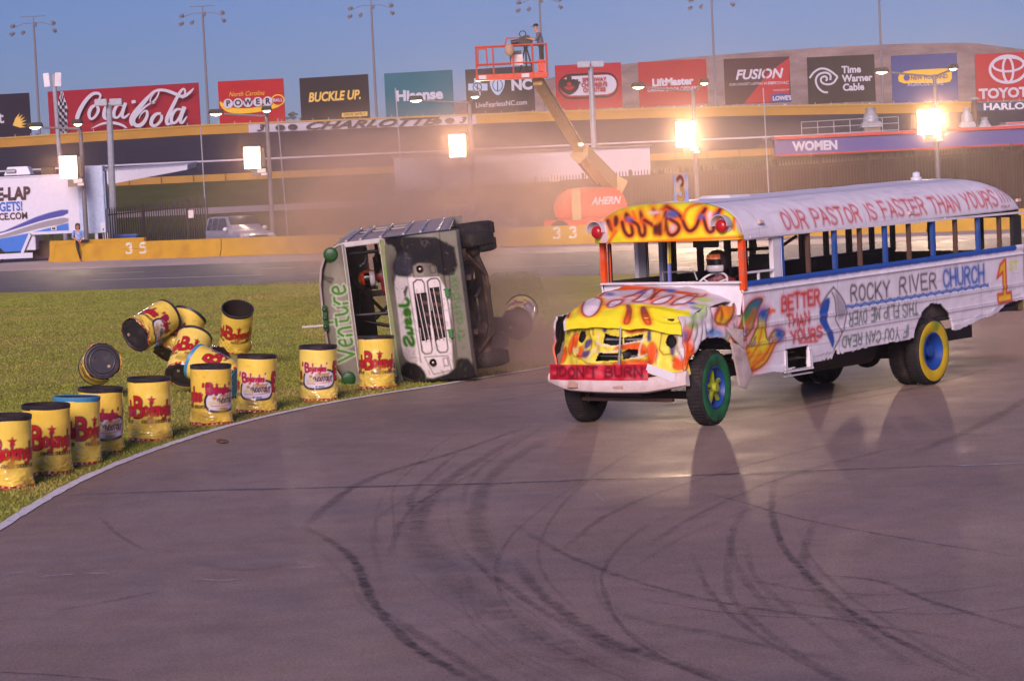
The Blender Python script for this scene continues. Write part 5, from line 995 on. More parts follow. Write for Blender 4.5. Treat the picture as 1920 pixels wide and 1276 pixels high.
for pts, w in (([(745, 745), (762, 715), (735, 695), (690, 705), (640, 760), (605, 820), (585, 870), (580, 905)], [10, 20, 26, 30, 36, 40, 40, 10]), ([(720, 790), (690, 800), (668, 850), (680, 895), (715, 880), (745, 830), (735, 795), (715, 790)], [20, 30, 34, 24, 22, 30, 24, 16]), ([(840, 780), (820, 775), (790, 810), (780, 870), (800, 895), (850, 870)], [18, 20, 30, 34, 22, 8]), ([(930, 790), (890, 780), (860, 820), (855, 875), (885, 885), (920, 840), (945, 770)], [20, 22, 30, 30, 20, 24, 30]), ([(945, 770), (915, 860), (930, 888), (975, 850)], [30, 32, 24, 8]),
    ([(990, 765), (1020, 760)], 22), ([(1165, 770), (1135, 775), (1125, 745), (1160, 690), (1190, 672), (1195, 700), (1160, 760), (1100, 790), (1040, 850), (1000, 900), (1020, 945), (1070, 935), (1110, 870), (1105, 820), (1060, 850), (1045, 890)], [8, 14, 12, 14, 14, 14, 16, 18, 22, 26, 36, 34, 26, 18, 10, 4]), ([(1120, 720), (1070, 780), (1010, 850), (985, 900), (1000, 940)], [24, 40, 46, 44, 30]), ([(1120, 722), (1160, 680), (1230, 672), (1310, 700), (1370, 730), (1420, 700), (1455, 660)], [24, 22, 26, 30, 30, 24, 3]),
    ([(1210, 850), (1175, 850), (1140, 890), (1135, 935), (1170, 945), (1215, 900), (1215, 860)], [20, 26, 36, 34, 24, 28, 22]), ([(1370, 740), (1395, 690), (1380, 660), (1350, 690), (1300, 790), (1250, 890), (1255, 935), (1290, 920)], [8, 18, 18, 26, 34, 36, 26, 8]), ([(1360, 820), (1325, 815), (1290, 860), (1285, 915), (1315, 925), (1350, 880), (1380, 800)], [18, 22, 32, 32, 22, 24, 30]), ([(1390, 800), (1350, 900), (1365, 930), (1405, 870)], [30, 32, 24, 6]), ([(690, 962), (780, 920), (860, 918), (920, 935), (960, 960)], [2, 18, 26, 22, 2])):
    B.line([q1(*p) for p in pts], [x/3.9875*.8 for x in w] if isinstance(w, list) else w/3.9875, wl, 2)
B.done()
B = Board(408, 153, 531, 147, 84, (172, 18, 30), 'red lottery billboard with white letter balls on a yellow swoosh'); gy = gold
B.txt('North Carolina', 462, 176, 9, ylw, shear=.35, sx=.85); B.shape([(411, 196), (413, 188), (425, 202), (470, 204), (505, 195), (525, 178), (532, 184), (532, 196), (510, 206), (460, 214), (425, 212)], ylw, 2); B.ell(521, 188, 13, 11, ylw); B.ell(521, 188, 10.5, 8.8, redm); B.txt('BALL', 521, 188, 6, wl, offset=.02)
for k, ch in enumerate('POWER'): B.ell(428+k*18.6, 194.5-k*1.1, 9, 9, wl); B.txt(ch, 428+k*18.6, 194.5-k*1.1, 10.5, ink, offset=.04)
B.done()
B = Board(561, 147, 690, 139, 83, (38, 30, 36), 'black billboard with slanted gold slogan'); B.txt('BUCKLE UP.', 627, 181, 17, gold, offset=.035, shear=.22, sx=.78); B.shape([(641, 212), (689, 209), (689, 217.5), (641, 220)], gold); B.txt('DRIVE SAFELY', 665, 214.5, 5, ink, offset=.01, sx=.95); B.done()
B = Board(720, 138, 848, 131, 84, (24, 100, 118), 'teal billboard with white lettering'); B.txt('Hisense', 786, 179, 19, wl, offset=.045, sx=1.05); B.done()
B = Board(872, 131, 1000, 123, 84, (46, 40, 48), 'dark billboard with pale blue cross and shield behind the lift basket')
B.shape([(889, 147), (901, 147), (901, 157), (914, 157), (914, 170), (901, 170), (901, 180), (889, 180), (889, 170), (878, 170), (878, 157), (889, 157)], pale); B.ring(895, 164, 8, 8, 2, ink); B.line([(895, 158), (895, 170)], 2, ink); B.line([(890, 162), (900, 168)], 1.6, ink); B.shape([(918, 150), (947, 148), (946, 162), (940, 174), (934, 180), (926, 175), (919, 163)], pale, 1); B.ring(933, 160, 9, 11, 1.5, ink); B.line([(933, 152), (933, 172)], 2, ink); B.txt('NC', 978, 160, 19, wl, offset=.05); B.txt('LiveFearlessNC.com', 940, 195, 9.5, wl, sx=.88, offset=.01); B.line([(911, 197), (920, 203), (932, 199)], [.3, 2, .3], redm, 2); B.done()
B = Board(1040, 123, 1164, 117, 84, (168, 18, 44), 'red billboard with black oval track and heart emblem')
def stadium(cx, cy, w, h, n=9): return [(cx+(w-h)*s+h*math.cos(t), cy-(w-h)*s*.045+h*math.sin(t)) for s, a in ((1, -PI/2), (-1, PI/2)) for t in np.linspace(a, a+PI, n)]
B.shape(stadium(1103, 161, 57, 24), ink); B.shape(stadium(1103, 161, 54, 20), redm); B.shape(stadium(1104, 160, 52, 18), wl)
B.shape(smooth_pts([(1067, 181), (1050, 168), (1048, 154), (1058, 147), (1067, 152), (1077, 147), (1087, 156), (1083, 170)], 2, True), ink); B.ell(1067, 158, 4, 4, redm); B.shape(smooth_pts([(1067, 170), (1057, 166), (1060, 161), (1067, 164), (1074, 160), (1078, 165)], 2, True), redm); B.ell(1067, 147, 5, 5, ink)
for i in range(4):
    for j in range(3):
        if (i+j) % 2 == 0: B.shape([(1072+i*4, 149+j*4), (1076+i*4, 149+j*4), (1076+i*4, 153+j*4), (1072+i*4, 153+j*4)], ink)
for t, y in (('SPEEDWAY', 149.5), ("CHILDREN'S", 159), ('CHARITIES', 168.5)): B.txt(t, 1114, y, 7.5, redm, offset=.04, sx=.85)
B.txt('www.speedwaycharities.org', 1110, 177.3, 4, wl, sx=.9); B.done()
B = Board(1196, 117, 1324, 110, 84, (160, 24, 38), 'red billboard with bold white maker lettering above smaller line'); B.txt('LiftMaster', 1261, 154, 13.5, wl, offset=.05); B.txt('GARAGE DOOR OPENERS', 1262, 167.5, 7, wl, sx=.85); B.done()
B = Board(1357, 111, 1480, 106, 85, (66, 30, 42), 'dark and red battery billboard with slanted chrome lettering'); B.shape([(1395, 194), (1440, 138), (1480, 108), (1480, 191)], redm); B.txt('FUSION', 1422, 140, 18, wl, offset=.03, shear=.25, sx=1.0); B.line([(1437, 128), (1432, 139), (1440, 138), (1433, 151)], 2.5, redm); B.txt('OUR LONGEST LASTING BATTERY', 1411, 157.5, 5, wl, sx=.82, shear=.2); B.txt('RAYOVAC', 1459, 156, 6, wl, shear=.2); B.txt('AVAILABLE AT', 1465, 169, 3.4, wl); B.shape([(1446, 178), (1466, 174), (1484, 179), (1484, 190), (1446, 192)], mm('sign_navy', (40, 50, 130), .7)); B.txt("LOWE'S", 1466, 184.5, 8, wl, offset=.04, sx=.9); B.done()
B = Board(1513, 108, 1639, 102, 87, (34, 26, 34), 'black billboard with white eye spiral and stacked words')
B.line([q4(*p) for p in [(310, 585), (345, 535), (400, 508), (460, 525), (520, 575)]], 3.6, wl, 2); B.line([q4(*p) for p in [(520, 575), (490, 625), (440, 635), (398, 620), (392, 585), (425, 568), (445, 588), (432, 606)]], 3.6, wl, 2); B.line([q4(*p) for p in [(465, 600), (470, 560), (430, 540), (375, 555), (352, 600), (370, 655), (410, 690), (448, 692)]], 3.6, wl, 2)
for t, x, y in (('Time', 1596, 131, ), ('Warner', 1607, 147), ('Cable', 1600, 164)): B.txt(t, x, y, 13, wl, offset=.035, sx=.95)
B.done()
B = Board(1671, 105, 1794, 99, 88, (48, 64, 128), 'blue farm equipment billboard with yellow rounded plate'); B.shape(smooth_pts([(1683, 141), (1700, 132), (1740, 130), (1776, 128), (1784, 131), (1785, 152), (1770, 156), (1720, 156), (1686, 157)], 1, True), ylw); B.ell(1700, 146, 6, 6, mm('sign_navy', (40, 50, 130), .7)); B.txt('NEW HOLLAND', 1742, 145, 8, mm('sign_navy', (40, 50, 130), .7), offset=.03, sx=.85); B.txt('AGRICULTURE', 1735, 157.5, 7.5, wl, sx=1.0); B.done()
B = Board(1828, 102, 1955, 96, 88, (172, 20, 36), 'red car maker billboard with white interlocked ovals at the right edge'); cx, cy = 1890, 130
B.ring(cx, cy, 34, 25, 5, wl); B.ring(cx, cy+1, 9.5, 23, 4.2, wl); B.ring(cx, cy-9, 29, 13, 4.2, wl); B.txt('TOYOTA', 1890, 175, 18, wl, offset=.04, sx=1.05); B.done()

# ================================================================== lamps and poles
hot = mm('floodlight_glow', (255, 240, 225), .5, var=0, emit=(255, 214, 170), es=32); warm = mm('street_lamp_glow', (255, 235, 215), .5, var=0, emit=(255, 196, 140), es=20)
boxg = mm('equipment_grey', (112, 100, 92), .6, dirt=((110, 96, 88), 3, .5)); papr = mm('notice_paper', (220, 205, 205), .7)
polem = mm('pole_grey', (118, 112, 120), .6, .2)
LAMPS = []
def light_pole(Y, base, top, head_l, head_r, panel, label, pw=32, ph=42, beam=100):
    p = A(*top, Y); ft = A(*base, Y); x = (p[0]+ft[0])/2; root = empty('light_pole', (x, Y, 0), 0, label, 'lamp post', 'light poles with floodlight panels'); o = np.array([x, Y, 0])
    b = MB(); b.box((0, 0, .15), (.5, .5, .3), boxg); b.cyl((0, 0, .3), (0, 0, p[2]), .125, polem, r1=.10, n=12); b.build('pole', root)
    for q, side in ((head_l, -1), (head_r, 1)):
        h = A(*q, Y)-o; s = 1 if side > 0 else 1
        if side < 0: arm_end = h+np.array([.4, 0, -.05])
        else: h = h+np.array([0, -1.2, 0]); arm_end = h+np.array([0, .4, -.05])
        b = MB(); b.tube([(0, 0, p[2]-.1), tuple(arm_end)], .055, polem, 8); b.build('arm', root)
        b = MB(); b.box(h+np.array([0, 0, .10]), (.78 if side < 0 else .5, .5 if side < 0 else .78, .24), dark, taper=.8); head = b.build('lamp_head', root, bevel=.03)
        b = MB(); b.sheet(lambda u, v: tuple(h+np.array([.30*math.cos(u*2*PI)*(v+.001)*(1 if side < 0 else .65), .2*math.sin(u*2*PI)*(v+.001)*(1 if side < 0 else 1.5), -.02-.10*(1-v*v)])), 14, 4, warm); b.build('glowing_bowl', head)
    c = A(*panel, Y)-o; w, hh = pw*Y/FPX, ph*Y/FPX; c[1] = -.45
    b = MB(); b.box(c, (w+.06, .30, hh+.06), boxg); b.box(c+np.array([w/2+.1, .12, 0]), (.16, .2, hh*.9), boxg); b.box((c+np.array([w*.62, .25, -.1])), (w*.3, .2, hh*.7), boxg); fl = b.build('floodlight', root, bevel=.015)
    b = MB()
    for i in range(2):
        for j in range(3): b.box(c+np.array([(i-.5)*w/2, -.16, (j-1)*hh/3]), (w/2-.03, .03, hh/3-.03), hot)
    b.build('lamp_face', fl)
    ld = bpy.data.lights.new('floodlight_beam', 'AREA'); ld.shape = 'RECTANGLE'; ld.size = w*.9; ld.size_y = hh*.9; ld.energy = beam; ld.spread = R(64); ld.color = (1, .69, .46); lo_ = link(bpy.data.objects.new('floodlight_beam', ld), root); lo_.location = [float(t) for t in c+np.array([0, -.22, 0])]; lo_.rotation_euler = (R(-90), 0, 0); LAMPS.append(o+c)
    b = MB(); b.box(c+np.array([.30, .05, -hh/2-.22]), (w*.9, .25, .36), boxg); b.box(c+np.array([.42, -.09, -hh/2-.12]), (.42, .03, .2), papr); b.box(c+np.array([.55, -.09, -hh/2-.30]), (.3, .03, .12), papr); b.build('control_box', root)
light_pole(132.3, (164, 470), (150, 238), (66, 238), (153, 233), (132, 314), 'light pole with glaring floodlight in front of the white and blue trailer', 32, 42, 110)
light_pole(134, (513, 470), (500, 214), (405, 213), (504, 208), (475, 296), 'light pole with floodlight beside the silver vehicle, second from the left', 30, 40, 95)
light_pole(135, (893, 450), (879, 190), (780, 188), (891, 182), (858, 274), 'light pole with floodlight rising behind the overturned bus in thick dust', 31, 42, 620)
light_pole(138, (1311, 400), (1297, 168), (1197, 163), (1317, 157), (1284, 252), 'light pole with floodlight standing right of the boom lift', 36, 46, 1050)
light_pole(140, (1763, 360), (1749, 140), (1653, 135), (1780, 130), (1738, 229), 'light pole with brightest floodlight in front of the restroom building', 42, 46, 1150)
def tall_pole(px_t, py_t, px_b, py_b, label, lamps=True):
    Y = 345; p = A(px_t, py_t, Y); q = A(px_b, py_b, Y); root = empty('stadium_light_mast', (q[0], Y, 0), 0, label, 'light mast', 'slender stadium light masts'); dx = (p[0]-q[0])*.4
    b = MB(); b.cyl((0, 0, 0), (dx, 0, p[2]), .22, greym, r1=.13, n=10); b.build('mast', root)
    if lamps:
        b = MB(); b.tube([(dx-1.6, 0, p[2]+1.1), (dx+1.6, 0, p[2]+1.1)], .05, greym); b.tube([(dx-2.5, 0, p[2]-.2), (dx-1.3, 0, p[2]+.25), (dx+1.3, 0, p[2]+.25), (dx+2.5, 0, p[2]-.2)], .05, greym); b.tube([(dx, 0, p[2]-.3), (dx, 0, p[2]+1.1)], .06, greym); b.build('crossarm', root)
        for k, (x, z) in enumerate(((-2.5, .1), (-2.6, -.9), (-1.3, -.8), (2.4, .3), (2.5, -.7), (.2, .2))):
            b = MB(); b.cyl((dx+x, 0, p[2]+z), (dx+x*1.12, -.4, p[2]+z-.25), .2, steel, r1=.26, n=12); b.build('lamp', root)
tall_pole(65, 47, 74, 255, 'slender stadium mast rising between the black and the wide red billboard'); tall_pole(380, 28, 391, 232, 'slender stadium mast beside the right end of the wide red billboard'); tall_pole(696, 14, 706, 220, 'slender stadium mast between the slogan billboard and the teal billboard')
tall_pole(1011, 3, 1018, 150, 'slender stadium mast right behind the camera operator in the basket'); tall_pole(1333, -2, 1342, 182, 'slender stadium mast between the plain red and the dark red billboards'); tall_pole(1646, -30, 1655, 170, 'slender stadium mast beside the spiral eye billboard', True)
def lot_lamp(px, py, py_b, Y, w, label):
    p = A(px, py, Y); q = A(px+8, py_b, Y); root = empty('lot_lamp', (q[0], Y, 0), 0, label, 'lamp post'); b = MB(); b.cyl((0, 0, 0), (p[0]-q[0], 0, p[2]-.1), .2, galv, r1=.16, n=10); b.build('pole', root)
    for s in (-1, 1): b = MB(); b.box((p[0]-q[0]+s*w*.28, s*.2, p[2]), (w*.5, .6, .36), galv); b.build('lamp_head', root, bevel=.03)
lot_lamp(204, 192, 420, 142, 1.3, 'grey unlit double lamp post in front of the wide red billboard'); lot_lamp(1107, 121, 300, 160, 1.5, 'grey unlit double lamp post in front of the oval track billboard')
p = A(101, 150, 145); root = empty('antenna_pole', (p[0], 145, 0), 0, 'tall grey pole carrying two white antenna panels left of the trailer canopy', 'antenna'); b = MB(); b.cyl((0.15, 0, 0), (0, 0, p[2]+.3), .12, galv, n=10); b.build('pole', root)
for s in (-1, 1): b = MB(); b.box((s*.3-.05, -.15, p[2]), (.34, .14, .75), white, np.array(Matrix.Rotation(s*.25, 3, 'Z'))@np.array(Matrix.Rotation(s*.06, 3, 'Y'))); b.build('antenna_panel', root, bevel=.02)
def thin(px0, py0, px1, py1, Y, label, r=.035):
    a, c = A(px0, py0, Y), A(px1, py1, Y); b = MB(); b.cyl((c[0], Y, max(0, c[2]-2)), tuple(a), r, galv, n=6); tag(b.build('thin_pole'), label, 'pole')
thin(376, 238, 384, 368, 140, 'thin white rod standing at the right end of the black picket fence'); thin(521, 222, 540, 440, 136, 'thin rod right of the second floodlight pole'); thin(741, 165, 757, 350, 139, 'thin rod in front of the teal billboard'); thin(1431, 165, 1442, 360, 142, 'thin rod near the left end of the restroom building')
# guide rail on the far bank
# ================================================================== the pit wall
def jersey(x0, x1, c, h, num, label, digits=None):
    y0, y1 = pl(c, x0), pl(c, x1); L = math.hypot(x1-x0, y1-y0); root = empty('barrier', ((x0+x1)/2, (y0+y1)/2, 0), math.atan2(y1-y0, x1-x0), label, 'barrier', 'yellow concrete pit wall sections')
    prof = [(-.30, 0), (-.30, .10), (-.17, .30), (-.10, h-.02), (-.08, h), (.08, h), (.10, h-.02), (.17, .30), (.30, .10), (.30, 0)]; b = MB(); n = len(prof); hs = L/2-.025
    b.add([(-hs, y, z) for y, z in prof]+[(hs, y, z) for y, z in prof], [(i, (i+1) % n, n+(i+1) % n, n+i) for i in range(n)]+[tuple(range(n))[::-1], tuple(range(n, 2*n))], yellowp)
    b.box((0, -.02, .45), (L+.02, .1, .8), mm('joint_orange_paint', (140, 70, 20), .8))  # dark orange core bar, seen in the joints between sections
    if num:
        wn_ = mm('white_stencil', (216, 206, 196), .7, dirt=((200, 150, 60), 7, .5))
        for k, ch in enumerate(num):
            for st in glyph(ch)[0]:
                q = [((-.62+k*.78+u*.62), -.175+.062*v, .29+v*.48*h/.85) for u, v in st]
                for p0, p1 in zip(q[:-1], q[1:]): b.beam(p0, p1, .02, .12, wn_)
        b.box((-.1, -.168+.025, .53), (1.6, .03, .03), yellowp)
    b.build('concrete_body', root) if False else None
    o = b.build('wall_section', root); return root
JX = [-22.1, -13.57, -2.6, 8.0, 18.0, 28.0, 38.0, 48.0]; wl_lab = ['yellow pit wall section stencilled 35 where the woman sits', 'yellow pit wall section right of the 35 section, behind the overturned bus', 'yellow pit wall section stencilled 33 left of the flame painted bus', 'yellow pit wall section behind the front of the flame painted bus', 'yellow pit wall section seen through the middle windows of the painted bus', 'yellow pit wall section seen through the rear windows of the painted bus', 'yellow pit wall section right behind the tail of the painted bus']
for k in range(7): jersey(JX[k], JX[k+1], 121.5, .86, {0: '35', 2: '33'}.get(k), wl_lab[k])
jersey(-22.6, -17.6, 122.6, 1.02, None, 'short taller yellow wall block behind the left end of the pit wall')
# ================================================================== paddock behind the pit wall
def local(px, py, Y, o): return A(px, py, Y)-o
# trailer
Yt = 133.5; o = np.array([-22.0, Yt, 0]); tr = empty('box_trailer', o, 0, 'white and blue box trailer with raised neck parked behind the pit wall', 'trailer')
wtr = mm('trailer_white', (206, 204, 222), .4, bump=.05, var=.04); L_ = lambda px, py: (lambda p: (p[0], p[2]))(local(px, py, Yt, o))
ty = lambda a, b: (a/6.38, 300+b/6.38)
tc_ = Canvas(-6, 3, 0, 4.6, .024, (212, 208, 226)); tp = lambda pts: [L_(*ty(*p)) for p in pts]
tc_.poly(tp([(-300, 1110), (-300, 960), (0, 940), (360, 870), (820, 750), (828, 860), (360, 880), (300, 1010), (265, 1105)]), (24, 104, 200), .02); tc_.poly(smooth_pts(tp([(-300, 900), (0, 870), (200, 780), (500, 650), (815, 575), (818, 655), (560, 710), (300, 790), (0, 885), (-300, 930)]), 1, True), (36, 48, 150), .02)
tc_.poly(smooth_pts(tp([(-300, 960), (0, 905), (300, 800), (560, 720), (820, 678), (820, 755), (500, 810), (250, 880), (0, 940), (-300, 990)]), 1, True), (140, 134, 144), .02)
for pts in ([(0, 890), (300, 795), (560, 715), (820, 668)],): tc_.stroke(smooth_pts(tp(pts), 2), .05, (226, 222, 236), .02)
nu, nv = 330, 170; P0, P1, P2 = L_(0, 330), L_(182, 330), L_(110, 490); X, Z = np.meshgrid(np.linspace(-5.6, L_(160, 400)[0], nu), np.linspace(.55, L_(60, 332)[1], nv)); neck = tp([(265, 1115), (365, 885), (900, 860), (900, 1400), (265, 1400)])
cut = inside(X, Z, neck); ok = ~cut; keep = ok[:-1, :-1] & ok[1:, 1:] & ok[1:, :-1] & ok[:-1, 1:]
gridobj('side_panel', np.stack([X, 0*X, Z], -1), tc_.sample(X, Z), painted('trailer_vinyl', .4, .03, 4, var=.04), tr, keep=keep, thick=.08, back=wtr)
xr, zt = L_(160, 400)[0], L_(60, 332)[1]; xe = L_(182, 333)[0]; zn = L_(100, 437)[1]
b = MB(); b.box(((-5.6+xr)/2, 1.3, (zn+zt)/2+.02), (xr+5.6-.1, 2.4, zt-zn-.05), wtr); b.box((-3.6, 1.3, (zn+.55)/2), (4.0, 2.4, zn-.6), wtr); b.box(((-5.6+xr)/2, 1.3, zt+.04), (xr+5.7, 2.7, .08), wtr); b.build('body', tr, bevel=.03)
b = MB(); b.box(((xr+xe)/2+.02, .3, (zn+zt)/2+.15), (xe-xr+.6, 1.0, zt-zn+.5), mm('door_blue_white', (176, 190, 220), .4)); b.box((xe+.36, .3, (zn+zt)/2+.6), (.06, .8, zt-zn-.9), bluep); b.build('nose_cabinet', tr, bevel=.03)
b = MB(); b.box((xe+.2, -.25, 1.55), (.25, .03, .5), wtr); b.box((xe+.2, -.27, 1.45), (.05, .03, .1), black); b.build('connector_panel', tr)
b = MB(); nk = tp([(265, 1110), (362, 878), (900, 855)]); 
for a, c in zip(nk[:-1], nk[1:]): b.beam((a[0], -.03, a[1]), (c[0], -.03, c[1]), .06, .14, wtr)
b.box((-3.7, -.03, L_(20, 480)[1]), (3.9, .08, .26), wtr); b.build('neck_trim', tr)
b = MB(); b.box((-1.6, 1.2, .55), (1.2, .2, .9), brownm); b.build('storage_box', tr)
for x in (0, -.9): b = MB(); b.cyl((x, .8, .0), (x, .8, zn), .06, greym); b.build('landing_leg', tr)
for x in (-4.9, -3.6): b = MB(); b.cyl((x, -.02, .42), (x, .3, .42), .42, rubber, n=24); b.build('wheel', tr)
b = MB(); p = L_(30, 325); b.box((p[0]+.0, .9, p[1]+.12), (1.35, 1.2, .42), wtr, taper=.75); b.box((p[0]-.3, .28, p[1]+.12), (.5, .05, .2), steel); b.build('air_conditioner', tr, bevel=.04)
b = MB(); p = L_(85, 325); b.box((p[0], .9, p[1]+.08), (.62, .6, .42), dark); b.build('roof_box', tr, bevel=.02)
ltx = mm('dark_red_letter', (64, 22, 34), .6); blx = mm('blue_letter', (40, 96, 190), .6); b = MB()
for t, px, py, h, m_, k in (('RACE-LAP', 24, 363, .62, ltx, dict(offset=.05, sx=.78, shear=.05, align='RIGHT')), ('FAST IT GETS!', 20, 387, .46, blx, dict(offset=.03, sx=.72, align='RIGHT')), ('EXPERIENCE.COM', 24, 404.5, .34, ltx, dict(offset=.03, sx=.82, align='RIGHT'))):
    q = L_(56 if h > .5 else (43 if m_ is blx else 52), py); b.text(t, m_, frame((q[0], -.03, q[1]), (1, 0, .0), (0, 0, 1), (0, -1, 0)), h/.72, **k)
b.build('lettering', tr)
b = MB(); q = L_(101, 428); b.box((q[0], -.02, q[1]), (.28, .03, .2), papr); b.text('66', ink, frame((q[0], -.05, q[1]), (1, 0, 0), (0, 0, 1), (0, -1, 0)), .17, offset=.04); b.build('sticker', tr)
# canopy
p0, p1, p2 = A(165, 322, 150), A(357, 310, 150), A(357, 318, 150); cx = (p0[0]+p1[0])/2; cn = empty('canopy', (p0[0]+2, 150, 0), 0, 'white corrugated wedge shaped canopy right of the trailer', 'canopy'); oc = np.array([p0[0]+2, 150, 0])
tops = [(-22.5, A(130, 322, 150)[2]), (p1[0], p1[2])]; cw = mm('canopy_white', (204, 200, 214), .5, var=.05)
a = A(150, 325, 150)-oc; c = A(357, 310, 150)-oc; d = A(357, 318, 150)-oc; e_ = A(215, 345, 150)-oc; f_ = A(160, 344, 150)-oc; b = MB()
vs = [a, c, d, e_, f_]; vs = [(v[0], -1.5, v[2]) for v in vs]+[(v[0], 3.0, v[2]+.15) for v in vs]; b.add(vs, [(4, 3, 2, 1, 0), (5, 6, 7, 8, 9)]+[(i, (i+1) % 5, (i+1) % 5+5, i+5) for i in range(5)], cw); b.build('roof', cn)
b = MB()
for k in range(46):
    t = k/45; x = a[0]+(c[0]-a[0])*t; z = a[2]+(c[2]-a[2])*t; b.beam((x, -1.56, z+.03), (x, 3.0, z+.19), .07, .06, cw)
b.build('corrugation', cn)
for px in (195, 180): q = A(px, 400, 150)-oc; b = MB(); b.cyl((q[0], .5, 0), (q[0], .5, e_[2]+.2), .22, cw, n=12); b.build('column', cn)
# picket fences
def fence(name, px0, px1, Y0, Y1, zt, step, label, m, mesh=None, posts=2.4, th=.05):
    x0, x1 = A(px0, 380, Y0)[0], A(px1, 380, Y1)[0]; L = math.hypot(x1-x0, Y1-Y0); root = empty(name, (x0, Y0, 0), math.atan2(Y1-Y0, x1-x0), label, 'fence'); b = MB(); n = int(L/step)
    for i in range(n+1):
        x = i*step; zz = zt(x/L); b.box((x, 0, zz/2), (th, th, zz), m); b.box((x, 0, zz+.04), (th*.5, th*.5, .08), m)
    b.build('pickets', root)
    for zz in (.25, .88):
        b = MB()
        for i in range(10): b.beam((L*i/10, .0, zt(i/10)*zz), (L*(i+1)/10, .0, zt((i+1)/10)*zz), .05, .07, m)
        b.build('rail', root)
    for i in range(int(L/posts)+1): b = MB(); x = i*posts; b.box((x, .02, zt(x/L)*.52), (.13, .13, zt(x/L)*1.04), m); b.build('post', root)
    if mesh:
        b = MB(); b.sheet(lambda u, v: (u*L, .06, v*zt(u)*.93), 20, 2, mesh); b.build('windscreen_mesh', root)
    return root
fm = mm('fence_black', (46, 34, 38), .7); bm_ = mm('fence_windscreen', (72, 50, 46), .95, var=.15, scale=.5, spec=.05)
fr_ = fence('picket_fence', 183, 389, 139, 138, lambda t: 2.35+.35*t, .125, 'black metal picket fence between the trailer and the silver vehicle', fm, None)
b = MB(); b.box((A(361, 400, 138)[0]-A(183, 380, 139)[0], -.1, 1.95), (.28, .03, .4), papr); tag(b.build('notice', fr_))
fence('picket_fence', 738, 1960, 146, 145.5, lambda t: 2.75+.75*t, .17, 'long brown picket fence with dark windscreen running behind the boom lift', mm('fence_brown', (70, 50, 46), .8), bm_, 2.6, .06)
b = MB(); b.box((A(1040, 345, 145.6)[0], 145.3, 2.9), (.5, .03, .42), papr); 
for k in range(3): b.box((A(1040, 345, 145.6)[0]-.15+.15*k, 145.27, 2.9), (.04, .02, .36), ink)
tag(b.build('notice'), 'small white notice on the brown picket fence above the boom lift', 'sign')
# white building behind the fence
p0, p1 = A(738, 293, 152), A(1218, 276, 152); wb = empty('storage_building', ((p0[0]+p1[0])/2, 152, 0), 0, 'long low white building behind the brown picket fence', 'building'); w = p1[0]-p0[0]; lav = mm('building_white', (196, 188, 204), .7, var=.06, scale=.4)
b = MB(); b.box((0, 3, 2.2), (w, 6, 4.4), lav); b.build('wall', wb)
b = MB(); b.box((0, 3, 4.44), (w+.3, 6.3, .1), greym); b.build('roof', wb)
for x in (-w/2+2.6, ): b = MB(); b.box((x, -.03, 2.2), (.08, .05, 4.3), greym); b.build('downpipe', wb)
# restroom building
Yw = 150; p0 = A(1453, 258, Yw); wm = empty('restroom_building', (p0[0]+9, Yw, 0), 0, 'restroom building with blue fascia, red trim and white word WOMEN', 'building'); ow = np.array([p0[0]+9, Yw, 0]); bf = mm('fascia_blue', (70, 66, 142), .6, var=.06, scale=.5); bw = mm('wall_brown', (150, 122, 104), .8, var=.1, scale=.4)
b = MB(); b.box((0, .6, 4.0), (18, 1.0, .86), bf); b.build('fascia', wm)
b = MB(); b.box((0, .55, 4.50), (18.1, 1.2, .16), redp); b.box((0, .55, 3.53), (18.1, 1.12, .09), redp); b.build('trim', wm)
b = MB(); b.box((1.2, 2.5, 1.75), (16, 3, 3.5), bw); b.box((-7.6, 1.2, 1.7), (2.4, .4, 3.4), mm('wall_grey_brown', (120, 100, 92), .8)); b.build('wall', wm)
b = MB(); b.box((0, 4, 4.55), (18, 7, .1), steel); b.build('roof', wm)
b = MB(); q = A(1529, 274, Yw)-ow; b.text('WOMEN', wl, frame((q[0], .07, q[2]), (1, 0, -.01), (0, 0, 1), (0, -1, 0)), .5/.72, offset=.05, sx=.92); b.build('lettering', wm)
for k in range(9): b = MB(); x = -6+1.9*k; b.box((x, .9, 2.95), (1.3, .06, .5), mm('vent_slats', (186, 160, 132), .7)); 
b = MB()
for k in range(70): x = -7.0+k*.22; b.box((x, .92, 2.75), (.10, .05, .55), mm('vent_slats', (196, 168, 138), .7))
b.build('louvre', wm)
def roof_fan(px, py, w, h, label, kind=0):
    q = A(px, py, Yw+2); b = MB(); T_ = frame((q[0], Yw+2, q[2]), (1, 0, 0), (0, 1, 0)); b.box((q[0], Yw+2, q[2]-h*.35), (w*1.3, w, .3), steel, taper=.8)
    b.lathe([(.5*w, -h*.2), (.42*w, h*.2), (.3*w, h*.3), (.3*w, h*.55), (.34*w, h*.6), (.001, h*.62)], galv, 20, T_)
    b.box((q[0], Yw+2, (q[2]-h*.4+4.55)/2), (w*1.0, w*.8, max(.1, q[2]-h*.4-4.55+.2)), bw); tag(b.build('roof_fan', smooth=40), label, 'roof fan')
roof_fan(1633, 222, .95, 1.0, 'grey exhaust hood on the restroom roof left of the brightest floodlight'); roof_fan(1813, 222, .7, 1.0, 'tall pale round vent on the restroom roof beside the thin pipe'); roof_fan(1846, 232, .6, .6, 'short round vent with white cap on the restroom roof, rightmost')
q = A(1830, 185, Yw+2); b = MB(); b.cyl((q[0], Yw+2.5, 4.4), (q[0], Yw+2.5, q[2]), .14, brownm, n=10); b.lathe([(.3, -.05), (.26, .05), (.1, .1), (.001, .1)], galv, 16, frame((q[0], Yw+2.5, q[2]), (1, 0, 0), (0, 1, 0))); tag(b.build('vent_pipe'), 'thin brown vent pipe with white cap on the restroom roof', 'pipe')
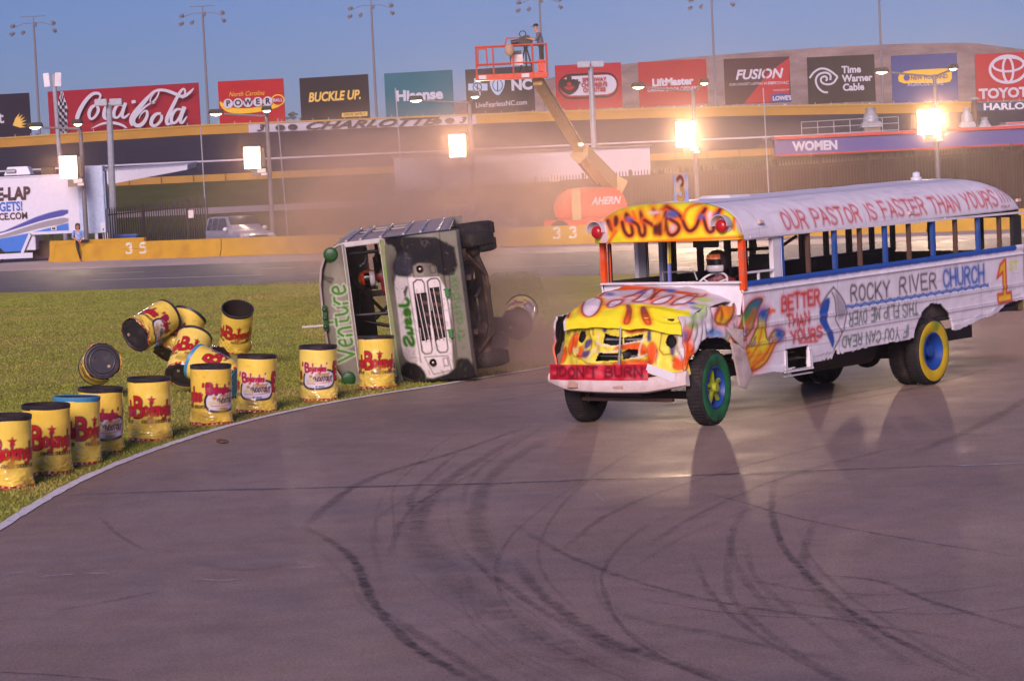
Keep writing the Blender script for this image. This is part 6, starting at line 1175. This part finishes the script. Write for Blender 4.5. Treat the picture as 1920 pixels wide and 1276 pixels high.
b = MB(); r0, r1 = A(1503, 240, Yw+1)[0], A(1685, 240, Yw+1)[0]
for z in (4.62, 5.0, 5.35): b.tube([(r0, Yw+1, z), (r1, Yw+1, z+.05)], .025, galv)
for k in range(7): x = r0+(r1-r0)*k/6; b.cyl((x, Yw+1, 4.55), (x, Yw+1, 5.38), .025, galv, n=6)
tag(b.build('roof_railing'), 'thin grey railing on the left part of the restroom roof', 'railing')
q = A(1890, 240, Yw+3); b = MB(); b.box((q[0]+1.5, Yw+3, q[2]-.1), (4.5, 2, .5), wtr); b.box((q[0]+1.8, Yw+3, q[2]+.25), (4.2, 2.1, .12), redp); tag(b.build('roof_unit', bevel=.02), 'low white roof unit with red edge at the right end of the restroom roof', 'roof unit')
# parked vehicles
def suv(name, px, py, Y, heading, label, col, z=None):
    p = A(px, py, Y); root = empty(name, (p[0], Y, 0), heading, label, 'car'); pm = mm('car_silver', col, .3, .5, var=.03, coat=.3); H = 1.80
    # +X forward
    sec = [(-2.35, .45, .95, 1.0, .90), (-2.3, .40, 1.05, 1.72, .80), (-1.9, .38, 1.08, 1.80, .74), (.1, .38, 1.08, 1.80, .74), (.85, .38, 1.06, 1.25, .80), (1.0, .38, 1.04, 1.10, .86), (2.0, .40, .98, 1.0, .84), (2.35, .45, .80, .86, .74)]; vs = []; n = 8
    for x, z0, zb, zt_, wt in sec: vs += [(x, -.86, z0), (x, -.93, .7), (x, -.92, zb), (x, -wt, zt_), (x, wt, zt_), (x, .92, zb), (x, .93, .7), (x, .86, z0)]
    fs = [(i*n+j, (i+1)*n+j, (i+1)*n+(j+1) % n, i*n+(j+1) % n) for i in range(len(sec)-1) for j in range(n)]+[tuple(range(n)), tuple(range((len(sec)-1)*n+n-1, (len(sec)-1)*n-1, -1))]
    b = MB(); b.add(vs, fs, pm); o_ = b.build('body', root, bevel=.05, smooth=50)
    b = MB(); b.add([(.16, -.71, 1.76), (.16, .71, 1.76), (.90, .80, 1.12), (.90, -.80, 1.12)], [(0, 1, 2, 3)], glassd); b.v = [(x+.035, y, z+.03) for x, y, z in b.v]; b.build('windscreen', root)
    for s in (-1, 1):
        for x0, x1, x2, x3 in ((.02, -.75, -.75, .62), (-.85, -1.55, -1.55, -.85), (-1.65, -2.1, -2.2, -1.65)):
            b = MB(); b.add([(x0, s*.765, 1.72), (x1, s*.765, 1.72), (x2, s*.925, 1.14), (x3, s*.925, 1.14)], [(0, 1, 2, 3)], glassd); b.v = [(x, y+s*.012, z) for x, y, z in b.v]; b.build('side_window', root)
        b = MB(); b.ball((.62, s*1.05, 1.2), .13, white, 6, (.6, 1, .8)); b.build('wing_mirror', root)
        b = MB(); b.box((2.26, s*.62, .86), (.12, .36, .16), mm('headlamp_glass', (210, 210, 220), .1)); b.build('headlight', root, bevel=.03)
        b = MB(); b.tube([(-2.0, s*.66, 1.84), (.0, s*.66, 1.84)], .03, dark); b.build('roof_rail', root)
        for x in (-1.45, 1.45): b = MB(); b.cyl((x, s*.72, .37), (x, s*.95, .37), .37, rubber, n=24); w_ = b.build('wheel', root); b = MB(); b.cyl((x, s*.9, .37), (x, s*.965, .37), .22, steel, n=16); b.build('rim', w_)
    b = MB(); b.box((2.33, 0, .75), (.06, 1.0, .22), dark); b.build('grille', root)
suv('parked_suv', 450, 420, 132.5, R(-62), 'silver sport utility vehicle parked behind the pit wall right of the black fence', (186, 184, 200)); suv('parked_suv', 902, 430, 136, R(-60), 'silver vehicle roof peeping over the pit wall in the dust behind the overturned bus', (186, 184, 200))
b = MB(); p = A(237, 440, 136); root = empty('waste_bin', (p[0], 136, 0), 0, 'blue plastic bin behind the pit wall below the picket fence', 'bin'); b = MB(); b.box((0, 0, .5), (1.0, .8, 1.0), bluep, taper=1.1); b.build('body', root, bevel=.05); b = MB(); b.box((0, 0, 1.05), (1.25, .95, .12), bluep); b.build('lid', root, bevel=.04)
# ================================================================== boom lift
Yl = 126.0; pb = A(1107, 408, Yl); lift = empty('boom_lift', (pb[0], Yl, 0), 0, 'orange boom lift with tan arm raising a railed basket', 'boom lift'); ol = np.array([pb[0], Yl, 0]); lp = lambda px, py, Y=Yl: A(px, py, Y)-ol
z0, z1 = lp(1107, 408)[2], lp(1107, 351)[2]; b = MB(); c0, c1 = lp(1040, 400)[0], lp(1175, 400)[0]
prf = [(c0+.05, z0), (c0-.02, z0+.5), (c0+.08, z0+1.0), (c0+.5, z1-.05), (c0+1.5, z1+.02), (c1-.6, z1-.05), (c1-.2, z1-.3), (c1, z0+.6), (c1-.05, z0)]
b.prism(prf, 2.2, orangep, frame((0, 1.1, 0), (1, 0, 0), (0, 0, 1), (0, -1, 0))); b.build('turntable_cover', lift, bevel=.10)
b = MB(); xx = lp(1080, 380)[0]; b.box((xx-.02, -1.12, (z0+z1)/2-.05), (.42, .06, z1-z0+.02), tanp); b.build('centre_strip', lift); b = MB(); q = lp(1134, 376); b.text('AHERN', wl, frame((q[0], -1.13, q[2]), (1, 0, 0), (0, 0, 1), (0, -1, 0)), .34/.72, offset=.04, shear=.3, sx=.85); b.build('lettering', lift)
b = MB(); b.box((0.1, 0, z0-.25), (4.6, 2.2, .45), orangep); b.box((0, 0, .55), (3.2, 1.6, .3), dark); b.build('chassis', lift, bevel=.05)
for sx in (-1.5, 1.5):
    for sy in (-.95, .95): b = MB(); b.cyl((sx, sy-.18, .5), (sx, sy+.18, .5), .5, rubber, n=24); b.build('wheel', lift)
Yk = 115.0; e0, e1, e2, e3 = lp(1142, 342, Yl), lp(1090, 285, 122), lp(1060, 235, 119.5), lp(1008, 150, Yk)
b = MB(); b.beam(e0+np.array([.2, 0, -.1]), e1, .62, .72, tanp); b.build('lower_boom', lift, bevel=.05); b = MB(); b.beam(e1, e3, .40, .46, tanp); b.beam(e1+(e3-e1)*.1+np.array([.22, -.1, .1]), e3+np.array([.2, -.1, .1]), .08, .1, brownm); b.build('upper_boom', lift, bevel=.03)
b = MB(); b.box(e1+np.array([-.1, -.1, -.1]), (.7, .8, .6), tanp, np.array(Matrix.Rotation(-.8, 3, 'Y'))); b.beam(e0+np.array([-.6, 0, .0]), e1+np.array([-.2, 0, -.3]), .22, .22, brownm); b.box(e0+np.array([.3, 0, -.1]), (.9, .9, .8), tanp, np.array(Matrix.Rotation(.5, 3, 'Y'))); b.build('boom_knuckle', lift, bevel=.04)
b = MB(); dirb = (e0-e1)/np.linalg.norm(e0-e1); nx_ = np.cross([0, -1, 0], dirb); m_ = e1+(e0-e1)*.48; b.text('JLG LIFT', ink, frame(m_+np.array([0, -.40, 0])+nx_*.0, dirb*1.0, np.cross([0, -1., 0], dirb), (0, -1, 0)), .42, offset=.03); b.build('lettering', lift)
bx0, bx1 = lp(892, 140, Yk), lp(1028, 140, Yk); zb = lp(960, 146, Yk)[2]; zt = lp(960, 86, Yk)[2]; W_ = bx1[0]-bx0[0]; yk = Yk-Yl; bk = MB(); bk.box(((bx0[0]+bx1[0])/2, yk, zb+.05), (W_, 1.0, .24), orangep); bk.build('platform', lift, bevel=.02)
rlm = mm('basket_rail_red', (200, 66, 44), .5)
def rail(pts, r=.034): b = MB(); b.tube(pts, r, rlm, 8); b.build('rail', lift)
for yy in (-.48, .48):
    for zz in (zt, zt-.55*(zt-zb)): rail([(bx0[0]+.05, yk+yy, zz), (bx1[0]-.03, yk+yy, zz)])
    for f in (0, .24, .52, .80, 1): rail([(bx0[0]+.05+(W_-.08)*f, yk+yy, zb), (bx0[0]+.05+(W_-.08)*f, yk+yy, zt)])
for xx in (bx0[0]+.05, bx1[0]-.03):
    for zz in (zt, zt-.55*(zt-zb)): rail([(xx, yk-.48, zz), (xx, yk+.48, zz)])
rail([(bx0[0]+.12, yk-.5, zb+.5), (bx0[0]+.14, yk-.5, zt-.1), (bx0[0]+.5, yk-.5, zt-.1), (bx0[0]+.52, yk-.5, zb+.5)], .03); rail([(bx0[0]+1.3, yk+.4, zt), (bx0[0]+1.4, yk+.4, zt+.35), (bx0[0]+2.2, yk+.4, zt+.35)], .03)
b = MB(); b.box((bx0[0]+1.75, yk+.3, zb+.85), (.5, .4, .6), mm('control_console', (90, 70, 70), .6)); b.box((bx0[0]+1.8, yk-.1, zb+.75), (.5, .05, .45), papr); b.build('control_console', lift)
b = MB(); b.box((bx1[0]-.28, yk-.45, zb+.45), (.3, .06, .5), orangep); b.build('gate_panel', lift)
for px, mm_ in ((905, papr), (985, papr)): q = lp(px, 142, Yk); b = MB(); b.box((q[0], yk-.52, zb+.06), (.32, .03, .16), mm_); b.build('decal', lift)
q = A(955, 95, Yk); b = MB(); b.ball((q[0], Yk-.55, q[2]), .26, mm('straw', (176, 140, 110), .8), 8, (.8, .4, 1)); tag(b.build('straw_hat'), 'round straw hat hanging on the basket rail', 'hat')
# film camera on a tripod
q = A(985, 78, Yk); fc = empty('film_camera', (q[0], Yk, zb+.17), 0, 'black film camera on a tripod in the lift basket', 'camera'); hz = q[2]-zb-.17; b = MB(); b.box((0, 0, hz), (.62, .22, .30), black, np.array(Matrix.Rotation(.15, 3, 'Y'))); b.box((.05, 0, hz+.2), (.3, .15, .12), black); b.build('body', fc, bevel=.03)
b = MB(); b.cyl((-.3, 0, hz+.02), (-.62, 0, hz-.04), .11, black, n=16); b.build('lens', fc); b = MB(); b.tube([(-.1+.14*math.cos(t), -.05, hz+.32+.14*math.sin(t)) for t in np.linspace(0, 2*PI, 13)], .025, black); b.build('viewfinder', fc)
for k in range(3): a_ = k*2*PI/3+.5; b = MB(); b.cyl((.35*math.cos(a_), .3*math.sin(a_), 0), (0, 0, hz-.15), .035, black, n=8); b.build('leg', fc)
b = MB(); b.cyl((0, 0, hz-.3), (0, 0, hz-.1), .09, black); b.tube([(.1, -.05, hz-.12), (.5, -.15, hz-.2)], .02, black); b.build('pan_head', fc)
# ================================================================== people
def person(label, Mx, J, rad=1.0, shirt=None, legs=None, shoe=None, arm=None, hairm=None, helmet=None, cap=None, bare_shin=None, face=(0, -1, 0), stripes=None):
    root = empty('person', (0, 0, 0), 0, label, 'person'); place(root, Mx)
    names, vs, rs, es, tg = {}, [], [], [], []
    def v(n, r): names[n] = len(vs); vs.append(tuple(map(float, J[n]) if isinstance(n, str) else n)); rs.append(r*rad); return names[n]
    def e(a, b, t): es.append((names[a], names[b])); tg.append(t)
    P = {k: np.array(q, float) for k, q in J.items()}
    J['belly'] = P['pelvis']*.55+P['chest']*.45; 
    for n, r in (('pelvis', .135), ('belly', .13), ('chest', .15), ('neck', .06), ('jaw', .078), ('crown', .092)): v(n, r)
    e('pelvis', 'belly', 'shirt'); e('belly', 'chest', 'shirt'); e('chest', 'neck', 'skin'); e('neck', 'jaw', 'skin'); e('jaw', 'crown', 'skin')
    for s in 'LR':
        for n, r in (('sh', .068), ('el', .046), ('wr', .032), ('palm', .036)):
            if n == 'palm': d = P['wr'+s]-P['el'+s]; d = d/np.linalg.norm(d); J['palm'+s] = P['wr'+s]+d*.07
            v(n+s, r)
        e('chest', 'sh'+s, 'shirt'); e('sh'+s, 'el'+s, 'sleeve'); e('el'+s, 'wr'+s, 'arm'); e('wr'+s, 'palm'+s, 'skin')
        side = np.cross(d, [0, 0, 1]); side = side/(np.linalg.norm(side)+1e-6); dn = np.cross(side, d)
        for k, (sp_, ln) in enumerate(((-.03, .065), (-.01, .08), (.01, .085), (.03, .072))):
            a, c = 'f%d%s' % (k, s), 'g%d%s' % (k, s); J[a] = J['palm'+s]+d*.04+side*sp_; J[c] = J[a]+d*ln*.7+dn*(-.03); v(a, .0105); v(c, .0085); e('palm'+s, a, 'skin'); e(a, c, 'skin')
        a = 't'+s; J[a] = J['wr'+s]+d*.05+side*(-.05)+dn*.0; v(a, .011); e('wr'+s, a, 'skin')
        if 'hip'+s in J:
            for n, r in (('hip', .095), ('kn', .062), ('an', .04), ('to', .036)): v(n+s, r)
            e('pelvis', 'hip'+s, 'legs'); e('hip'+s, 'kn'+s, 'legs'); e('kn'+s, 'an'+s, 'shin'); e('an'+s, 'to'+s, 'shoe')
    me = bpy.data.meshes.new('body'); me.from_pydata([tuple(float(t) for t in q) for q in vs], es, []); o = bpy.data.objects.new('body', me); COL.objects.link(o)
    sk = o.modifiers.new('skin', 'SKIN'); sk.use_smooth_shade = True; sk.branch_smoothing = .4
    for i, r in enumerate(rs): me.skin_vertices[0].data[i].radius = (r, r)
    me.skin_vertices[0].data[0].use_root = True
    sb = o.modifiers.new('sub', 'SUBSURF'); sb.levels = 2; sb.render_levels = 2
    ev = bpy.data.meshes.new_from_object(o.evaluated_get(bpy.context.evaluated_depsgraph_get())); bpy.data.objects.remove(o)
    mats = {'shirt': shirt, 'sleeve': shirt, 'arm': arm or skin, 'skin': (shirt if helmet else skin), 'legs': legs, 'shin': bare_shin or legs, 'shoe': shoe}; order = list(dict.fromkeys(mats.values())); ev.materials.clear()
    for m_ in order: ev.materials.append(m_ or skin)
    VV = np.array(vs); A_ = VV[[a for a, b in es]]; B_ = VV[[b for a, b in es]]
    for p in ev.polygons:
        c = np.array(p.center); d_ = B_-A_; t = np.clip(((c-A_)*d_).sum(1)/(d_*d_).sum(1), 0, 1); k = int(np.argmin(np.linalg.norm(c-A_-d_*t[:, None], axis=1)-np.array([max(rs[a], rs[b]) for a, b in es])*.6)); p.material_index = order.index(mats[tg[k]])
    ev.name = 'body'; ev.shade_smooth(); link(bpy.data.objects.new('body', ev), root)
    hc_ = (np.array(J['jaw'])+np.array(J['crown']))/2; f = np.array(face, float); f /= np.linalg.norm(f); up = np.array(J['crown'])-np.array(J['jaw']); up = up/np.linalg.norm(up); f -= up*(f@up); f /= np.linalg.norm(f); rt = np.cross(f, up); Tm = frame(hc_, rt, f, up); at = lambda x, y, z: (Tm@np.array([x, y, z, 1]))[:3]
    if helmet:
        h = MB(); h.lathe([(.001, .175), (.06, .168), (.115, .13), (.142, .06), (.147, .0), (.142, -.07), (.128, -.125), (.10, -.14)], helmet, 32, Tm); hh = h.build('helmet', root, smooth=60)
        h = MB(); h.lathe([(.150, -.045), (.153, .0), (.150, .055)], lens, 24, Tm, a0=PI/2-1.1, a1=PI/2+1.1); h.build('visor', hh, smooth=60)
        h = MB(); h.lathe([(.135, -.13), (.158, -.10), (.160, -.05), (.151, -.04)], mm('helmet_white', (214, 206, 210), .3), 24, Tm, a0=PI/2-1.25, a1=PI/2+1.25); h.build('chin_bar', hh, smooth=60)
        if stripes:
            for k, mt in enumerate(stripes): h = MB(); h.lathe([(.155, .045+.035*k), (.152-.012*k, .080+.035*k)], mt, 24, Tm, a0=PI/2-1.0, a1=PI/2+1.0); h.build('stripe', hh, smooth=60)
    else:
        for s in (-1, 1): b = MB(); b.ball(at(s*.033, .088, .005), .013, lens, 5); b.build('eye', root); b = MB(); b.ball(at(s*.098, .0, -.01), .026, skin, 6, (.5, .8, 1.2)); b.build('ear', root)
        b = MB(); b.ball(at(0, .105, -.025), .018, skin, 6, (.8, 1, 1.3)); b.build('nose', root); b = MB(); b.beam(at(-.025, .093, -.06), at(.025, .093, -.06), .012, .012, mm('lips', (170, 96, 90), .5)); b.build('mouth', root)
        if hairm:
            b = MB(); b.lathe([(.001, .155), (.06, .148), (.10, .11), (.115, .05), (.118, -.03), (.11, -.13), (.08, -.17)], hairm, 24, Tm, a0=PI/2+.75, a1=PI/2+2*PI-.75); b.lathe([(.001, .155), (.06, .148), (.10, .11), (.108, .075)], hairm, 24, Tm); b.build('hair', root, smooth=60)
        if cap:
            b = MB(); b.lathe([(.001, .15), (.06, .142), (.10, .10), (.11, .05)], cap, 24, Tm); b.prism([(.09*math.cos(t), .07+.13*math.sin(t)) for t in np.linspace(0, PI, 9)], .015, cap, Tm@np.array(Matrix.Translation((0, 0, .05)))); b.build('cap', root, smooth=50)
    return root
def scaled(J, k): return {a: tuple(np.array(q, float)*k) for a, q in J.items()}
den = mm('black_leggings', (34, 30, 36), .8); shoe = mm('pink_shoe', (200, 60, 100), .6); tee = mm('blue_white_shirt', (110, 150, 210), .8, dirt=((220, 214, 224), 5, .95)); hairb = mm('brown_hair', (92, 52, 40), .7, var=.3)
xw = A(147, 455, 130)[0]; yw = pl(121.5, xw); k = 1.06
J = scaled({'pelvis': (0, -.02, .97), 'chest': (-.02, -.04, 1.30), 'neck': (-.02, -.05, 1.47), 'jaw': (-.02, -.08, 1.57), 'crown': (-.02, -.07, 1.70), 'shL': (.17, -.05, 1.40), 'elL': (.24, -.22, 1.17), 'wrL': (.17, -.44, 1.03), 'shR': (-.21, -.05, 1.40), 'elR': (-.27, -.22, 1.14), 'wrR': (-.04, -.42, 1.02), 'hipL': (.10, -.06, .93), 'knL': (.50, -.28, .96), 'anL': (.16, -.46, .90), 'toL': (.05, -.54, .86), 'hipR': (-.09, -.08, .92), 'knR': (-.04, -.46, .80), 'anR': (.06, -.36, .40), 'toR': (.08, -.50, .34)}, 1)
J = {a: tuple(np.array(q)+np.array([0, 0, -.02])) for a, q in J.items()}; J['anR'] = (.08, -.40, .10); J['toR'] = (.10, -.56, .045); J['knR'] = (-.02, -.46, .62)
person('woman in blue and white shirt sitting on the pit wall, ankle on her knee', Matrix.Translation((xw, yw, 0))@Matrix.Scale(k, 4), J, 1, tee, den, shoe, skin, hairb)
# camera operator
q = A(1006, 60, Yk); top = A(1000, 44, Yk)[2]; z_f = lp(960, 146, Yk)[2]+.17; kk = (top-z_f)/1.80
J = {'pelvis': (.05, .05, .95), 'chest': (.0, .02, 1.32), 'neck': (-.05, 0, 1.50), 'jaw': (-.10, 0, 1.58), 'crown': (-.11, 0, 1.70), 'shL': (-.02, -.19, 1.42), 'elL': (-.12, -.26, 1.17), 'wrL': (-.36, -.16, 1.24), 'shR': (.0, .2, 1.42), 'elR': (-.12, .26, 1.2), 'wrR': (-.36, .12, 1.3), 'hipL': (.06, -.09, .90), 'knL': (.03, -.11, .50), 'anL': (.08, -.12, .09), 'toL': (-.1, -.13, .04), 'hipR': (.06, .1, .90), 'knR': (.08, .12, .50), 'anR': (.14, .12, .09), 'toR': (-.02, .13, .04)}
person('camera operator in grey shirt, dark shorts and black cap standing in the lift basket', Matrix.Translation((q[0]+.1, Yk, z_f))@Matrix.Scale(kk, 4), J, 1.06, mm('grey_blue_tee', (92, 96, 120), .85), mm('dark_shorts', (44, 40, 48), .85), mm('grey_shoe', (120, 110, 110), .7), skin, cap=black, bare_shin=skin, face=(-1, -.25, -.1))
# drivers
suit = mm('red_race_suit', (124, 26, 36), .8, dirt=((220, 200, 200), 7, .35)); flamehelm = mm('flame_helmet', (200, 70, 30), .3, dirt=((236, 200, 170), 9, .95)); darkhelm = mm('dark_helmet', (70, 52, 48), .35)
orst = mm('helmet_orange', (244, 120, 50), .35, dirt=((246, 230, 200), 12, .9))
BM = Matrix.Translation([float(t) for t in B0])@Matrix.Rotation(YAW, 4, 'Z'); hb = on_front(1345, 491, -1.24); y0, z0 = hb[1], hb[2]; x0 = -1.24
def seated(x0, y0, z0):
    return {'pelvis': (x0-.15, y0, z0-.72), 'chest': (x0-.10, y0, z0-.36), 'neck': (x0-.05, y0, z0-.19), 'jaw': (x0, y0, z0-.06), 'crown': (x0, y0, z0+.06), 'shL': (x0-.08, y0+.20, z0-.27), 'elL': (x0+.08, y0+.27, z0-.50), 'wrL': (x0+.34, y0+.06, z0-.34), 'shR': (x0-.08, y0-.20, z0-.27), 'elR': (x0+.08, y0-.28, z0-.48), 'wrR': (x0+.34, y0-.2, z0-.32), 'hipL': (x0-.1, y0+.1, z0-.74), 'knL': (x0+.32, y0+.13, z0-.66), 'anL': (x0+.45, y0+.12, z0-1.05), 'toL': (x0+.58, y0+.12, z0-1.1), 'hipR': (x0-.1, y0-.1, z0-.74), 'knR': (x0+.32, y0-.13, z0-.66), 'anR': (x0+.45, y0-.12, z0-1.05), 'toR': (x0+.58, y0-.12, z0-1.1)}
person('driver in red suit and orange flame helmet at the wheel of the flame painted bus', BM, seated(x0, y0, z0), 1.05, suit, suit, black, suit, helmet=darkhelm, face=(.9, -.1, -.05), stripes=[orst, orst])
VM = Matrix([[float(t) for t in r] for r in T]) if False else None
Tv = np.eye(4); Tv[:3, 0] = VX2; Tv[:3, 1] = VY2; Tv[:3, 2] = VZ2; Tv[:3, 3] = V0; y1, z1 = on_van(487, 455, -1.75); J = seated(-1.75, y1, z1)
for n in ('pelvis', 'hipL', 'hipR', 'knL', 'knR', 'anL', 'anR', 'toL', 'toR', 'chest'): J[n] = tuple(np.array(J[n])+np.array([0, .12 if n == 'chest' else .2, 0]))
person('driver in red suit and red white helmet strapped inside the overturned bus', Tv, {a: tuple(np.array(q)-np.array([0, .1, 0])) if a not in ('jaw', 'crown', 'neck') else q for a, q in J.items()}, 1.05, suit, suit, black, suit, helmet=flamehelm, face=(.9, -.35, -.1))
# ================================================================== dust, added lamp glow and air
def dust(name, c, r, dens, col, noise=1.8, g=.3, seed=0, low=.40, high=.62, rag=.9, detail=5):
    b = MB(); b.ball((0, 0, 0), 1, white, 10); o = b.build(name); o.data.materials.clear(); o.location = [float(t) for t in c]; o.scale = r; tag(o, kind='stuff')
    m = bpy.data.materials.new('dust_glow_air'); m.use_nodes = True; n = m.node_tree; N = n.nodes; L = n.links; N.clear()
    out = N.new('ShaderNodeOutputMaterial'); pv = N.new('ShaderNodeVolumePrincipled'); tc = N.new('ShaderNodeTexCoord'); ln = N.new('ShaderNodeVectorMath'); ln.operation = 'LENGTH'; L.new(tc.outputs['Object'], ln.inputs[0])
    def nz(sc, sd, det):
        t = N.new('ShaderNodeTexNoise'); t.noise_dimensions = '4D'; t.inputs['Scale'].default_value = sc; t.inputs['Detail'].default_value = det; t.inputs['W'].default_value = sd; t.inputs['Distortion'].default_value = .6; L.new(tc.outputs['Object'], t.inputs['Vector']); return t.outputs[0]
    def mth(op, a, b_):
        x = N.new('ShaderNodeMath'); x.operation = op
        for k, q in enumerate((a, b_)):
            if isinstance(q, (int, float)): x.inputs[k].default_value = q
            else: L.new(q, x.inputs[k])
        return x.outputs[0]
    rad = mth('ADD', ln.outputs['Value'], mth('MULTIPLY', mth('SUBTRACT', nz(1.3, seed+9, 2), .36), rag)) if rag else ln.outputs['Value']
    fall = N.new('ShaderNodeMapRange'); fall.interpolation_type = 'SMOOTHSTEP'; fall.inputs[1].default_value = 1; fall.inputs[2].default_value = .1; L.new(rad, fall.inputs[0])
    edge = N.new('ShaderNodeMapRange'); edge.interpolation_type = 'SMOOTHSTEP'; edge.inputs[1].default_value = .94; edge.inputs[2].default_value = .45; L.new(ln.outputs['Value'], edge.inputs[0])
    d = mth('MULTIPLY', fall.outputs[0], edge.outputs[0])
    if rag:
        nr = N.new('ShaderNodeMapRange'); nr.inputs[1].default_value = low; nr.inputs[2].default_value = high; nr.inputs[3].default_value = .06; L.new(nz(noise, seed, detail), nr.inputs[0]); d = mth('MULTIPLY', d, nr.outputs[0])
    d = mth('MULTIPLY', d, dens)
    L.new(d, pv.inputs['Density']); pv.inputs['Color'].default_value = list(lin(col))+[1]; pv.inputs['Anisotropy'].default_value = g; L.new(pv.outputs[0], out.inputs['Volume']); o.data.materials.append(m); return o
DC = (255, 222, 206)
dust('dust_glow_cloud', (-2.7, 73, 3.1), (8.0, 17, 4.2), .48, DC, seed=1, rag=1.3, g=.5)
dust('dust_glow_cloud', (-.9, 52, 1.9), (3.8, 6, 2.8), .42, DC, seed=5)
dust('dust_glow_cloud', (4.5, 88, 3.2), (11, 20, 5.0), .03, DC, seed=2, g=.6)
dust('dust_glow_cloud', (.6, 47.2, .5), (3.0, 3.2, 1.5), .8, DC, seed=3)
dust('dust_glow_cloud', (9.6, 46.5, .6), (4.8, 4.8, 1.9), .8, DC, seed=4)
for lp_ in LAMPS: dust('dust_glow_cloud', lp_+np.array([0, -2.5, 0]), (4.2, 4.2, 3.8), .0045, (255, 214, 180), seed=7, rag=0, g=.45)  # thin air volumes added around the floodlights to give them a glow
lo, hi = np.array([-260, -30, -3.]), np.array([260, 700, 40.]); b = MB(); b.box((lo+hi)/2, hi-lo, white); hz_ = b.build('haze'); hz_.data.materials.clear(); tag(hz_, kind='stuff')
hm = bpy.data.materials.new('haze_air'); hm.use_nodes = True; hn = hm.node_tree; hn.nodes.clear(); ho = hn.nodes.new('ShaderNodeOutputMaterial'); hv = hn.nodes.new('ShaderNodeVolumePrincipled')
hv.inputs['Density'].default_value = .00028; hv.inputs['Color'].default_value = (.95, .88, .9, 1); hv.inputs['Anisotropy'].default_value = .75; hn.links.new(hv.outputs[0], ho.inputs['Volume']); hz_.data.materials.append(hm)
